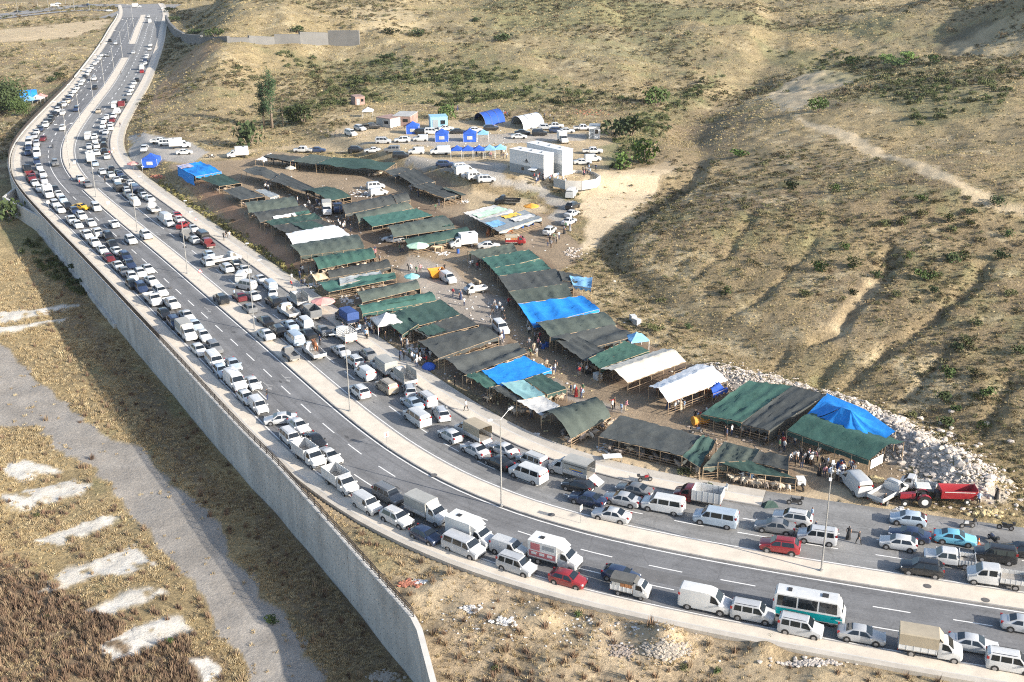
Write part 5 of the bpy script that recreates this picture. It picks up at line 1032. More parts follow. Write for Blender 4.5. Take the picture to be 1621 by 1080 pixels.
base = A[3].copy(); base[2] = height(base[:1], base[1:2])[0]
bt = empty('market_tent', base); tag(bt, 'big bright blue peaked tarpaulin beside the rubble heap', 'tent', 'market canopies')
bk = ground_at(np.array([(1340,655), (1385,672)], float), 3.2)
ring = [A[0], A[4], A[3], A[2], A[1], bk[1]+np.array([0, 4, .2]), bk[0]+np.array([-1, 6, .3])]
mb = MB(); top = [ap1[0], ap1[1]]
rows = []
for k in range(len(ring)*4+1):
    f = k/4; i = int(f) % len(ring); j = (i+1) % len(ring); w = f-int(f); e = ring[i]*(1-w)+ring[j]*w; tp_ = top[0] if np.linalg.norm(e-top[0]) < np.linalg.norm(e-top[1]) else top[1]
    row = []
    for m_ in range(7):
        v = m_/6; p = tp_*(1-v)+e*v; p = p.copy(); p[2] -= .75*math.sin(math.pi*v)*(.7+.3*math.sin(k*1.7)); row.append(tuple(p-base+np.array([0, 0, .05*random.uniform(-1, 1)*(v > 0)])))
    rows.append(row)
mb.grid(rows); mb.build('tarpaulin', CLOTH['blue'], bt, smooth=True)
for e in ring+top:
    g = e.copy(); g[2] = height(e[:1], e[1:2])[0]-.3; pole('pole', g, e-np.array([0, 0, .1]), .05, M_WOOD, bt, base)
# parasols and pop-up gazebos
def parasol(px, py, r_, col, label, h=2.3, c2=None):
    p = at1(px, py+4, 0); o = empty('parasol', p); tag(o, label, 'parasol'); mb = MB(); n = 8
    P = [[(r_*v*math.cos(2*math.pi*i/n), r_*v*math.sin(2*math.pi*i/n), h+.55*(1-v)-.05*(i % 2)*v) for v in (0.02, .5, 1.0)] for i in range(n+1)]
    mb.grid(P); mb.grid([r2[:] for r2 in [[(r_*math.cos(2*math.pi*i/n), r_*math.sin(2*math.pi*i/n), h-.05*(i % 2)), (r_*1.01*math.cos(2*math.pi*i/n), r_*1.01*math.sin(2*math.pi*i/n), h-.22)] for i in range(n+1)]])
    mb.build('canopy', CLOTH[col], o); mb = MB(); mb.tube((0, 0, -.1), (0, 0, h+.5), .03, .03, 6); mb.build('pole', M_STEEL, o); mb = MB(); mb.cyl((0, 0, .06), (0, 0, 1), .28, .12, 8); mb.build('foot', M_CONC, o)
parasol(512.6, 492, 2.1, 'pink', 'pale pink parasol at the market entrance'); parasol(652.6, 452, 1.4, 'aqua', 'aqua parasol at the end of the olive canopy'); parasol(841, 338, 1.7, 'orange', 'orange parasol behind the banner roof')
parasol(662, 402, 2.2, 'mint', 'pale green parasol over the tea stall'); parasol(212, 268, 1.6, 'pink', 'faded pink parasol at the far pavement corner'); parasol(461, 276, 1.3, 'cream', 'small cream parasol in the upper market yard')
def gazebo(px, py, w, col, label, walls=False, h=2.1, rz=0.0, c2=None, grp=None):
    p = at1(px, py, 0); o = empty('gazebo', p, rz); tag(o, label, 'gazebo', grp); mb = MB(); a = w/2
    P = [(-a, -a, h), (a, -a, h), (a, a, h), (-a, a, h)]; ap_ = (0, 0, h+w*.32)
    mid = [tuple(np.array(q)*.45+np.array(ap_)*.55-np.array([0, 0, .14])) for q in P]
    mb.add(P+mid+[ap_], [(i, (i+1) % 4, 4+(i+1) % 4, 4+i) for i in range(4)]+[(4+i, 4+(i+1) % 4, 8) for i in range(4)])
    mb.add(P+[(x, y, h-.28) for x, y, z in P], [(i, 4+i, 4+(i+1) % 4, (i+1) % 4) for i in range(4)]); mb.build('roof', CLOTH[col], o)
    for x in (-a, a):
        for y in (-a, a): mb = MB(); mb.box(x-.03, x+.03, y-.03, y+.03, -.2, h+.01); mb.build('leg', M_WHITE, o)
    if walls:
        for k in range(4):
            A_, B_ = P[k], P[(k+1) % 4]; mb = MB(); mb.add([(A_[0]*.99, A_[1]*.99, 0), (B_[0]*.99, B_[1]*.99, 0), (B_[0]*.99, B_[1]*.99, h-.26), (A_[0]*.99, A_[1]*.99, h-.26)], [(0, 1, 2, 3)]); mb.build('side_wall', CLOTH[c2 or col], o)
        mb = MB(); mb.box(-a*.4, a*.4, -a*1.0-.02, -a*.995, .7, 1.6); mb.build('window_panel', CLOTH['pale grey'], o)
    return o
for i, (x, y) in enumerate([(654, 211), (700, 223), (744, 223)]): gazebo(x, y, 3.6, 'royal blue', ['blue walled gazebo beside the tin shack', 'blue walled gazebo below the light blue cabin', 'blue walled gazebo with a white window panel'][i], True, 2.3)
for i, (x, y) in enumerate([(724, 250), (741, 250), (758.5, 250), (775, 249), (792, 248)]): gazebo(x, y, 3.1, 'royal blue' if i < 3 else 'sky blue', ('blue' if i < 3 else 'pale blue')+' pop-up gazebo, %s from the left in the open row' % ORD(i+1), False, 2.3, grp='open pop-up gazebos')
gazebo(241, 263, 4.0, 'royal blue', 'blue walled gazebo beside the pavement bend', True, 2.3); gazebo(613, 527, 4.2, 'pale grey', 'grey pop-up gazebo in the crowd at the entrance', False, 2.3, .4); gazebo(765, 223, 3.0, 'sky blue', 'sky blue open gazebo beside the camp road', False, 2.2)
gazebo(1007, 553, 3.0, 'sky blue', 'sky blue and white peaked cover at the foot of the hill', False, 2.0, .3); gazebo(583, 186, 3.2, 'white', 'white pop-up gazebo beside the tin shack roofs', False, 2.2)
# barrel tents of the camp
def barrel(px, col, label, hgt):
    a, b, c = ground_at(np.array(px, float), 0)   # near-left foot, far-left foot, near-right foot
    u = c-a; L = np.linalg.norm(u[:2]); u = u/L; w = b-a; W = np.linalg.norm(w[:2]); w = w/W; o = empty('barrel_tent', a); tag(o, label, 'tent'); n = 10; mb = MB()
    mb.grid([[tuple(u*L*i/6+w*(W/2-math.cos(math.pi*j/n)*W/2)+np.array([0, 0, hgt*math.sin(math.pi*j/n)])) for j in range(n+1)] for i in range(7)]); mb.build('cover', CLOTH[col], o, smooth=True)
    for i in range(4):
        mb = MB(); pts = [u*L*i/3+w*(W/2-math.cos(math.pi*j/n)*(W/2+.05))+np.array([0, 0, (hgt+.05)*math.sin(math.pi*j/n)]) for j in range(n+1)]
        for p, q in zip(pts[:-1], pts[1:]): mb.tube(p, q, .05, .05, 4)
        mb.build('hoop', M_STEEL, o)
    mb = MB(); mb.add([tuple(u*L*.98+w*(W/2-math.cos(math.pi*j/n)*W/2)+np.array([0, 0, hgt*math.sin(math.pi*j/n)])) for j in range(n+1)], [tuple(range(n+1))]); mb.build('end_wall', CLOTH['charcoal'], o)
barrel([(769, 201), (751, 190), (800, 193)], 'royal blue', 'blue barrel-vaulted tent beside the camp lorry', 2.9); barrel([(829, 206), (809, 196), (862, 199)], 'white', 'white barrel-vaulted tent in the camp', 2.9)
# white cabins, light blue cabin, shed, shack
M_CAB = mat('white_cabin_panel', (.66,.67,.67), .55, var=.05, vscale=.6); M_CABB = mat('blue_cabin_panel', (.25,.46,.60), .6, var=.1, vscale=.8); M_CABG = mat('grey_panel', (.27,.30,.32), .6, var=.08, vscale=1)
def cabin(pa, pb, depth, hgt, label, m, panels=10, two=True, name='cabin', roofm=None, awn=True):
    a, b = ground_at(np.array([pa, pb], float), 0); u = (b-a)[:2]; L = np.linalg.norm(u); u /= L; rz = math.atan2(u[1], u[0]); o = empty(name, (a[0], a[1], min(a[2], b[2])), rz); tag(o, label, 'cabin')
    mb = MB(); mb.box(0, L, 0, depth, -.5, hgt); mb.build('body', m, o); mb = MB(); mb.box(-.06, L+.06, -.06, depth+.06, hgt+.003, hgt+.14); mb.build('roof', roofm or M_CAB, o)
    if two:
        for i in range(panels):
            x0 = L*i/panels+.04; x1 = L*(i+1)/panels-.04; mb = MB(); mb.box(x0, x1, -.05, -.003, .15, hgt*.45); mb.build('wall_panel', M_CABG, o)
        for i in range(2):
            mb = MB(); mb.box(L*.5*i+.03, L*.5*(i+1)-.03, -.04, -.003, hgt*.47, hgt-.08); mb.build('upper_panel', M_CAB, o)
        mb = MB(); mb.add([(L*.45, -.045, hgt*.62), (L*.55, -.045, hgt*.62), (L*.5, -.045, hgt*.74)], [(0, 1, 2)]); mb.add([(L*.4, -.045, hgt*.58), (L*.6, -.045, hgt*.58), (L*.6, -.045, hgt*.6), (L*.4, -.045, hgt*.6)], [(0, 1, 2, 3)]); mb.build('emblem', VM['trim'], o)
        for x in (.35, .62, .66):
            mb = MB(); mb.box(L*x, L*x+.9, -.07, -.052, hgt*.25, hgt*.38); mb.build('window', VM['glass'], o)
        if awn:
            mb = MB(); mb.hexa([(L*.66, -1.6, hgt*.38), (L*.84, -1.6, hgt*.38), (L*.84, -.06, hgt*.44), (L*.66, -.06, hgt*.44)], [(L*.66, -1.6, hgt*.395), (L*.84, -1.6, hgt*.395), (L*.84, -.06, hgt*.455), (L*.66, -.06, hgt*.455)]); mb.build('awning', M_CAB, o)
        for k in range(3):
            mb = MB(); mb.box(L*(.2+.3*k), L*(.2+.3*k)+.5, depth*.4, depth*.4+.5, hgt+.15, hgt+.4); mb.build('roof_vent', M_CABG, o)
    else:
        mb = MB(); mb.box(L*.12, L*.45, -.05, -.003, .1, hgt*.8); mb.build('door', M_CABG, o); mb = MB(); mb.box(L*.58, L*.85, -.05, -.003, hgt*.42, hgt*.75); mb.build('window', VM['glass'], o)
    return o
cabin((807, 271), (861, 286), 3.4, 6.0, 'long white two-storey cabin with a dark emblem, nearer of the pair', M_CAB); cabin((834, 264), (890, 279), 3.4, 6.0, 'long white two-storey cabin, farther of the pair', M_CAB, awn=False)
cabin((682, 206), (709, 205), 4.5, 3.6, 'light blue cabin in the camp', M_CABB, two=False, name='cabin', roofm=M_CABB); cabin((932, 220), (949, 220), 4.0, 3.4, 'small white shed with a grey roof beside the green trees', M_CAB, two=False, name='shed', roofm=M_CABG)
M_TIN = mat('rusty_tin', (.30,.20,.17), .8, var=.35, vscale=.8); M_TIN2 = mat('grey_tin', (.38,.38,.37), .7, var=.25, vscale=.8)
cabin((596, 200), (618, 203), 6.0, 2.6, 'tin shack with a rusty roof beside the camp track', M_TIN2, two=False, name='shack', roofm=M_TIN); cabin((622, 199), (650, 200), 8.0, 2.8, 'low shack with a wide grey tin roof', M_TIN, two=False, name='shack', roofm=M_TIN2)
cabin((563, 167), (578, 166), 5.0, 2.6, 'small rusty hut above the camp on the green slope', M_TIN, two=False, name='hut', roofm=M_TIN)
# blue tented scrap yard at the left edge
barrel([(30, 161), (29, 156.5), (61, 159)], 'blue', 'shack under a bright blue domed tarpaulin by the trees, left edge', 3.6); gazebo(60, 164, 4.0, 'pale grey', 'pale awning in front of the blue domed shack', False, 2.0); gazebo(47, 166, 4.2, 'sky blue', 'sky blue awning in front of the blue domed shack', False, 2.0); gazebo(66, 161, 3.6, 'pink', 'faded pink awning right of the blue domed shack', False, 2.0)
# octagonal concrete pen
o = empty('manure_pen', at1(912, 288)); tag(o, 'ring of white concrete panels beside the white cabins', 'pen')
cz = np.array(o.location)
for k in range(9):
    a0 = 2*math.pi*k/9; a1 = 2*math.pi*(k+1)/9; rr_ = 5.6; mb = MB(); A_ = (rr_*math.cos(a0), rr_*math.sin(a0)); B_ = (rr_*math.cos(a1)*.99, rr_*math.sin(a1)*.99)
    n2 = ((A_[0]+B_[0])/2/rr_*.15, (A_[1]+B_[1])/2/rr_*.15); mb.hexa([(*A_, -.6), (*B_, -.6), (B_[0]+n2[0], B_[1]+n2[1], -.6), (A_[0]+n2[0], A_[1]+n2[1], -.6)], [(*A_, 1.5), (*B_, 1.5), (B_[0]+n2[0], B_[1]+n2[1], 1.5), (A_[0]+n2[0], A_[1]+n2[1], 1.5)]); mb.build('panel', M_CONC2, o)
# ------------------------------------------------------------------ people and animals
def skin_mesh(name, V, Ed, root=0, sub=1):
    me_ = bpy.data.meshes.new(name); me_.from_pydata([v[:3] for v in V], Ed, []); o = bpy.data.objects.new(name, me_); COL.objects.link(o)
    md = o.modifiers.new('skin', 'SKIN'); md.use_smooth_shade = True
    for i, v in enumerate(V):
        sv = me_.skin_vertices[0].data[i]; sv.radius = (v[3], v[4] if len(v) > 4 else v[3]); sv.use_root = (i == root)
    s2 = o.modifiers.new('sub', 'SUBSURF'); s2.levels = sub; s2.render_levels = sub
    dg = bpy.context.evaluated_depsgraph_get(); dg.update(); out = bpy.data.meshes.new_from_object(o.evaluated_get(dg)); out.name = name
    bpy.data.objects.remove(o); bpy.data.meshes.remove(me_); out.materials.clear(); return out
def human(pose):
    # pelvis, spine, chest, neck, head, crown
    V = [(0,0,.95,.14,.11),(0,0,1.12,.145,.10),(0,0,1.33,.16,.105),(0,0,1.47,.055),(.02,0,1.58,.085,.10),(.03,0,1.69,.08,.09)]; E_ = [(0,1),(1,2),(2,3),(3,4),(4,5)]
    st = {'stand': (0,0), 'walk': (.28,-.26), 'robe': (.04,-.04), 'point': (.06,-.05), 'lean': (.05,-.08)}[pose]
    for k, sg in enumerate((1, -1)):
        dx = st[k]; b = len(V); V += [(dx*.15, sg*.10, .86, .085), (dx*.7, sg*.105, .50, .065), (dx-.02, sg*.11, .09, .045), (dx+.13, sg*.115, .05, .04)]; E_ += [(0,b),(b,b+1),(b+1,b+2),(b+2,b+3)]
    for k, sg in enumerate((1, -1)):
        sw = -st[k]*.8; b = len(V)
        if pose == 'point' and sg > 0: A = [(0,.20,1.40,.06),(.16,.30,1.22,.045),(.42,.30,1.28,.035),(.50,.30,1.29,.03)]
        elif pose == 'lean': A = [(0,sg*.20,1.40,.06),(.08,sg*.27,1.14,.045),(.28,sg*.2,1.02,.035),(.36,sg*.16,1.02,.032)]
        else: A = [(0,sg*.20,1.40,.06),(sw*.45,sg*.27,1.12,.045),(sw+.05,sg*.27,.88,.035),(sw+.08,sg*.26,.78,.032)]
        V += A; E_ += [(2,b),(b,b+1),(b+1,b+2),(b+2,b+3)]
    if pose == 'lean': V = [((x+max(0, z-.9)*.35), y, z-max(0, z-.9)*.06, *r_) for x, y, z, *r_ in V]
    me_ = skin_mesh('person', V, E_); mi = []
    for f in me_.polygons:
        c = f.center; lx = max(0, c.z-.9)*.35 if pose == 'lean' else 0
        if c.z > 1.50: m_ = 3 if (c.z > 1.66 or c.x-lx < -.01) else 0
        elif c.z > (.90 if pose != 'robe' else 2): m_ = 0 if (abs(c.y) > .235 and c.z < 1.08) else 1
        elif abs(c.y) > .235 and c.z > .7: m_ = 0
        elif c.z < .1: m_ = 3
        else: m_ = 2
        mi.append(m_)
    me_.polygons.foreach_set('material_index', mi)
    if pose == 'robe':   # a long skirt hangs from the waist
        mb = MB(); n = 12; P = [[(r_*math.cos(2*math.pi*i/n), r_*.9*math.sin(2*math.pi*i/n), z) for z, r_ in ((1.15, .17), (.85, .23), (.5, .27), (.06, .33))] for i in range(n+1)]; mb.grid(P); sk = mb.mesh('skirt', smooth=True); return me_, sk
    return me_, None
HUM = {p: human(p) for p in ('stand', 'walk', 'robe', 'point', 'lean')}
SKIN = mat('skin', (.42,.26,.18), .6); HAIR = mat('dark_hair', (.025,.018,.014), .7)
CL = {'white': (.66,.66,.64), 'black': (.02,.02,.022), 'navy': (.03,.045,.10), 'grey': (.25,.25,.26), 'red': (.42,.04,.04), 'pale blue': (.30,.42,.58), 'brown': (.16,.10,.06), 'green': (.08,.16,.09), 'beige': (.44,.37,.27), 'pink': (.55,.25,.27)}
CLM = {k: mat('cloth_wear_'+k, v, .85) for k, v in CL.items()}
SHIRTS = ['white']*9+['black']*5+['navy']*3+['grey']*4+['red']*2+['pale blue']*2+['brown', 'green', 'beige', 'pink']; TROUS = ['navy']*5+['black']*6+['grey']*3+['beige']*2+['brown']
NP = 0
def person(p, rz, shirt, trous, pose, label, group):
    global NP
    me_, sk = HUM[pose]; o = link('person', me_, None, p, rz, [SKIN, CLM[shirt], CLM[trous], HAIR if pose != 'robe' else CLM[shirt]]); s_ = random.uniform(.96, 1.05); o.scale = (s_, s_, s_); tag(o, label, 'person', group)
    if sk: link('skirt', sk, o, mats=CLM[trous])
    NP += 1; return o
CROWD = [  # x, y, spread x, spread y, number, where
 (588,530,32,14,24,'in the crowd by the grey gazebo'), (662,572,30,14,20,'in the crowd behind the covered lorry'), (640,545,16,8,8,'beside the white sacks at the entrance'), (485,432,22,8,9,'by the emerald canopy entrance'), (470,458,10,8,4,'beside the sheep lorries'),
 (500,326,30,10,14,'in the alley beside the white covered lorry'), (590,412,12,12,11,'at the right end of the emerald canopy'), (432,296,26,8,11,'in the alley of the slanting row'), (455,264,26,6,7,'under the highest dark row'), (655,305,14,10,9,'beside the camp bank canopies'),
 (548,362,16,8,9,'in the alley right of the bright white canopy'), (702,330,18,8,4,'on the sandy lane below the camp bank'), (640,400,18,6,3,'beside the pale green parasol'), (665,430,20,10,6,'in the open yard of the market'), (752,425,12,12,6,'under the upper green canopies'),
 (730,470,25,14,6,'in the lane beside the small cow lorry'), (795,497,20,14,9,'in the shade beside the framed blue roof'), (845,545,14,20,11,'in the lane beside the olive canopy'), (790,540,14,10,4,'behind the white people carrier in the lane'), (875,590,12,8,7,'at the corner of the wrinkled blue tarpaulin'),
 (925,590,12,10,6,'beside the white water tank in the lane'), (915,625,14,8,5,'on the dirt lane near the cream tent'), (975,650,26,8,5,'on the lane behind the long charcoal pen'), (1075,650,16,8,9,'under the white tent flap'), (1110,665,14,10,6,'beside the orange tank'), (1185,690,34,7,13,'in front of the wide green canopy'),
 (1240,705,24,10,9,'in the lane between the green pavilion and the pens'), (1280,735,34,10,17,'in front of the green pavilion'), (1185,760,14,8,8,'at the front of the cream sheep pen'), (1310,755,28,12,15,'near the lamp post by the white van'), (1345,745,26,7,7,'under the green pavilion end'), (840,655,12,12,7,'beside the grey sheep tunnel'),
 (850,285,26,5,10,'in front of the nearer white cabin'), (885,290,12,6,7,'between the white cabins and the pen'), (930,275,16,6,9,'behind the ring of concrete panels'), (875,385,12,10,9,'at the dusty corner below the hill'), (895,365,8,6,5,'beside the white cars under the hill'), (800,250,10,6,5,'at the end of the open gazebos'),
 (722,175,14,4,4,'on the slope above the camp'), (870,190,16,4,4,'behind the white barrel tent'), (176,250,8,6,5,'at the corner of the far pavement'), (770,250,20,6,4,'on the camp road'), (800,185,6,3,3,'beside the blue barrel tent')]
SINGLE = [(1358,866,'walk','black','black','in black with a carrier bag crossing the market carriageway'),(1342,858,'robe','black','black','in a black robe holding a white bundle on the road'),(1290,850,'stand','navy','navy','in navy standing at the open door of the silver people carrier'),(1284,828,'stand','pale blue','white','in pale blue behind the white off-roader'),
 (720,612,'stand','black','black','in black standing on the earth strip beside the small green sheet'),(738,656,'walk','white','black','in white walking on the pavement beside the ramp lorry'),(355,384,'walk','black','black','in black walking on the pavement beside the dark pickup'),(359,380,'walk','black','brown','behind the walker in black on the pavement'),(364,381,'stand','white','grey','in white on the pavement beside two dark walkers'),
 (424,637,'stand','black','navy','in black beside the small white van in the wall queue'),(372,474,'stand','pale blue','pale blue','in pale blue beside the dark red hatchback'),(1577,790,'robe','black','black','in black at the tail of the red trailer'),(1548,800,'lean','pale blue','black','in blue bending beside the red trailer'),(1400,800,'walk','black','pale blue','in pale trousers behind the white pickup'),(507,549,'stand','navy','black','in navy standing between the market lorries'),
 (836,520,'walk','white','white','in white striding past the framed blue roof'),(697,437,'robe','white','white','in a white robe in the open yard'),(704,430,'stand','black','black','in black beside the orange skip'),(735,485,'stand','white','navy','in white standing alone in the market lane'),(113,288,'stand','navy','navy','in dark clothes on the median gap'),(127,296,'stand','red','navy','in red on the median gap'),(192,120,'walk','black','black','walking on the far pavement'),
 (230,120,'walk','navy','navy','in navy on the far market pavement'),(191,204,'walk','black','navy','alone on the cream pavement bend'),(167,292,'stand','black','black','in black on the road beside the dark vans'),(1158,690,'stand','white','navy','in white in the lane above the charcoal pen'),(1215,698,'lean','grey','navy','beside a scooter in front of the pavilion'),(912,628,'robe','red','red','in red in the dirt lane'),(1222,745,'stand','white','white','in white beside the tricycle')]
rows = []
for x, y, sx, sy, n_, where in CROWD:
    for i in range(n_): rows.append((x+random.gauss(0, .5)*sx, y+random.gauss(0, .5)*sy, where))
pp = ground_at(np.array([(a, b) for a, b, c in rows], float))
for q, (a, b, where) in zip(pp, rows):
    sh_ = random.choice(SHIRTS); tr_ = random.choice(TROUS); pose = random.choice(['stand', 'stand', 'stand', 'walk', 'lean', 'point', 'robe' if random.random() < .5 else 'stand'])
    t, s = sdist(q[:1], q[1:2], ROAD); z = .142 if 13.2 < t[0] < T_RW and s[0] > sR0 else (0 if -.1 < t[0]-8 < 5.2 else q[2])
    person((q[0], q[1], z), random.uniform(0, 6.28), sh_, tr_, pose, 'person in %s%s %s' % (sh_, ' robe' if pose == 'robe' else ' and '+tr_, where), 'people '+where)
pp = ground_at(np.array([(a, b) for a, b, *_ in SINGLE], float))
for q, (a, b, pose, sh_, tr_, lab) in zip(pp, SINGLE):
    t, s = sdist(q[:1], q[1:2], ROAD); z = q[2]
    if T_LW < t[0] < T_RW: z = .142 if (t[0] > 13.2 and s[0] > sR0) else 0.0
    person((q[0], q[1], z), random.uniform(0, 6.28), sh_, tr_, pose, 'person '+lab, 'people on their own')
def quadruped(kind):
    if kind == 'sheep':
        V = [(-.42,0,.66,.17,.17),(-.1,0,.66,.24,.22),(.25,0,.67,.22,.21),(.42,0,.74,.13,.13),(.55,0,.86,.085),(.68,0,.86,.075),(.82,0,.78,.045)]; fr_, hd, lg = (.26, -.38, .66), (.14, .12), .042
    else:
        V = [(-.8,0,1.12,.26,.24),(-.2,0,1.08,.34,.33),(.45,0,1.12,.32,.28),(.75,0,1.25,.20,.17),(1.0,0,1.35,.13,.12),(1.2,0,1.32,.12,.11),(1.45,0,1.14,.075,.07)]; fr_, hd, lg = (.5, -.72, 1.1), (.22, .2), .075
    E_ = [(i, i+1) for i in range(6)]; k = 1.0 if kind == 'sheep' else 1.65
    for sg in (1, -1):
        b = len(V); y = sg*.13*k; V += [(fr_[0], y, .45*k, lg*1.5), (fr_[0]+.01, y, .24*k, lg), (fr_[0], y, .03, lg*.9)]; E_ += [(2, b), (b, b+1), (b+1, b+2)]
        b = len(V); V += [(fr_[1]+.06, y, .48*k, lg*2.0), (fr_[1]-.05, y, .25*k, lg), (fr_[1], y, .03, lg*.9)]; E_ += [(0, b), (b, b+1), (b+1, b+2)]
        b = len(V); h = V[4]; V += [(h[0]+.02, sg*.14*k, h[2]+.02, lg*.8)]; E_ += [(4, b)]
    b = len(V); V += [(V[0][0]-.14*k, 0, V[0][2]-.12, lg*.7)]; E_ += [(0, b)]
    return skin_mesh(kind, V, E_)
SHEEP = quadruped('sheep'); COW = quadruped('cow')
for me_, zlim in ((SHEEP, .34), (COW, .0)):
    me_.polygons.foreach_set('material_index', [1 if (f.center.z < zlim or (me_ is SHEEP and f.center.x > .6)) else 0 for f in me_.polygons])
WOOL = [mat('wool_%d' % i, c, .95, var=.2, vscale=6, rnd=.15) for i, c in enumerate([(.50,.42,.32), (.34,.28,.22), (.20,.17,.15), (.42,.33,.24)])]; SFACE = mat('sheep_face', (.10,.08,.065), .9); SFACE2 = mat('sheep_pale_face', (.42,.34,.26), .9)
HIDE = [mat('hide_%d' % i, c, .8, var=.3, vscale=2) for i, c in enumerate([(.26,.10,.04), (.14,.07,.04), (.45,.34,.22)])]
ns = 0
for C, n_, lab in PENS:
    wk = 0 if 'cream' in lab or 'front sheet' in lab else 2 if 'grey sheep' in lab or 'crowded' in lab else None
    for i in range(n_):
        u = random.uniform(.04, .96); v = random.uniform(.55, 1.0)**.7 if n_ < 20 else random.uniform(.25, 1.02)
        a = C[0]*(1-u)+C[1]*u; b = C[3]*(1-u)+C[2]*u; q = a*(1-v)+b*v; z = float(hz(q[0], q[1])); w_ = wk if wk is not None and random.random() < .7 else random.randrange(4)
        o = link('sheep', SHEEP, None, (q[0], q[1], z), random.uniform(0, 6.28), [WOOL[w_], SFACE2 if w_ == 0 else SFACE]); s_ = random.uniform(.9, 1.15); o.scale = (s_*1.05, s_*1.1, s_*1.05)
        tag(o, '%s sheep in the pen under the %s' % (['cream', 'buff', 'dark grey', 'tan'][w_], ' '.join(lab.split()[:6])), 'sheep', 'sheep under the '+lab); ns += 1
def beasts(px, py, n_, sx, sy, kind, lab, z0=None, hd=None):
    for i in range(n_):
        q = at1(px+random.uniform(-1, 1)*sx, py+random.uniform(-1, 1)*sy) if z0 is None else plane([(px+random.uniform(-1, 1)*sx, py+random.uniform(-1, 1)*sy)], z0)[0]
        k = random.randrange(3) if kind == 'cow' else random.choice([0, 3]); o = link(kind, COW if kind == 'cow' else SHEEP, None, tuple(q), random.uniform(0, 6.28) if hd is None else hd+random.uniform(-.4, .4), [HIDE[k], HIDE[k]] if kind == 'cow' else [WOOL[k], SFACE2])
        tag(o, '%s %s %s' % ((['red-brown', 'dark brown', 'fawn'][k]) if kind == 'cow' else ['cream', 0, 0, 'tan'][k], kind, lab), 'cow' if kind == 'cow' else 'sheep', '%s %s' % (kind, lab))
beasts(876, 631, 13, 14, 7, 'sheep', 'in the open-topped cage beside the pale grey awning'); beasts(1195, 752, 0, 1, 1, 'sheep', '')
beasts(695, 373, 5, 14, 5, 'cow', 'tied in front of the dark green barrel canopy'); beasts(790, 372, 5, 18, 5, 'cow', 'tied along the banner roof'); beasts(700, 398, 2, 10, 4, 'cow', 'lying near the pale green parasol'); beasts(1050, 625, 3, 8, 4, 'cow', 'in the mouth of the white gabled tent')
beasts(590, 345, 4, 10, 3, 'cow', 'beside the olive ribbed canopy'); beasts(1120, 628, 3, 8, 4, 'cow', 'at the open side of the white gabled tent'); beasts(815, 448, 3, 5, 6, 'cow', 'at the mouth of the big charcoal canopy'); beasts(1185, 780, 0, 1, 1, 'sheep', '')
beasts(456, 489, 6, 4, 2, 'sheep', 'on the white open lorry', .86); beasts(498, 553, 2, 3, 1, 'cow', 'on the white open lorry by the crowd', .86, 2.2); beasts(757, 455, 1, 1, 1, 'cow', 'on the small white lorry in the lane', .75, 2.2)
beasts(955, 672, 8, 14, 7, 'sheep', 'in the gap beside the grey tunnel'); beasts(935, 690, 8, 12, 5, 'sheep', 'along the tunnel edge')
# ------------------------------------------------------------------ tractor, trailer, bikes, tanks, signs, clutter
def ground_thing(name, px, py, rz, label, cat, group=None):
    p = at1(px, py); t, s = sdist(p[:1], p[1:2], ROAD); z = p[2]
    if T_LW < t[0] < T_RW: z = .142 if (t[0] > 13.2 and s[0] > sR0) else (.152 if 0 < t[0] < 3.2 else 0.0)
    o = empty(name, (p[0], p[1], z), R(rz)); tag(o, label, cat, group); return o
def part(o, name, m, f, smooth=None): mb = MB(); f(mb); return mb.build(name, m, o, angle=smooth)
VR = mat('tractor_red', (.34,.025,.035), .4, coat=.4, var=.1, vscale=1.5)
t = ground_thing('tractor', 1452, 798, 172, 'red tractor with a white roof beside the rubble heap', 'tractor')
part(t, 'bonnet', VR, lambda m: m.hexa([(.4,-.38,.9),(2.1,-.3,.75),(2.1,.3,.75),(.4,.38,.9)], [(.4,-.36,1.5),(2.05,-.26,1.3),(2.05,.26,1.3),(.4,.36,1.5)])); part(t, 'chassis', VM['trim'], lambda m: m.box(-.9,2.0,-.28,.28,.55,.9)); part(t, 'grille', VM['trim'], lambda m: m.box(2.06,2.14,-.26,.26,.8,1.25))
for sg in (1, -1):
    part(t, 'mudguard', VR, lambda m: m.grid([[(-.6+.85*math.cos(a), sg*y, .78+.85*math.sin(a)) for y in (.55, 1.0)] for a in np.linspace(.3, 2.9, 7)]))
    for x, r_, w_ in ((-.6, .78, .42), (1.6, .42, .26)):
        wv = part(t, 'wheel', VM['tyre'], lambda m: m.cyl((x, sg*.78, r_), (0, 1, 0), r_, w_, 18)); part(wv, 'rim', VM['boxwhite'], lambda m: m.cyl((x, sg*.78, r_), (0, 1, 0), r_*.5, w_+.03, 12))
    for x in (-1.0, .25): part(t, 'roof_post', VM['trim'], lambda m: m.tube((x, sg*.55, 1.1), (x, sg*.5, 2.45), .035, None, 6))
part(t, 'roof', VM['crate'], lambda m: m.hexa([(-1.2,-.75,2.45),(.5,-.7,2.45),(.5,.7,2.45),(-1.2,.75,2.45)], [(-1.1,-.65,2.6),(.4,-.6,2.6),(.4,.6,2.6),(-1.1,.65,2.6)])); part(t, 'seat', VM['trim'], lambda m: m.box(-.85,-.35,-.25,.25,1.05,1.5)); part(t, 'steering_wheel', VM['trim'], lambda m: m.cyl((.15,0,1.6), (-.5,0,1), .2, .03, 10))
t = ground_thing('farm_trailer', 1512, 793, 175, 'long red fodder trailer hitched behind the red tractor', 'trailer'); t.scale = (.84, .84, .84)
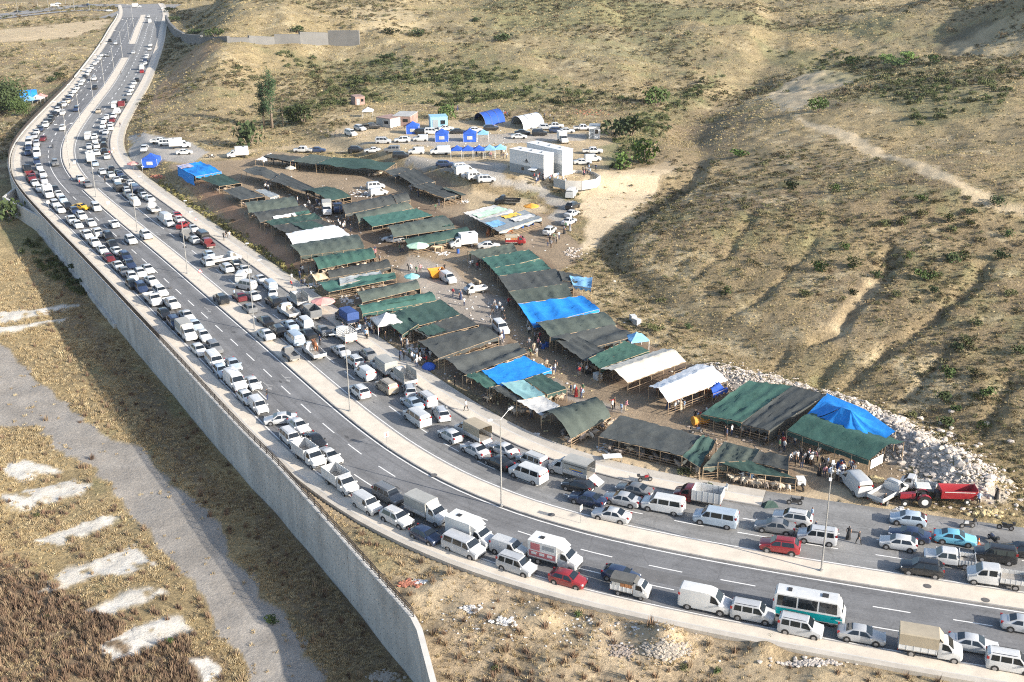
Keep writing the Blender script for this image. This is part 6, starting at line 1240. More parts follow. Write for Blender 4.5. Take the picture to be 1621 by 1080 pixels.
part(t, 'hopper', VR, lambda m: (m.hexa([(-2.1,-.75,.75),(2.2,-.75,.75),(2.2,-.70,.75),(-2.1,-.70,.75)], [(-2.6,-1.15,2.1),(2.3,-1.15,2.1),(2.3,-1.08,2.1),(-2.6,-1.08,2.1)]), m.hexa([(-2.1,.70,.75),(2.2,.70,.75),(2.2,.75,.75),(-2.1,.75,.75)], [(-2.6,1.08,2.1),(2.3,1.08,2.1),(2.3,1.15,2.1),(-2.6,1.15,2.1)]),
     m.box(-2.1,2.2,-.72,.72,.68,.76), m.hexa([(2.14,-.72,.76),(2.2,-.72,.76),(2.2,.72,.76),(2.14,.72,.76)], [(2.24,-1.1,2.1),(2.3,-1.1,2.1),(2.3,1.1,2.1),(2.24,1.1,2.1)]), m.hexa([(-2.1,-.72,.76),(-2.04,-.72,.76),(-2.04,.72,.76),(-2.1,.72,.76)], [(-2.6,-1.1,2.3),(-2.54,-1.1,2.3),(-2.54,1.1,2.3),(-2.6,1.1,2.3)])))
for sg in (1, -1):
    part(t, 'white_stripe', VM['boxwhite'], lambda m: m.hexa([(-2.2,sg*1.10,1.85),(1.9,sg*1.10,1.85),(1.9,sg*1.12,1.85),(-2.2,sg*1.12,1.85)], [(-2.2,sg*1.135,1.97),(1.9,sg*1.135,1.97),(1.9,sg*1.15,1.97),(-2.2,sg*1.15,1.97)]))
    wv = part(t, 'wheel', VM['tyre'], lambda m: m.cyl((-1.3, sg*.95, .42), (0, 1, 0), .42, .28, 14)); part(wv, 'rim', VM['boxwhite'], lambda m: m.cyl((-1.3, sg*.95, .42), (0, 1, 0), .2, .31, 10))
part(t, 'drawbar', VM['trim'], lambda m: m.box(2.2,3.6,-.08,.08,.5,.64)); part(t, 'gearbox', VM['trim'], lambda m: m.box(2.32,2.9,-.5,.5,.55,1.5))
# the yard pickups and vans seen from their own angles
def yard(kind, col, px, py, rz, label, lod=0, canvas='canvgrey'):
    p = at1(px, py+6); return vehicle(kind, col, (p[0], p[1], p[2]+.01), R(rz), lod, label, None, canvas)
yard('panel van', 'white', 1353, 768, 100, 'white van with open rear doors beside the lamp post'); yard('lorry cab+board', 'white', 1406, 782, 40, 'white flatbed pickup with its back to the road beside the tractor'); yard('small cab+board', 'white', 1452, 770, 150, 'small white dumper behind the tractor roof')
yard('small cab+board', 'white', 753, 458, 205, 'small white lorry carrying a cow in the market lane'); yard('lorry cab+box', 'white', 732, 385, 200, 'white box lorry beside the long dark green canopy'); yard('small cab+opencanvas', 'red', 816, 381, 0, 'red pickup with a cream cover behind the inner column', 1, 'canvbeige')
sk = ground_thing('skip', 691, 440, 20, 'orange steel skip in the market lane', 'skip')
part(sk, 'hopper', PAINT['orange'], lambda m: (m.hexa([(-1.0,-.8,.3),(1.0,-.8,.3),(1.0,-.72,.3),(-1.0,-.72,.3)], [(-1.5,-1.0,1.7),(1.5,-1.0,1.7),(1.5,-.92,1.7),(-1.5,-.92,1.7)]), m.hexa([(-1.0,.72,.3),(1.0,.72,.3),(1.0,.8,.3),(-1.0,.8,.3)], [(-1.5,.92,1.7),(1.5,.92,1.7),(1.5,1.0,1.7),(-1.5,1.0,1.7)]), m.hexa([(-1.0,-.74,.3),(-.92,-.74,.3),(-.92,.74,.3),(-1.0,.74,.3)], [(-1.5,-.95,1.7),(-1.42,-.95,1.7),(-1.42,.95,1.7),(-1.5,.95,1.7)]), m.hexa([(.92,-.74,.3),(1.0,-.74,.3),(1.0,.74,.3),(.92,.74,.3)], [(1.42,-.95,1.7),(1.5,-.95,1.7),(1.5,.95,1.7),(1.42,.95,1.7)]), m.box(-1,1,-.75,.75,.26,.32)))
part(sk, 'skid', VM['rust'], lambda m: (m.box(-1,1,-.6,-.5,0,.27))); part(sk, 'skid', VM['rust'], lambda m: (m.box(-1,1,.5,.6,0,.27))); part(sk, 'load', VM['rust'], lambda m: m.box(-1.05,1.05,-.7,.7,.33,1.1))
og = ground_thing('feed_tank', 1108, 672, 20, 'orange tank lying beside the white tent flap', 'tank'); part(og, 'barrel', CLOTH['orange'], lambda m: m.cyl((0,0,.7), (1,0,0), .65, 2.2, 14), 40); part(og, 'cradle', VM['rust'], lambda m: (m.box(-.8,-.6,-.6,.6,0,.4), m.box(.6,.8,-.6,.6,0,.4)))
# motorbikes
def bike(px, py, rz, col, label):
    o = ground_thing('motorbike', px, py, rz, label, 'motorbike')
    for x in (.62, -.62): wv = part(o, 'wheel', VM['tyre'], lambda m: m.cyl((x,0,.3), (0,1,0), .3, .12, 12)); part(wv, 'rim', VM['rim'], lambda m: m.cyl((x,0,.3), (0,1,0), .17, .14, 8))
    part(o, 'frame', VM['trim'], lambda m: (m.box(-.45,.3,-.12,.12,.3,.6), m.tube((.62,0,.3), (.42,0,1.0), .035), m.tube((-.62,0,.3), (-.2,0,.6), .04))); part(o, 'tank', PAINT[col], lambda m: m.hexa([(-.1,-.14,.6),(.42,-.1,.62),(.42,.1,.62),(-.1,.14,.6)], [(-.08,-.1,.86),(.38,-.07,.9),(.38,.07,.9),(-.08,.1,.86)]))
    part(o, 'seat', VM['trim'], lambda m: m.hexa([(-.75,-.12,.66),(-.1,-.14,.62),(-.1,.14,.62),(-.75,.12,.66)], [(-.78,-.1,.8),(-.1,-.12,.76),(-.1,.12,.76),(-.78,.1,.8)])); part(o, 'handlebar', VM['trim'], lambda m: m.tube((.4,-.34,1.02), (.4,.34,1.02), .022)); part(o, 'luggage_box', VM['trim'], lambda m: m.box(-1.0,-.68,-.16,.16,.78,1.08))
bike(1021, 768, 10, 'red', 'red motorbike standing on the pavement above the grey saloon'); bike(1257, 803, 170, 'black', 'black motorbike beside the green bundle'); bike(1590, 843, 160, 'black', 'black scooter on the dry verge at the right edge'); bike(1530, 840, 185, 'silver', 'silver motorbike behind the cyan saloon'); bike(1570, 862, 100, 'navy', 'dark scooter beside the black people carrier')
bike(84.5, 236, 110, 'black', 'motorbike riding on the empty lane of the far bend'); bike(1212, 702, 60, 'silver', 'scooter parked in front of the wide charcoal canopy'); bike(1103, 686, 20, 'navy', 'blue scooter beside the orange tank'); bike(335, 250, 30, 'white', 'white scooter on the verge above the blue tent')
tc_ = ground_thing('cargo_tricycle', 1268, 772, 90, 'white cargo tricycle at the end of the cream sheep pen', 'tricycle')
part(tc_, 'cargo_box', VM['boxwhite'], lambda m: m.box(-.2,1.0,-.5,.5,.4,1.1)); part(tc_, 'seat', VM['trim'], lambda m: m.box(-1.0,-.5,-.15,.15,.7,.85)); part(tc_, 'frame', VM['trim'], lambda m: (m.box(-1.0,.2,-.06,.06,.3,.5), m.tube((-.4,-.35,1.1),(-.4,.35,1.1),.02), m.tube((-.75,0,.4),(-.75,0,.72),.04)))
for x, y in ((.4,.5),(.4,-.5),(-1.0,0)): part(tc_, 'wheel', VM['tyre'], lambda m: m.cyl((x,y,.28), (0,1,0), .28, .1, 12))
# caged water tanks, blue barrels, cones, chair, table, signs
def ibc(px, py, label):
    o = ground_thing('water_tank', px, py, random.uniform(0, 40), label, 'water tank'); part(o, 'tank', VM['crate'], lambda m: m.box(-.46,.46,-.56,.56,.17,1.14)); part(o, 'pallet', M_WOOD, lambda m: m.box(-.5,.5,-.6,.6,0,.15))
    for z in (.3,.55,.8,1.05): part(o, 'cage_bar', M_STEEL, lambda m: (m.box(-.5,.5,-.6,-.585,z,z+.03), m.box(-.5,.5,.585,.6,z,z+.03), m.box(-.5,-.485,-.58,.58,z,z+.03), m.box(.485,.5,-.58,.58,z,z+.03)))
ibc(1002, 509, 'pale caged water tank on the slope above the inner column'); ibc(1008, 515, 'second pale caged tank beside the one on the slope'); ibc(946, 602, 'pale caged water tank in front of the cream tent'); ibc(1133, 668, 'caged tank at the left end of the wide green canopy'); ibc(940, 508, 'white caged tank behind the framed blue roof')
M_BARR = mat('blue_plastic', (.03,.10,.36), .45)
for i, (x, y) in enumerate([(804,368.5),(827,361),(836,359),(843,356.5),(860,552),(866,549),(1328,742),(1332,738),(725,401)]):
    o = ground_thing('barrel', x, y, 0, 'blue plastic barrel, %s from the left among the market barrels' % ORD([0,3,4,5,6,7,8,9,2,1][i] if i < 9 else 1) if i != 0 else 'blue plastic barrel at the left front of the banner roof', 'barrel', 'blue barrels'); part(o, 'drum', M_BARR, lambda m: m.cyl((0,0,.46), (0,0,1), .3, .92, 12), 40); part(o, 'lid', VM['trim'], lambda m: m.cyl((0,0,.94), (0,0,1), .26, .04, 12))
M_CONE = mat('cone_orange', (.70,.14,.03), .5)
for i, (x, y) in enumerate([(1481.5,862),(1548,865)]):
    o = ground_thing('traffic_cone', x, y, 0, ['orange traffic cone at the nose of the cyan saloon', 'orange traffic cone behind the cyan saloon'][i], 'cone'); part(o, 'cone', M_CONE, lambda m: m.tube((0,0,.03),(0,0,.72),.17,.03,10), 40); part(o, 'base', M_CONE, lambda m: m.box(-.2,.2,-.2,.2,0,.035)); part(o, 'white_band', VM['boxwhite'], lambda m: m.tube((0,0,.32),(0,0,.48),.122,.09,10))
o = ground_thing('garden_chair', 1147, 782, 200, 'white plastic chair on the pavement behind the maroon lorry', 'chair'); part(o, 'seat', VM['boxwhite'], lambda m: m.box(-.22,.22,-.22,.22,.4,.44)); part(o, 'backrest', VM['boxwhite'], lambda m: m.hexa([(-.24,-.22,.44),(-.2,-.22,.44),(-.2,.22,.44),(-.24,.22,.44)], [(-.32,-.2,.85),(-.28,-.2,.85),(-.28,.2,.85),(-.32,.2,.85)]))
for x in (-.2,.2):
    for y in (-.2,.2): part(o, 'leg', VM['boxwhite'], lambda m: m.tube((x,y,.4),(x*1.15,y*1.15,0),.02))
o = ground_thing('table', 969, 730, 8, 'white table beside the stack of fodder sacks', 'table'); part(o, 'tabletop', VM['boxwhite'], lambda m: m.box(-1.2,1.2,-.6,.6,.72,.76))
for x in (-1.1,1.1):
    for y in (-.5,.5): part(o, 'leg', M_STEEL, lambda m: m.box(x-.03,x+.03,y-.03,y+.03,0,.72))
M_SRED = mat('sign_red', (.55,.05,.05), .5)
def sign(px, py, shape, label):
    p = plane([(px, py)], .15)[0]; t, s = sdist(p[:1], p[1:2], ROAD); z = .15 if 0 < t[0] < 3.2 else .14; o = empty('road_sign', (p[0], p[1], z), road_heading(s[0])+math.pi); tag(o, label, 'sign')
    part(o, 'post', M_STEEL, lambda m: m.tube((0,0,0),(0,0,2.3),.03))
    if shape == 'chevron':
        part(o, 'panel', VM['boxwhite'], lambda m: m.box(.03,.05,-.32,.32,1.6,2.3))
        part(o, 'chevron', M_SRED, lambda m: (m.add([(.054,.2,1.68),(.054,.02,1.68),(.054,-.2,1.95),(.054,-.02,1.95)], [(0,1,2,3)]), m.add([(.054,-.02,1.95),(.054,-.2,1.95),(.054,.02,2.22),(.054,.2,2.22)], [(0,1,2,3)])))
    else:
        part(o, 'panel', VM['boxwhite'], lambda m: m.add([(.04,-.42,1.7),(.04,.42,1.7),(.04,0,2.42),(.02,-.42,1.7),(.02,.42,1.7),(.02,0,2.42)], [(0,1,2),(5,4,3)]))
        part(o, 'red_border', M_SRED, lambda m: (m.add([(.045,-.42,1.7),(.045,.42,1.7),(.045,.34,1.78),(.045,-.34,1.78)], [(0,1,2,3)]), m.add([(.045,.42,1.7),(.045,0,2.42),(.045,0,2.27),(.045,.31,1.77)], [(0,1,2,3)]), m.add([(.045,0,2.42),(.045,-.42,1.7),(.045,-.31,1.77),(.045,0,2.27)], [(0,1,2,3)])))
sign(613, 709, 'chevron', 'red and white chevron sign on the median bend'); sign(318.5, 445, 'tri', 'triangular warning sign on the median'); sign(173, 334, 'chevron', 'thin chevron post on the median behind the white pickup'); sign(919, 828, 'chevron', 'red and white chevron sign beside the white saloon'); sign(311.5, 361, 'tri', 'triangular sign on the market pavement'); sign(120, 268, 'chevron', 'white sign at the end of the bent median'); sign(78, 333, 'chevron', 'small sign on the left pavement by the wing wall')
# short lamps of the right pavement
for i, (x, y) in enumerate([(295, 347), (393, 418), (108+120, 290)]):
    p = plane([(x, y)], .14)[0]; o = empty('pavement_lamp', (p[0], p[1], .14)); tag(o, 'short pole lamp on the market pavement, %s from the right' % ORD([2,1,3][i]), 'lamp', 'short pavement lamps'); part(o, 'pole', M_STEEL, lambda m: m.tube((0,0,0),(0,0,4.2),.05,.035)); part(o, 'lamp_head', M_WHITE, lambda m: m.box(-.12,.5,-.12,.12,4.15,4.3))
# ---- heaps nobody could count: sacks, scrap, rubble
def rockmesh(seed, n=1):
    rg = random.Random(seed); bm = bmesh.new(); bmesh.ops.create_icosphere(bm, subdivisions=n, radius=1)
    for v in bm.verts: v.co *= rg.uniform(.65, 1.15); v.co.z *= .75
    me_ = bpy.data.meshes.new('boulder'); bm.to_mesh(me_); bm.free(); return me_
ROCKS = [rockmesh(i) for i in range(5)]; RV = [np.array([v.co[:] for v in m.vertices]) for m in ROCKS]; RF = [[tuple(f.vertices) for f in m.polygons] for m in ROCKS]
def heap(name, pts, sizes, m, label, cat=None, flat=1.0, group=None):
    mb = MB()
    for p, s_ in zip(pts, sizes):
        k = random.randrange(5); a = random.uniform(0, 6.28); c, sn = math.cos(a), math.sin(a); v = RV[k]*s_*np.array([random.uniform(.7, 1.3), random.uniform(.7, 1.2), flat*random.uniform(.6, 1.1)]); w = np.stack([v[:, 0]*c-v[:, 1]*sn, v[:, 0]*sn+v[:, 1]*c, v[:, 2]], 1)+p
        mb.add(w, RF[k])
    o = mb.build(name, m); tag(o, label, cat, group, 'stuff'); return o
def blob(px, py, sx, sy, n_, dz=0.0):
    P = ground_at(np.stack([px+RNG.normal(0, .5, n_)*sx, py+RNG.normal(0, .5, n_)*sy], 1)); P[:, 2] += dz; return P
M_LIME = mat('limestone_rubble', (.47,.415,.36), .95, var=.25, vscale=.8, bump=.03, bscale=5); M_SACK = mat('white_sacks', (.58,.56,.53), .8, var=.15, vscale=1.5); M_SCRAP = mat('mixed_scrap', (.30,.25,.21), .9, var=.5, vscale=1.2); M_BRICK = mat('broken_brick', (.42,.16,.10), .9, var=.3, vscale=2); M_GRAV = mat('gravel', (.36,.32,.27), .95, var=.25, vscale=2); M_STRAWB = mat('fodder_straw', (.46,.37,.20), .95, var=.25, vscale=2)
d = np.linspace(0, 1, 900); rc = np.stack([np.interp(d, np.linspace(0, 1, len(RUBL)), RUBL[:, k]) for k in (0, 1)], 1); n_ = 11000; ii = RNG.integers(0, 900, n_); off = RNG.normal(0, 2.6, (n_, 2)); Pq = np.c_[rc[ii]+off, np.zeros(n_)]; Pq[:, 2] = hz(Pq[:, 0], Pq[:, 1])+.02
heap('rubble', Pq, np.clip(RNG.lognormal(-2.3, .55, n_), .05, .5)*(1+.9*(ii > 450)*RNG.random(n_)), M_LIME, 'long ridge of pale stone rubble at the foot of the hill')
for i in range(44):
    q = blob(1480, 700, 90, 36, 1)[0]; s_ = random.uniform(.35, .7); o = link('boulder', ROCKS[i % 5], None, (q[0], q[1], q[2]+.2*s_), random.uniform(0, 6), M_LIME); o.scale = (s_, s_*.85, s_*.8); tag(o, 'pale boulder on the rubble ridge behind the red trailer', 'boulder', 'boulders on the rubble ridge')
for px, py, sx, sy, n_, m, lab in [(655, 556, 26, 8, 60, M_SACK, 'heap of white fodder sacks at the market entrance'), (960, 712, 16, 5, 40, M_SACK, 'stack of white fodder sacks beside the white table'), (580, 305, 30, 8, 90, M_SACK, 'spread of pale sacks and wool in the upper yard'), (492, 452, 16, 5, 36, M_SACK, 'pale sacks by the small beige tent'), (545, 475, 22, 7, 50, M_SACK, 'pale bundles below the torn teal sheet'),
  (540, 212, 40, 7, 80, M_SCRAP, 'scrap and rubbish strewn along the camp track'), (625, 203, 26, 4, 40, M_SCRAP, 'scrap piled around the tin shack'), (700, 402, 14, 4, 24, M_SACK, 'white bags beside the pale green parasol'), (735, 320, 12, 5, 26, M_SACK, 'white bags at the end of the camp bank canopies'), (905, 400, 16, 8, 60, M_LIME, 'pale stones at the dusty corner below the hill'),
  (648, 924, 14, 5, 90, M_BRICK, 'broken red brick dumped below the pavement'), (664, 922, 10, 4, 70, M_SACK, 'white rubble dumped beside the broken brick'), (745, 965, 14, 6, 50, M_SACK, 'pale rubbish on the dirt slope below the red hatchback'), (800, 985, 18, 7, 60, M_SACK, 'torn pale bags on the dirt slope'), (985, 1030, 24, 12, 90, M_SCRAP, 'dark burnt rubbish on the dirt slope'), (610, 1072, 26, 8, 160, M_GRAV, 'grey gravel at the foot of the retaining wall'),
  (1052, 1030, 34, 14, 420, M_GRAV, 'gravel heap on the dirt slope'), (1290, 1050, 60, 6, 160, M_LIME, 'stones along the pavement edge'), (1100, 985, 90, 8, 120, M_GRAV, 'stones along the upper dirt slope'), (30, 335, 12, 12, 120, M_GRAV, 'rubble behind the wing wall'), (250, 280, 10, 3, 60, M_BRICK, 'reddish earth clods beside the blue tent'), (1560, 812, 26, 7, 70, M_STRAWB, 'straw and rubble beside the red trailer'),
  (1390, 760, 10, 5, 40, M_STRAWB, 'green-brown fodder beside the white flatbed'), (1425, 808, 10, 3, 24, M_SACK, 'white stones in front of the tractor'), (845, 690, 8, 4, 16, M_SACK, 'white sacks by the grey tunnel'), (930, 178, 30, 5, 60, M_BRICK, 'broken red clay rubble above the camp'), (20, 200, 26, 8, 50, M_SCRAP, 'rubbish around the blue-roofed shack'), (190, 300, 1, 1, 1, M_GRAV, 'stone on the median gap')]:
    P = blob(px, py, sx, sy, n_, .05); heap('rubble' if m in (M_LIME, M_GRAV, M_BRICK) else 'debris', P, RNG.uniform(.14, .42, n_)*(.7 if py > 900 else 1.0), m, lab, flat=.7)
# odds and ends lying about between the pens
for lab, cx, cy, sx, sy, n_, m in [('crates, buckets and rags strewn in the left market alleys', 540, 380, 150, 90, 420, M_SCRAP), ('feed bags and buckets strewn in the lower market alleys', 760, 560, 160, 70, 360, M_SCRAP), ('litter strewn in front of the pavilion', 1210, 690, 150, 30, 160, M_SCRAP), ('pale litter strewn through the market', 700, 480, 260, 130, 360, M_SACK), ('straw scraps strewn through the pens', 800, 600, 220, 80, 320, M_STRAWB), ('sacks, troughs and crates along the pavement pens', 1080, 715, 120, 26, 150, M_SCRAP), ('feed sacks piled between the upper canopies', 520, 340, 110, 40, 220, M_SACK), ('bundles and boxes in the camp', 800, 215, 120, 22, 200, M_SCRAP), ('pale bundles in the camp', 760, 230, 130, 26, 120, M_SACK), ('pale litter on the dirt slope below the pavement', 950, 985, 330, 40, 260, M_SACK)]:
    P = blob(cx, cy, sx, sy, n_, .02); tt, ss = sdist(P[:, 0], P[:, 1], ROAD); ok = (tt > T_RW+.6) | (tt < T_LW-.8); P = P[ok]; heap('litter', P, RNG.uniform(.08, .3, len(P))*(.6 if cy > 900 else 1.0), m, lab, flat=.8)
o = ground_thing('bundle', 1218, 805, 10, 'dark green bundle of netting on the pavement', 'bundle'); part(o, 'netting', CLOTH['dark green'], lambda m: m.add([(-.9,-.5,0),(.9,-.6,0),(1.0,.5,0),(-.8,.6,0),(-.3,-.1,.8),(.4,.1,.6)], [(0,1,5,4),(1,2,5),(2,3,4,5),(3,0,4),(0,3,2,1)]))
o = ground_thing('blue_bundle', 679, 582+2, 10, 'round blue bundle beside the creased charcoal canopy', 'bundle'); part(o, 'sack', CLOTH['royal blue'], lambda m: m.add([(1.1*math.cos(a)*r_, .9*math.sin(a)*r_, z) for z, r_ in ((0,.9),(.5,1.0),(.9,.6)) for a in np.linspace(0, 2*math.pi, 9)[:-1]]+[(0,0,1.0)], [(i, (i+1) % 8, 8+(i+1) % 8, 8+i) for i in range(8)]+[(8+i, 8+(i+1) % 8, 16+(i+1) % 8, 16+i) for i in range(8)]+[(16+i, 16+(i+1) % 8, 24) for i in range(8)]), 60)
# ------------------------------------------------------------------ vegetation
def veg_mat(name, cols, rough=.9, trans=.0):
    m = bpy.data.materials.new(name); m.use_nodes = True; t = m.node_tree; n = t.nodes; b = n['Principled BSDF']; b.inputs['Roughness'].default_value = rough; b.inputs['Specular IOR Level'].default_value = .15
    oi = n.new('ShaderNodeObjectInfo'); cr_ = n.new('ShaderNodeValToRGB'); e = cr_.color_ramp.elements
    for i, c in enumerate(cols):
        if i < 2: el = e[i]; el.position = i/(len(cols)-1)
        else: el = e.new(i/(len(cols)-1))
        el.color = (*c, 1)
    if len(cols) > 2: e[1].position = 1/(len(cols)-1)
    for i, c in enumerate(cols): pass
    t.links.new(oi.outputs['Random'], cr_.inputs[0]); t.links.new(cr_.outputs[0], b.inputs['Base Color']); return m
def ramp_fix(m, cols):
    e = [x for x in m.node_tree.nodes if x.type == 'VALTORGB'][0].color_ramp.elements
    while len(e) < len(cols): e.new(.5)
    for i, c in enumerate(cols): e[i].position = i/(len(cols)-1); e[i].color = (*c, 1)
    return m
def vm(name, cols): return ramp_fix(veg_mat(name, cols[:2]), cols)
def tuft(seed, n_, h, w, lean=.5):
    rg = random.Random(seed); mb = MB()
    for i in range(n_):
        a = rg.uniform(0, 6.28); r_ = rg.uniform(0, w); x, y = r_*math.cos(a), r_*math.sin(a); hh = h*rg.uniform(.55, 1.1)*(1-.5*r_/w); b = rg.uniform(0, 6.28); lw = w*.16
        dx, dy = math.cos(a)*lean*hh*rg.uniform(.2, 1), math.sin(a)*lean*hh*rg.uniform(.2, 1); mb.add([(x-lw*math.cos(b), y-lw*math.sin(b), -.05), (x+lw*math.cos(b), y+lw*math.sin(b), -.05), (x+dx, y+dy, hh)], [(0, 1, 2)])
    return mb.mesh('tuft')
def leafball(seed, n_, rx, rz_, leaf, core=True, clump=1.0):
    rg = random.Random(seed); mb = MB(); lob = [(rg.uniform(-.5, .5)*rx, rg.uniform(-.5, .5)*rx, rz_*rg.uniform(.4, 1.0), rg.uniform(.35, .62)) for _ in range(7)]
    for i in range(n_):
        lx, ly, lz, lr = rg.choice(lob); v = Vector((rg.gauss(0, 1), rg.gauss(0, 1), rg.gauss(0, .9))).normalized()*(rg.uniform(.55, 1.0)*lr); p = Vector((lx+v.x*rx, ly+v.y*rx, max(.02, lz+v.z*rz_*.9)))
        a = Vector((rg.gauss(0, 1), rg.gauss(0, 1), rg.gauss(0, 1))).normalized()*leaf*rg.uniform(.6, 1.2); b = a.orthogonal().normalized()*leaf*.55
        mb.add([p-a, p+b, p+a, p-b], [(0, 1, 2, 3)])
    return mb.mesh('foliage')
def gn_tree():
    ng = bpy.data.node_groups.new('scatter', 'GeometryNodeTree'); ng.interface.new_socket('Geometry', in_out='INPUT', socket_type='NodeSocketGeometry'); ng.interface.new_socket('Object', in_out='INPUT', socket_type='NodeSocketObject'); ng.interface.new_socket('Geometry', in_out='OUTPUT', socket_type='NodeSocketGeometry')
    n = ng.nodes; gi = n.new('NodeGroupInput'); go = n.new('NodeGroupOutput'); oi = n.new('GeometryNodeObjectInfo'); ip = n.new('GeometryNodeInstanceOnPoints')
    a1 = n.new('GeometryNodeInputNamedAttribute'); a1.data_type = 'FLOAT_VECTOR'; a1.inputs[0].default_value = 'rot'; a2 = n.new('GeometryNodeInputNamedAttribute'); a2.data_type = 'FLOAT_VECTOR'; a2.inputs[0].default_value = 'scl'
    L = ng.links; L.new(gi.outputs[0], ip.inputs['Points']); L.new(gi.outputs[1], oi.inputs['Object']); oi.inputs['As Instance'].default_value = True; L.new(oi.outputs['Geometry'], ip.inputs['Instance'])
    L.new(a1.outputs['Attribute'], ip.inputs['Rotation']); L.new(a2.outputs['Attribute'], ip.inputs['Scale']); L.new(ip.outputs[0], go.inputs[0]); return ng
NG = gn_tree()
def scatter(name, label, P, S, tmpl, m):
    src = bpy.data.objects.new(name+'_source', tmpl); tmpl.materials.clear(); tmpl.materials.append(m)
    me_ = bpy.data.meshes.new(name); me_.vertices.add(len(P)); me_.vertices.foreach_set('co', P.ravel())
    a = me_.attributes.new('rot', 'FLOAT_VECTOR', 'POINT'); rv = np.zeros((len(P), 3)); rv[:, 2] = RNG.uniform(0, 6.28, len(P)); rv[:, :2] = RNG.normal(0, .12, (len(P), 2)); a.data.foreach_set('vector', rv.ravel())
    a = me_.attributes.new('scl', 'FLOAT_VECTOR', 'POINT'); sv = S[:, None]*np.c_[RNG.uniform(.8, 1.25, len(P)), RNG.uniform(.8, 1.25, len(P)), RNG.uniform(.7, 1.3, len(P))]; a.data.foreach_set('vector', sv.ravel())
    me_.update(); o = bpy.data.objects.new(name, me_); COL.objects.link(o); md = o.modifiers.new('scatter', 'NODES'); md.node_group = NG
    sid = [i.identifier for i in NG.interface.items_tree if i.item_type == 'SOCKET' and i.in_out == 'INPUT' and i.socket_type == 'NodeSocketObject'][0]; md[sid] = src
    tag(o, label, None, None, 'stuff'); return o
def wedge(n_, r0, r1, a0=-32, a1=30, pw=0.0):
    r_ = np.exp(RNG.uniform(math.log(r0), math.log(r1), n_)); a = np.radians(RNG.uniform(a0, a1, n_)); return r_*np.sin(a), r_*np.cos(a), r_
VEGC = [OLIVE, BROWN, GREEN, SCRUB, STRAW]
BARE = [(P, 0 if any(c is v for v in VEGC) else .3 if c is PALE else .6 if c is RED else 1.0 if c is MDIRT else .97) for c, k, P, e in PATCHW]
def keep(x, y):
    t, s = sdist(x, y, ROAD); k = np.ones(len(x)); k[(t > T_LW-.6) & (t < T_RW+.5)] = 0
    for P, w_ in BARE:
        if w_ > 0: k[inpoly(x, y, P)] *= (1-w_)
    w, _ = sdist(x, y, WALL); k[(np.abs(w) < 1.0)] = 0
    return k, t, w
def pick(n_, r0, r1, dens=None):
    x, y, r_ = wedge(n_, r0, r1); k, t, w = keep(x, y)
    if dens is not None: k = k*dens(x, y, t, w)
    m = RNG.random(len(x)) < k; x, y, r_ = x[m], y[m], r_[m]; return np.c_[x, y, hz(x, y)], r_
low = lambda x, y, t, w: (t < -13) & (w < 0) & (y < 330)
P, r_ = pick(170000, 78, 260, lambda x, y, t, w: np.where(low(x, y, t, w), .95, np.where(t < -13, .22, .0))*np.clip(.6+1.3*fbm(x, y, 9., 77, 3), .05, 1))
scatter('dry_grass', 'golden dry grass on the low ground left of the wall', P, RNG.uniform(.3, .75, len(P))*(r_/120)**.5, tuft(1, 18, .6, .42, .8), vm('gold_grass', [(.44,.345,.20), (.33,.25,.14), (.50,.415,.26), (.25,.185,.115)]))
P, r_ = pick(300000, 95, 900, lambda x, y, t, w: np.where(t > 18, .85, np.where((t < -13) & (y > 330), .6, 0))*np.clip(.6+1.3*fbm(x, y, 25., 87, 4), .12, 1))
scatter('hill_grass', 'pale dry grass tufts over the hillsides', P, RNG.uniform(.2, .6, len(P))*(r_/160)**.75, tuft(2, 14, .5, .45, .9), vm('hill_grass', [(.42,.33,.18), (.31,.26,.14), (.48,.395,.225), (.25,.205,.12), (.23,.22,.115)]))
P, r_ = pick(190000, 95, 900, lambda x, y, t, w: np.where(t > 18, np.where(y < 300, .42, .75), np.where((t < -13) & (y > 330), .55, 0))*np.clip(.36+1.8*fbm(x, y, 34., 97, 4), .03, 1))
scatter('hill_scrub', 'low olive and brown scrub over the hillsides', P, np.clip(RNG.lognormal(-1.05, .42, len(P)), .15, 1.2)*(r_/160)**.7, leafball(3, 70, .9, .5, .16), vm('scrub', [(.07,.078,.035), (.12,.115,.06), (.16,.12,.075), (.09,.092,.045), (.18,.15,.09)]))
P, r_ = pick(120000, 78, 260, lambda x, y, t, w: np.where(inpoly(x, y, PATCHW[[i for i, q in enumerate(PATCH) if q[0] is BROWN][0]][2]), 1.0*np.clip(.7+1.5*fbm(x, y, 5., 19, 3), .25, 1), np.where(low(x, y, t, w), .05, np.where((t < -13) & (y < 330), .035, 0)))*np.clip(.6+1.2*fbm(x, y, 7., 17, 3), 0, 1))
scatter('brown_weeds', 'dense dead brown thistles on the low ground, lower left', P, RNG.uniform(.5, 1.15, len(P)), tuft(4, 30, 1.0, .36, .45), vm('dead_weeds', [(.165,.11,.078), (.24,.165,.11), (.11,.078,.06), (.33,.25,.16), (.19,.12,.085)]))
GP = [i for i, q in enumerate(PATCH) if q[0] is GREEN or (q[0] is OLIVE and q[2][0] in ((410,200), (20,360), (1180,60), (420,80)))]
P, r_ = pick(110000, 150, 800, lambda x, y, t, w: np.max([inpoly(x, y, PATCHW[i][2])*(.28 if PATCH[i][2][0] in ((1180,60), (420,80)) else 1.0) for i in GP], axis=0)*np.clip(.4+1.6*fbm(x, y, 16., 27, 3), 0, 1)*.8)
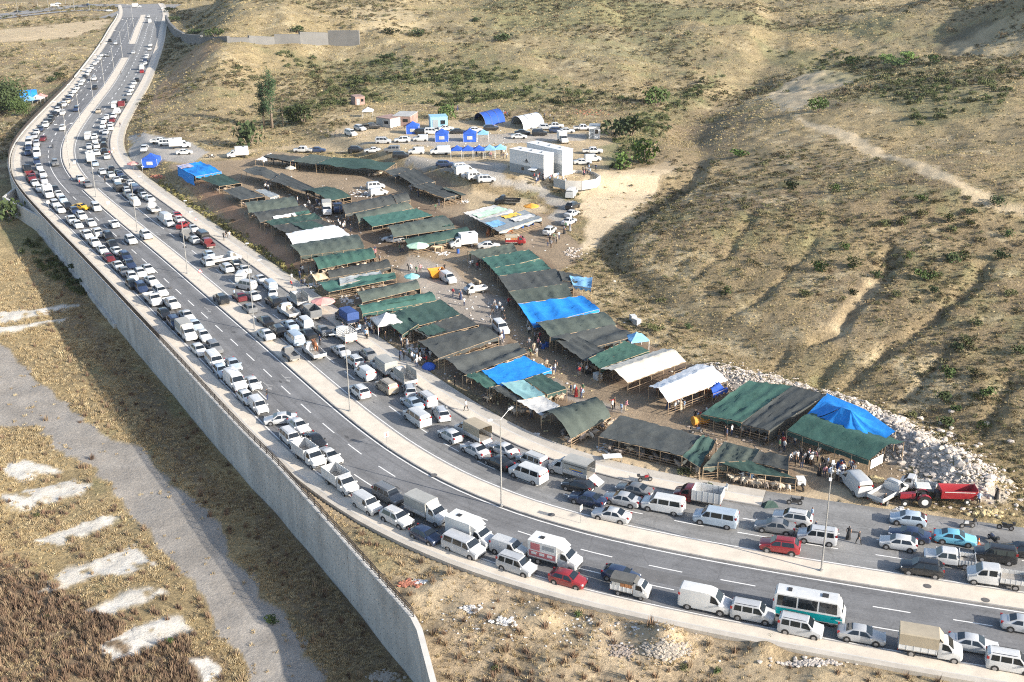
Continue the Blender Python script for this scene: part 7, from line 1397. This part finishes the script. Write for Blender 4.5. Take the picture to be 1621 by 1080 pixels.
scatter('green_scrub', 'dark green scrub in the damp hollows', P, RNG.uniform(.6, 1.3, len(P))*(r_/300)**.5, leafball(5, 90, 1.0, .7, .2), vm('green_scrub', [(.055,.075,.03), (.09,.105,.045), (.07,.085,.035), (.12,.12,.06)]))
x, y = np.repeat(0., 1), np.repeat(0., 1); S_ = np.arange(s_of(480, 440), s_of(240, 290), .35); pe = on_road(S_, T_RW+.9+RNG.normal(0, .5, len(S_))); scatter('verge_weeds', 'yellow-green weeds along the market pavement edge', np.c_[pe, hz(pe[:, 0], pe[:, 1])], RNG.uniform(.4, .9, len(pe)), leafball(6, 60, .7, .6, .15), vm('verge_weeds', [(.22,.21,.08), (.30,.26,.11), (.14,.15,.06)]))
# ---- bushes and trees one can tell apart
LEAF = {k: mat('leaf_'+k, c, .7, spec=.2, rnd=.25, var=.35, vscale=.8) for k, c in [('dark', (.045,.065,.025)), ('mid', (.065,.10,.03)), ('bright', (.10,.16,.04)), ('poplar', (.035,.065,.03)), ('olive', (.10,.11,.045))]}
BARK = mat('bark', (.20,.155,.115), .95, var=.3, vscale=3)
BUSH = [leafball(20+i, 260, 1.0, .75, .13) for i in range(4)]
def bush(px, py, r_, leaf, label, group, h=1.0):
    p = at1(px, py); o = empty('bush', (p[0], p[1], p[2]-.05), random.uniform(0, 6)); tag(o, label, 'bush', group); f = link('foliage', random.choice(BUSH), o, mats=LEAF[leaf]); f.scale = (r_, r_, r_*h)
    mb = MB()
    for k in range(4): a = k*1.6; mb.tube((0, 0, -.1), (.35*r_*math.cos(a), .35*r_*math.sin(a), .6*r_*h), .05*r_, .02*r_, 5)
    mb.build('stems', BARK, o)
hb = [(1459,320),(1574,325),(1401,358),(1428,357),(1500,353),(1461,344),(1538,340),(1507,367),(1535,358),(1597,375),(1337,395),(1300,429),(1352,424),(1463,443),(1480,441),(1510,417),(1526,412),(1585,410),(1478,464),(1437,410),(1390,440),(1275,470),(1543,517),(1524,540),(1492,635),(1515,555),(1530,552),(1560,627),(1557,677),(1495,675),(1442,662),(1512,650),(1543,598),(1500,596),(1547,633),(1416,470),(1352,467),(1600,470),(1610,560),(1150,467),(1037,525),(1090,520),(1255,300),(1320,305)]
for i, (x, y) in enumerate(hb): bush(x, y, random.uniform(.9, 1.5)*(1.25 if y < 450 else 1.0), random.choice(['mid', 'dark', 'olive']), 'round dark green bush on the right-hand hillside', 'round bushes on the right-hand hillside')
for x, y, r_, lf, lab in [(1022,258,4.6,'bright','big bright green bush beside the sandy pad'),(985,268,3.2,'bright','bright green bush left of the big one'),(1000,215,5.0,'dark','dark bush in the gully behind the camp'),(975,222,4.5,'dark','dark bush at the end of the camp'),(1040,170,5.0,'mid','green bush up the gully'),(1170,248,2.6,'bright','small bright bush on the slope beside the gully'),(1295,178,3.2,'mid','lone green bush at the head of the sandy track'),
   (792,66,4.6,'dark','lone dark tree-like bush on the far slope'),(755,35,3.0,'dark','small dark bush near the top of the picture'),(612,95,4.0,'dark','dark bush pair in the middle of the far slope'),(395,232,5.5,'dark','wide dark bush beside the white box lorry'),(480,195,4.5,'dark','dark bush on the green slope right of the poplars'),(465,192,3.5,'dark','smaller dark bush right of the poplars'),(705,188,3.4,'mid','green bush behind the tin shack'),
   (340,58,4.5,'dark','long dark bush in front of the far grey wall'),(310,56,4.5,'dark','dark bush beside the bend of the far grey wall'),(470,52,4,'dark','dark bush behind the stepped grey wall'),(620,55,4.0,'dark','green bush beyond the end of the grey wall'),(660,58,4.5,'dark','sprawling green bush beyond the grey wall'),(272,20,5,'dark','dark tree beside the top of the road'),(275,35,4.5,'dark','dark bush at the roadside bend'),
   (1350,102,4,'bright','bright green thicket, left of the far row'),(1400,98,4,'bright','bright green thicket, second in the far row'),(1440,95,4.5,'bright','bright green thicket, third in the far row'),(1480,98,3.5,'mid','green thicket, fourth in the far row'),(1415,108,5,'mid','small green thicket below the far row'),(95,122,3,'dark','dark bush on the slope left of the road'),(82,130,3,'dark','dark bush below the barrier, left of the road'),
   (1120,835-60,1.1,'bright','leafy green fodder heap beside the pen'),(1090,752,1.3,'olive','pale green fodder heap on the verge'),(1083,750,1.0,'olive','low weeds beside the fodder heap'),(430,985,1.0,'mid','small green weed by the wall foot'),(118,425,2.0,'dark','ivy-dark bush at the wall foot'),(122,450,2.0,'dark','dark bush lower along the wall foot'),(20,350,4.0,'dark','dark bushes behind the wing wall'),(1545,990-190,.01,'mid','')]:
    if lab: bush(x, y, r_, lf, lab, None, 1.25 if y > 150 and r_ > 3 else .7)
for x, y in [(58,818),(75,980),(268,1018),(783,1060),(1080,1060),(1135,1065),(1220,1012),(915,975),(1290,985)]: bush(x, y, .55, random.choice(['mid', 'olive']), 'small green weed clump on the dry ground near the road', 'weed clumps')
def tree(px, py, h, r_, leaf, label, n_=2600, slim=False):
    p = at1(px, py); o = empty('tree', tuple(p)); tag(o, label, 'tree'); mb = MB(); rg = random.Random(int(px)); tip = []
    mb.tube((0, 0, -.4), (.1, .05, h*.5), h*.028, h*.016, 7); mb.tube((.1, .05, h*.5), (.0, .1, h*.93), h*.016, h*.004, 6)
    for k in range(14):
        z = h*rg.uniform(.22, .85); a = rg.uniform(0, 6.28); l = r_*rg.uniform(.5, 1.0)*(1-.5*z/h); e = (l*math.cos(a), l*math.sin(a), z+l*(1.6 if slim else .5)); mb.tube((.06, .04, z), e, h*.008, h*.003, 5); tip.append(e)
    mb.build('trunk', BARK, o, smooth=True); mb = MB()
    for i in range(n_):
        if rg.random() < .75: c = rg.choice(tip)
        else: c = (0, 0, h*rg.uniform(.25, 1.0))
        s_ = r_*(.30 if slim else .42); q = Vector((c[0]+rg.gauss(0, s_), c[1]+rg.gauss(0, s_), c[2]+rg.gauss(0, s_*(1.5 if slim else .8)))); 
        if q.z < h*.1: q.z = h*.2
        a = Vector((rg.gauss(0, 1), rg.gauss(0, 1), rg.gauss(0, 1))).normalized()*r_*.10*rg.uniform(.6, 1.2); b = a.orthogonal().normalized()*r_*.06; mb.add([q-a, q+b, q+a, q-b], [(0, 1, 2, 3)])
    mb.build('crown', LEAF[leaf], o)
tree(431, 203, 17, 2.0, 'poplar', 'tall dark poplar, taller of the pair beside the track', slim=True); tree(418, 201, 13, 1.7, 'poplar', 'shorter poplar left of the tall one', slim=True); tree(12, 176, 8.5, 5.0, 'dark', 'broad dark tree beside the blue-roofed shack, left edge', 3200); tree(32, 184, 5.0, 2.8, 'mid', 'small palm-like tree in front of the blue-roofed shack', 1500); tree(448, 200, 8, .7, 'olive', 'thin bare trunk right of the poplars', 40, slim=True)
# ------------------------------------------------------------------ thin summer haze over the whole valley
hb_ = MB(); hb_.box(-2700, 2700, -60, 2700, -16, 110); hz_o = hb_.build('haze'); hm = bpy.data.materials.new('haze'); hm.use_nodes = True; hn = hm.node_tree; hn.nodes.clear(); ho = hn.nodes.new('ShaderNodeOutputMaterial'); pv = hn.nodes.new('ShaderNodeVolumePrincipled'); pv.inputs['Color'].default_value = (.86,.90,.95,1); pv.inputs['Density'].default_value = .00006; pv.inputs['Anisotropy'].default_value = .3
hn.links.new(pv.outputs[0], ho.inputs['Volume']); setmat(hz_o, hm); tag(hz_o, 'thin pale summer haze over the valley', None, None, 'stuff')

# ------------------------------------------------------------------ look-alikes told apart by their place
import collections
same = collections.defaultdict(list)
for o in COL.objects:
    if o.parent is None and 'label' in o and o.get('kind') not in ('structure', 'stuff'): same[o['label']].append(o)
for lab, os_ in same.items():
    if len(os_) < 2: continue
    def px_(o):
        v = np.array(o.location)-np.array([0, 0, CAM_H]); return v@CR/(v@CFW)
    os_.sort(key=px_)
    for i, o in enumerate(os_):
        w = lab.split()
        if len(w) <= 12: o['label'] = lab+', %s from the left' % ORD(i+1)
        else: o['label'] = ' '.join(w[:3])+', %s from the left, ' % ORD(i+1)+' '.join(w[3:12])
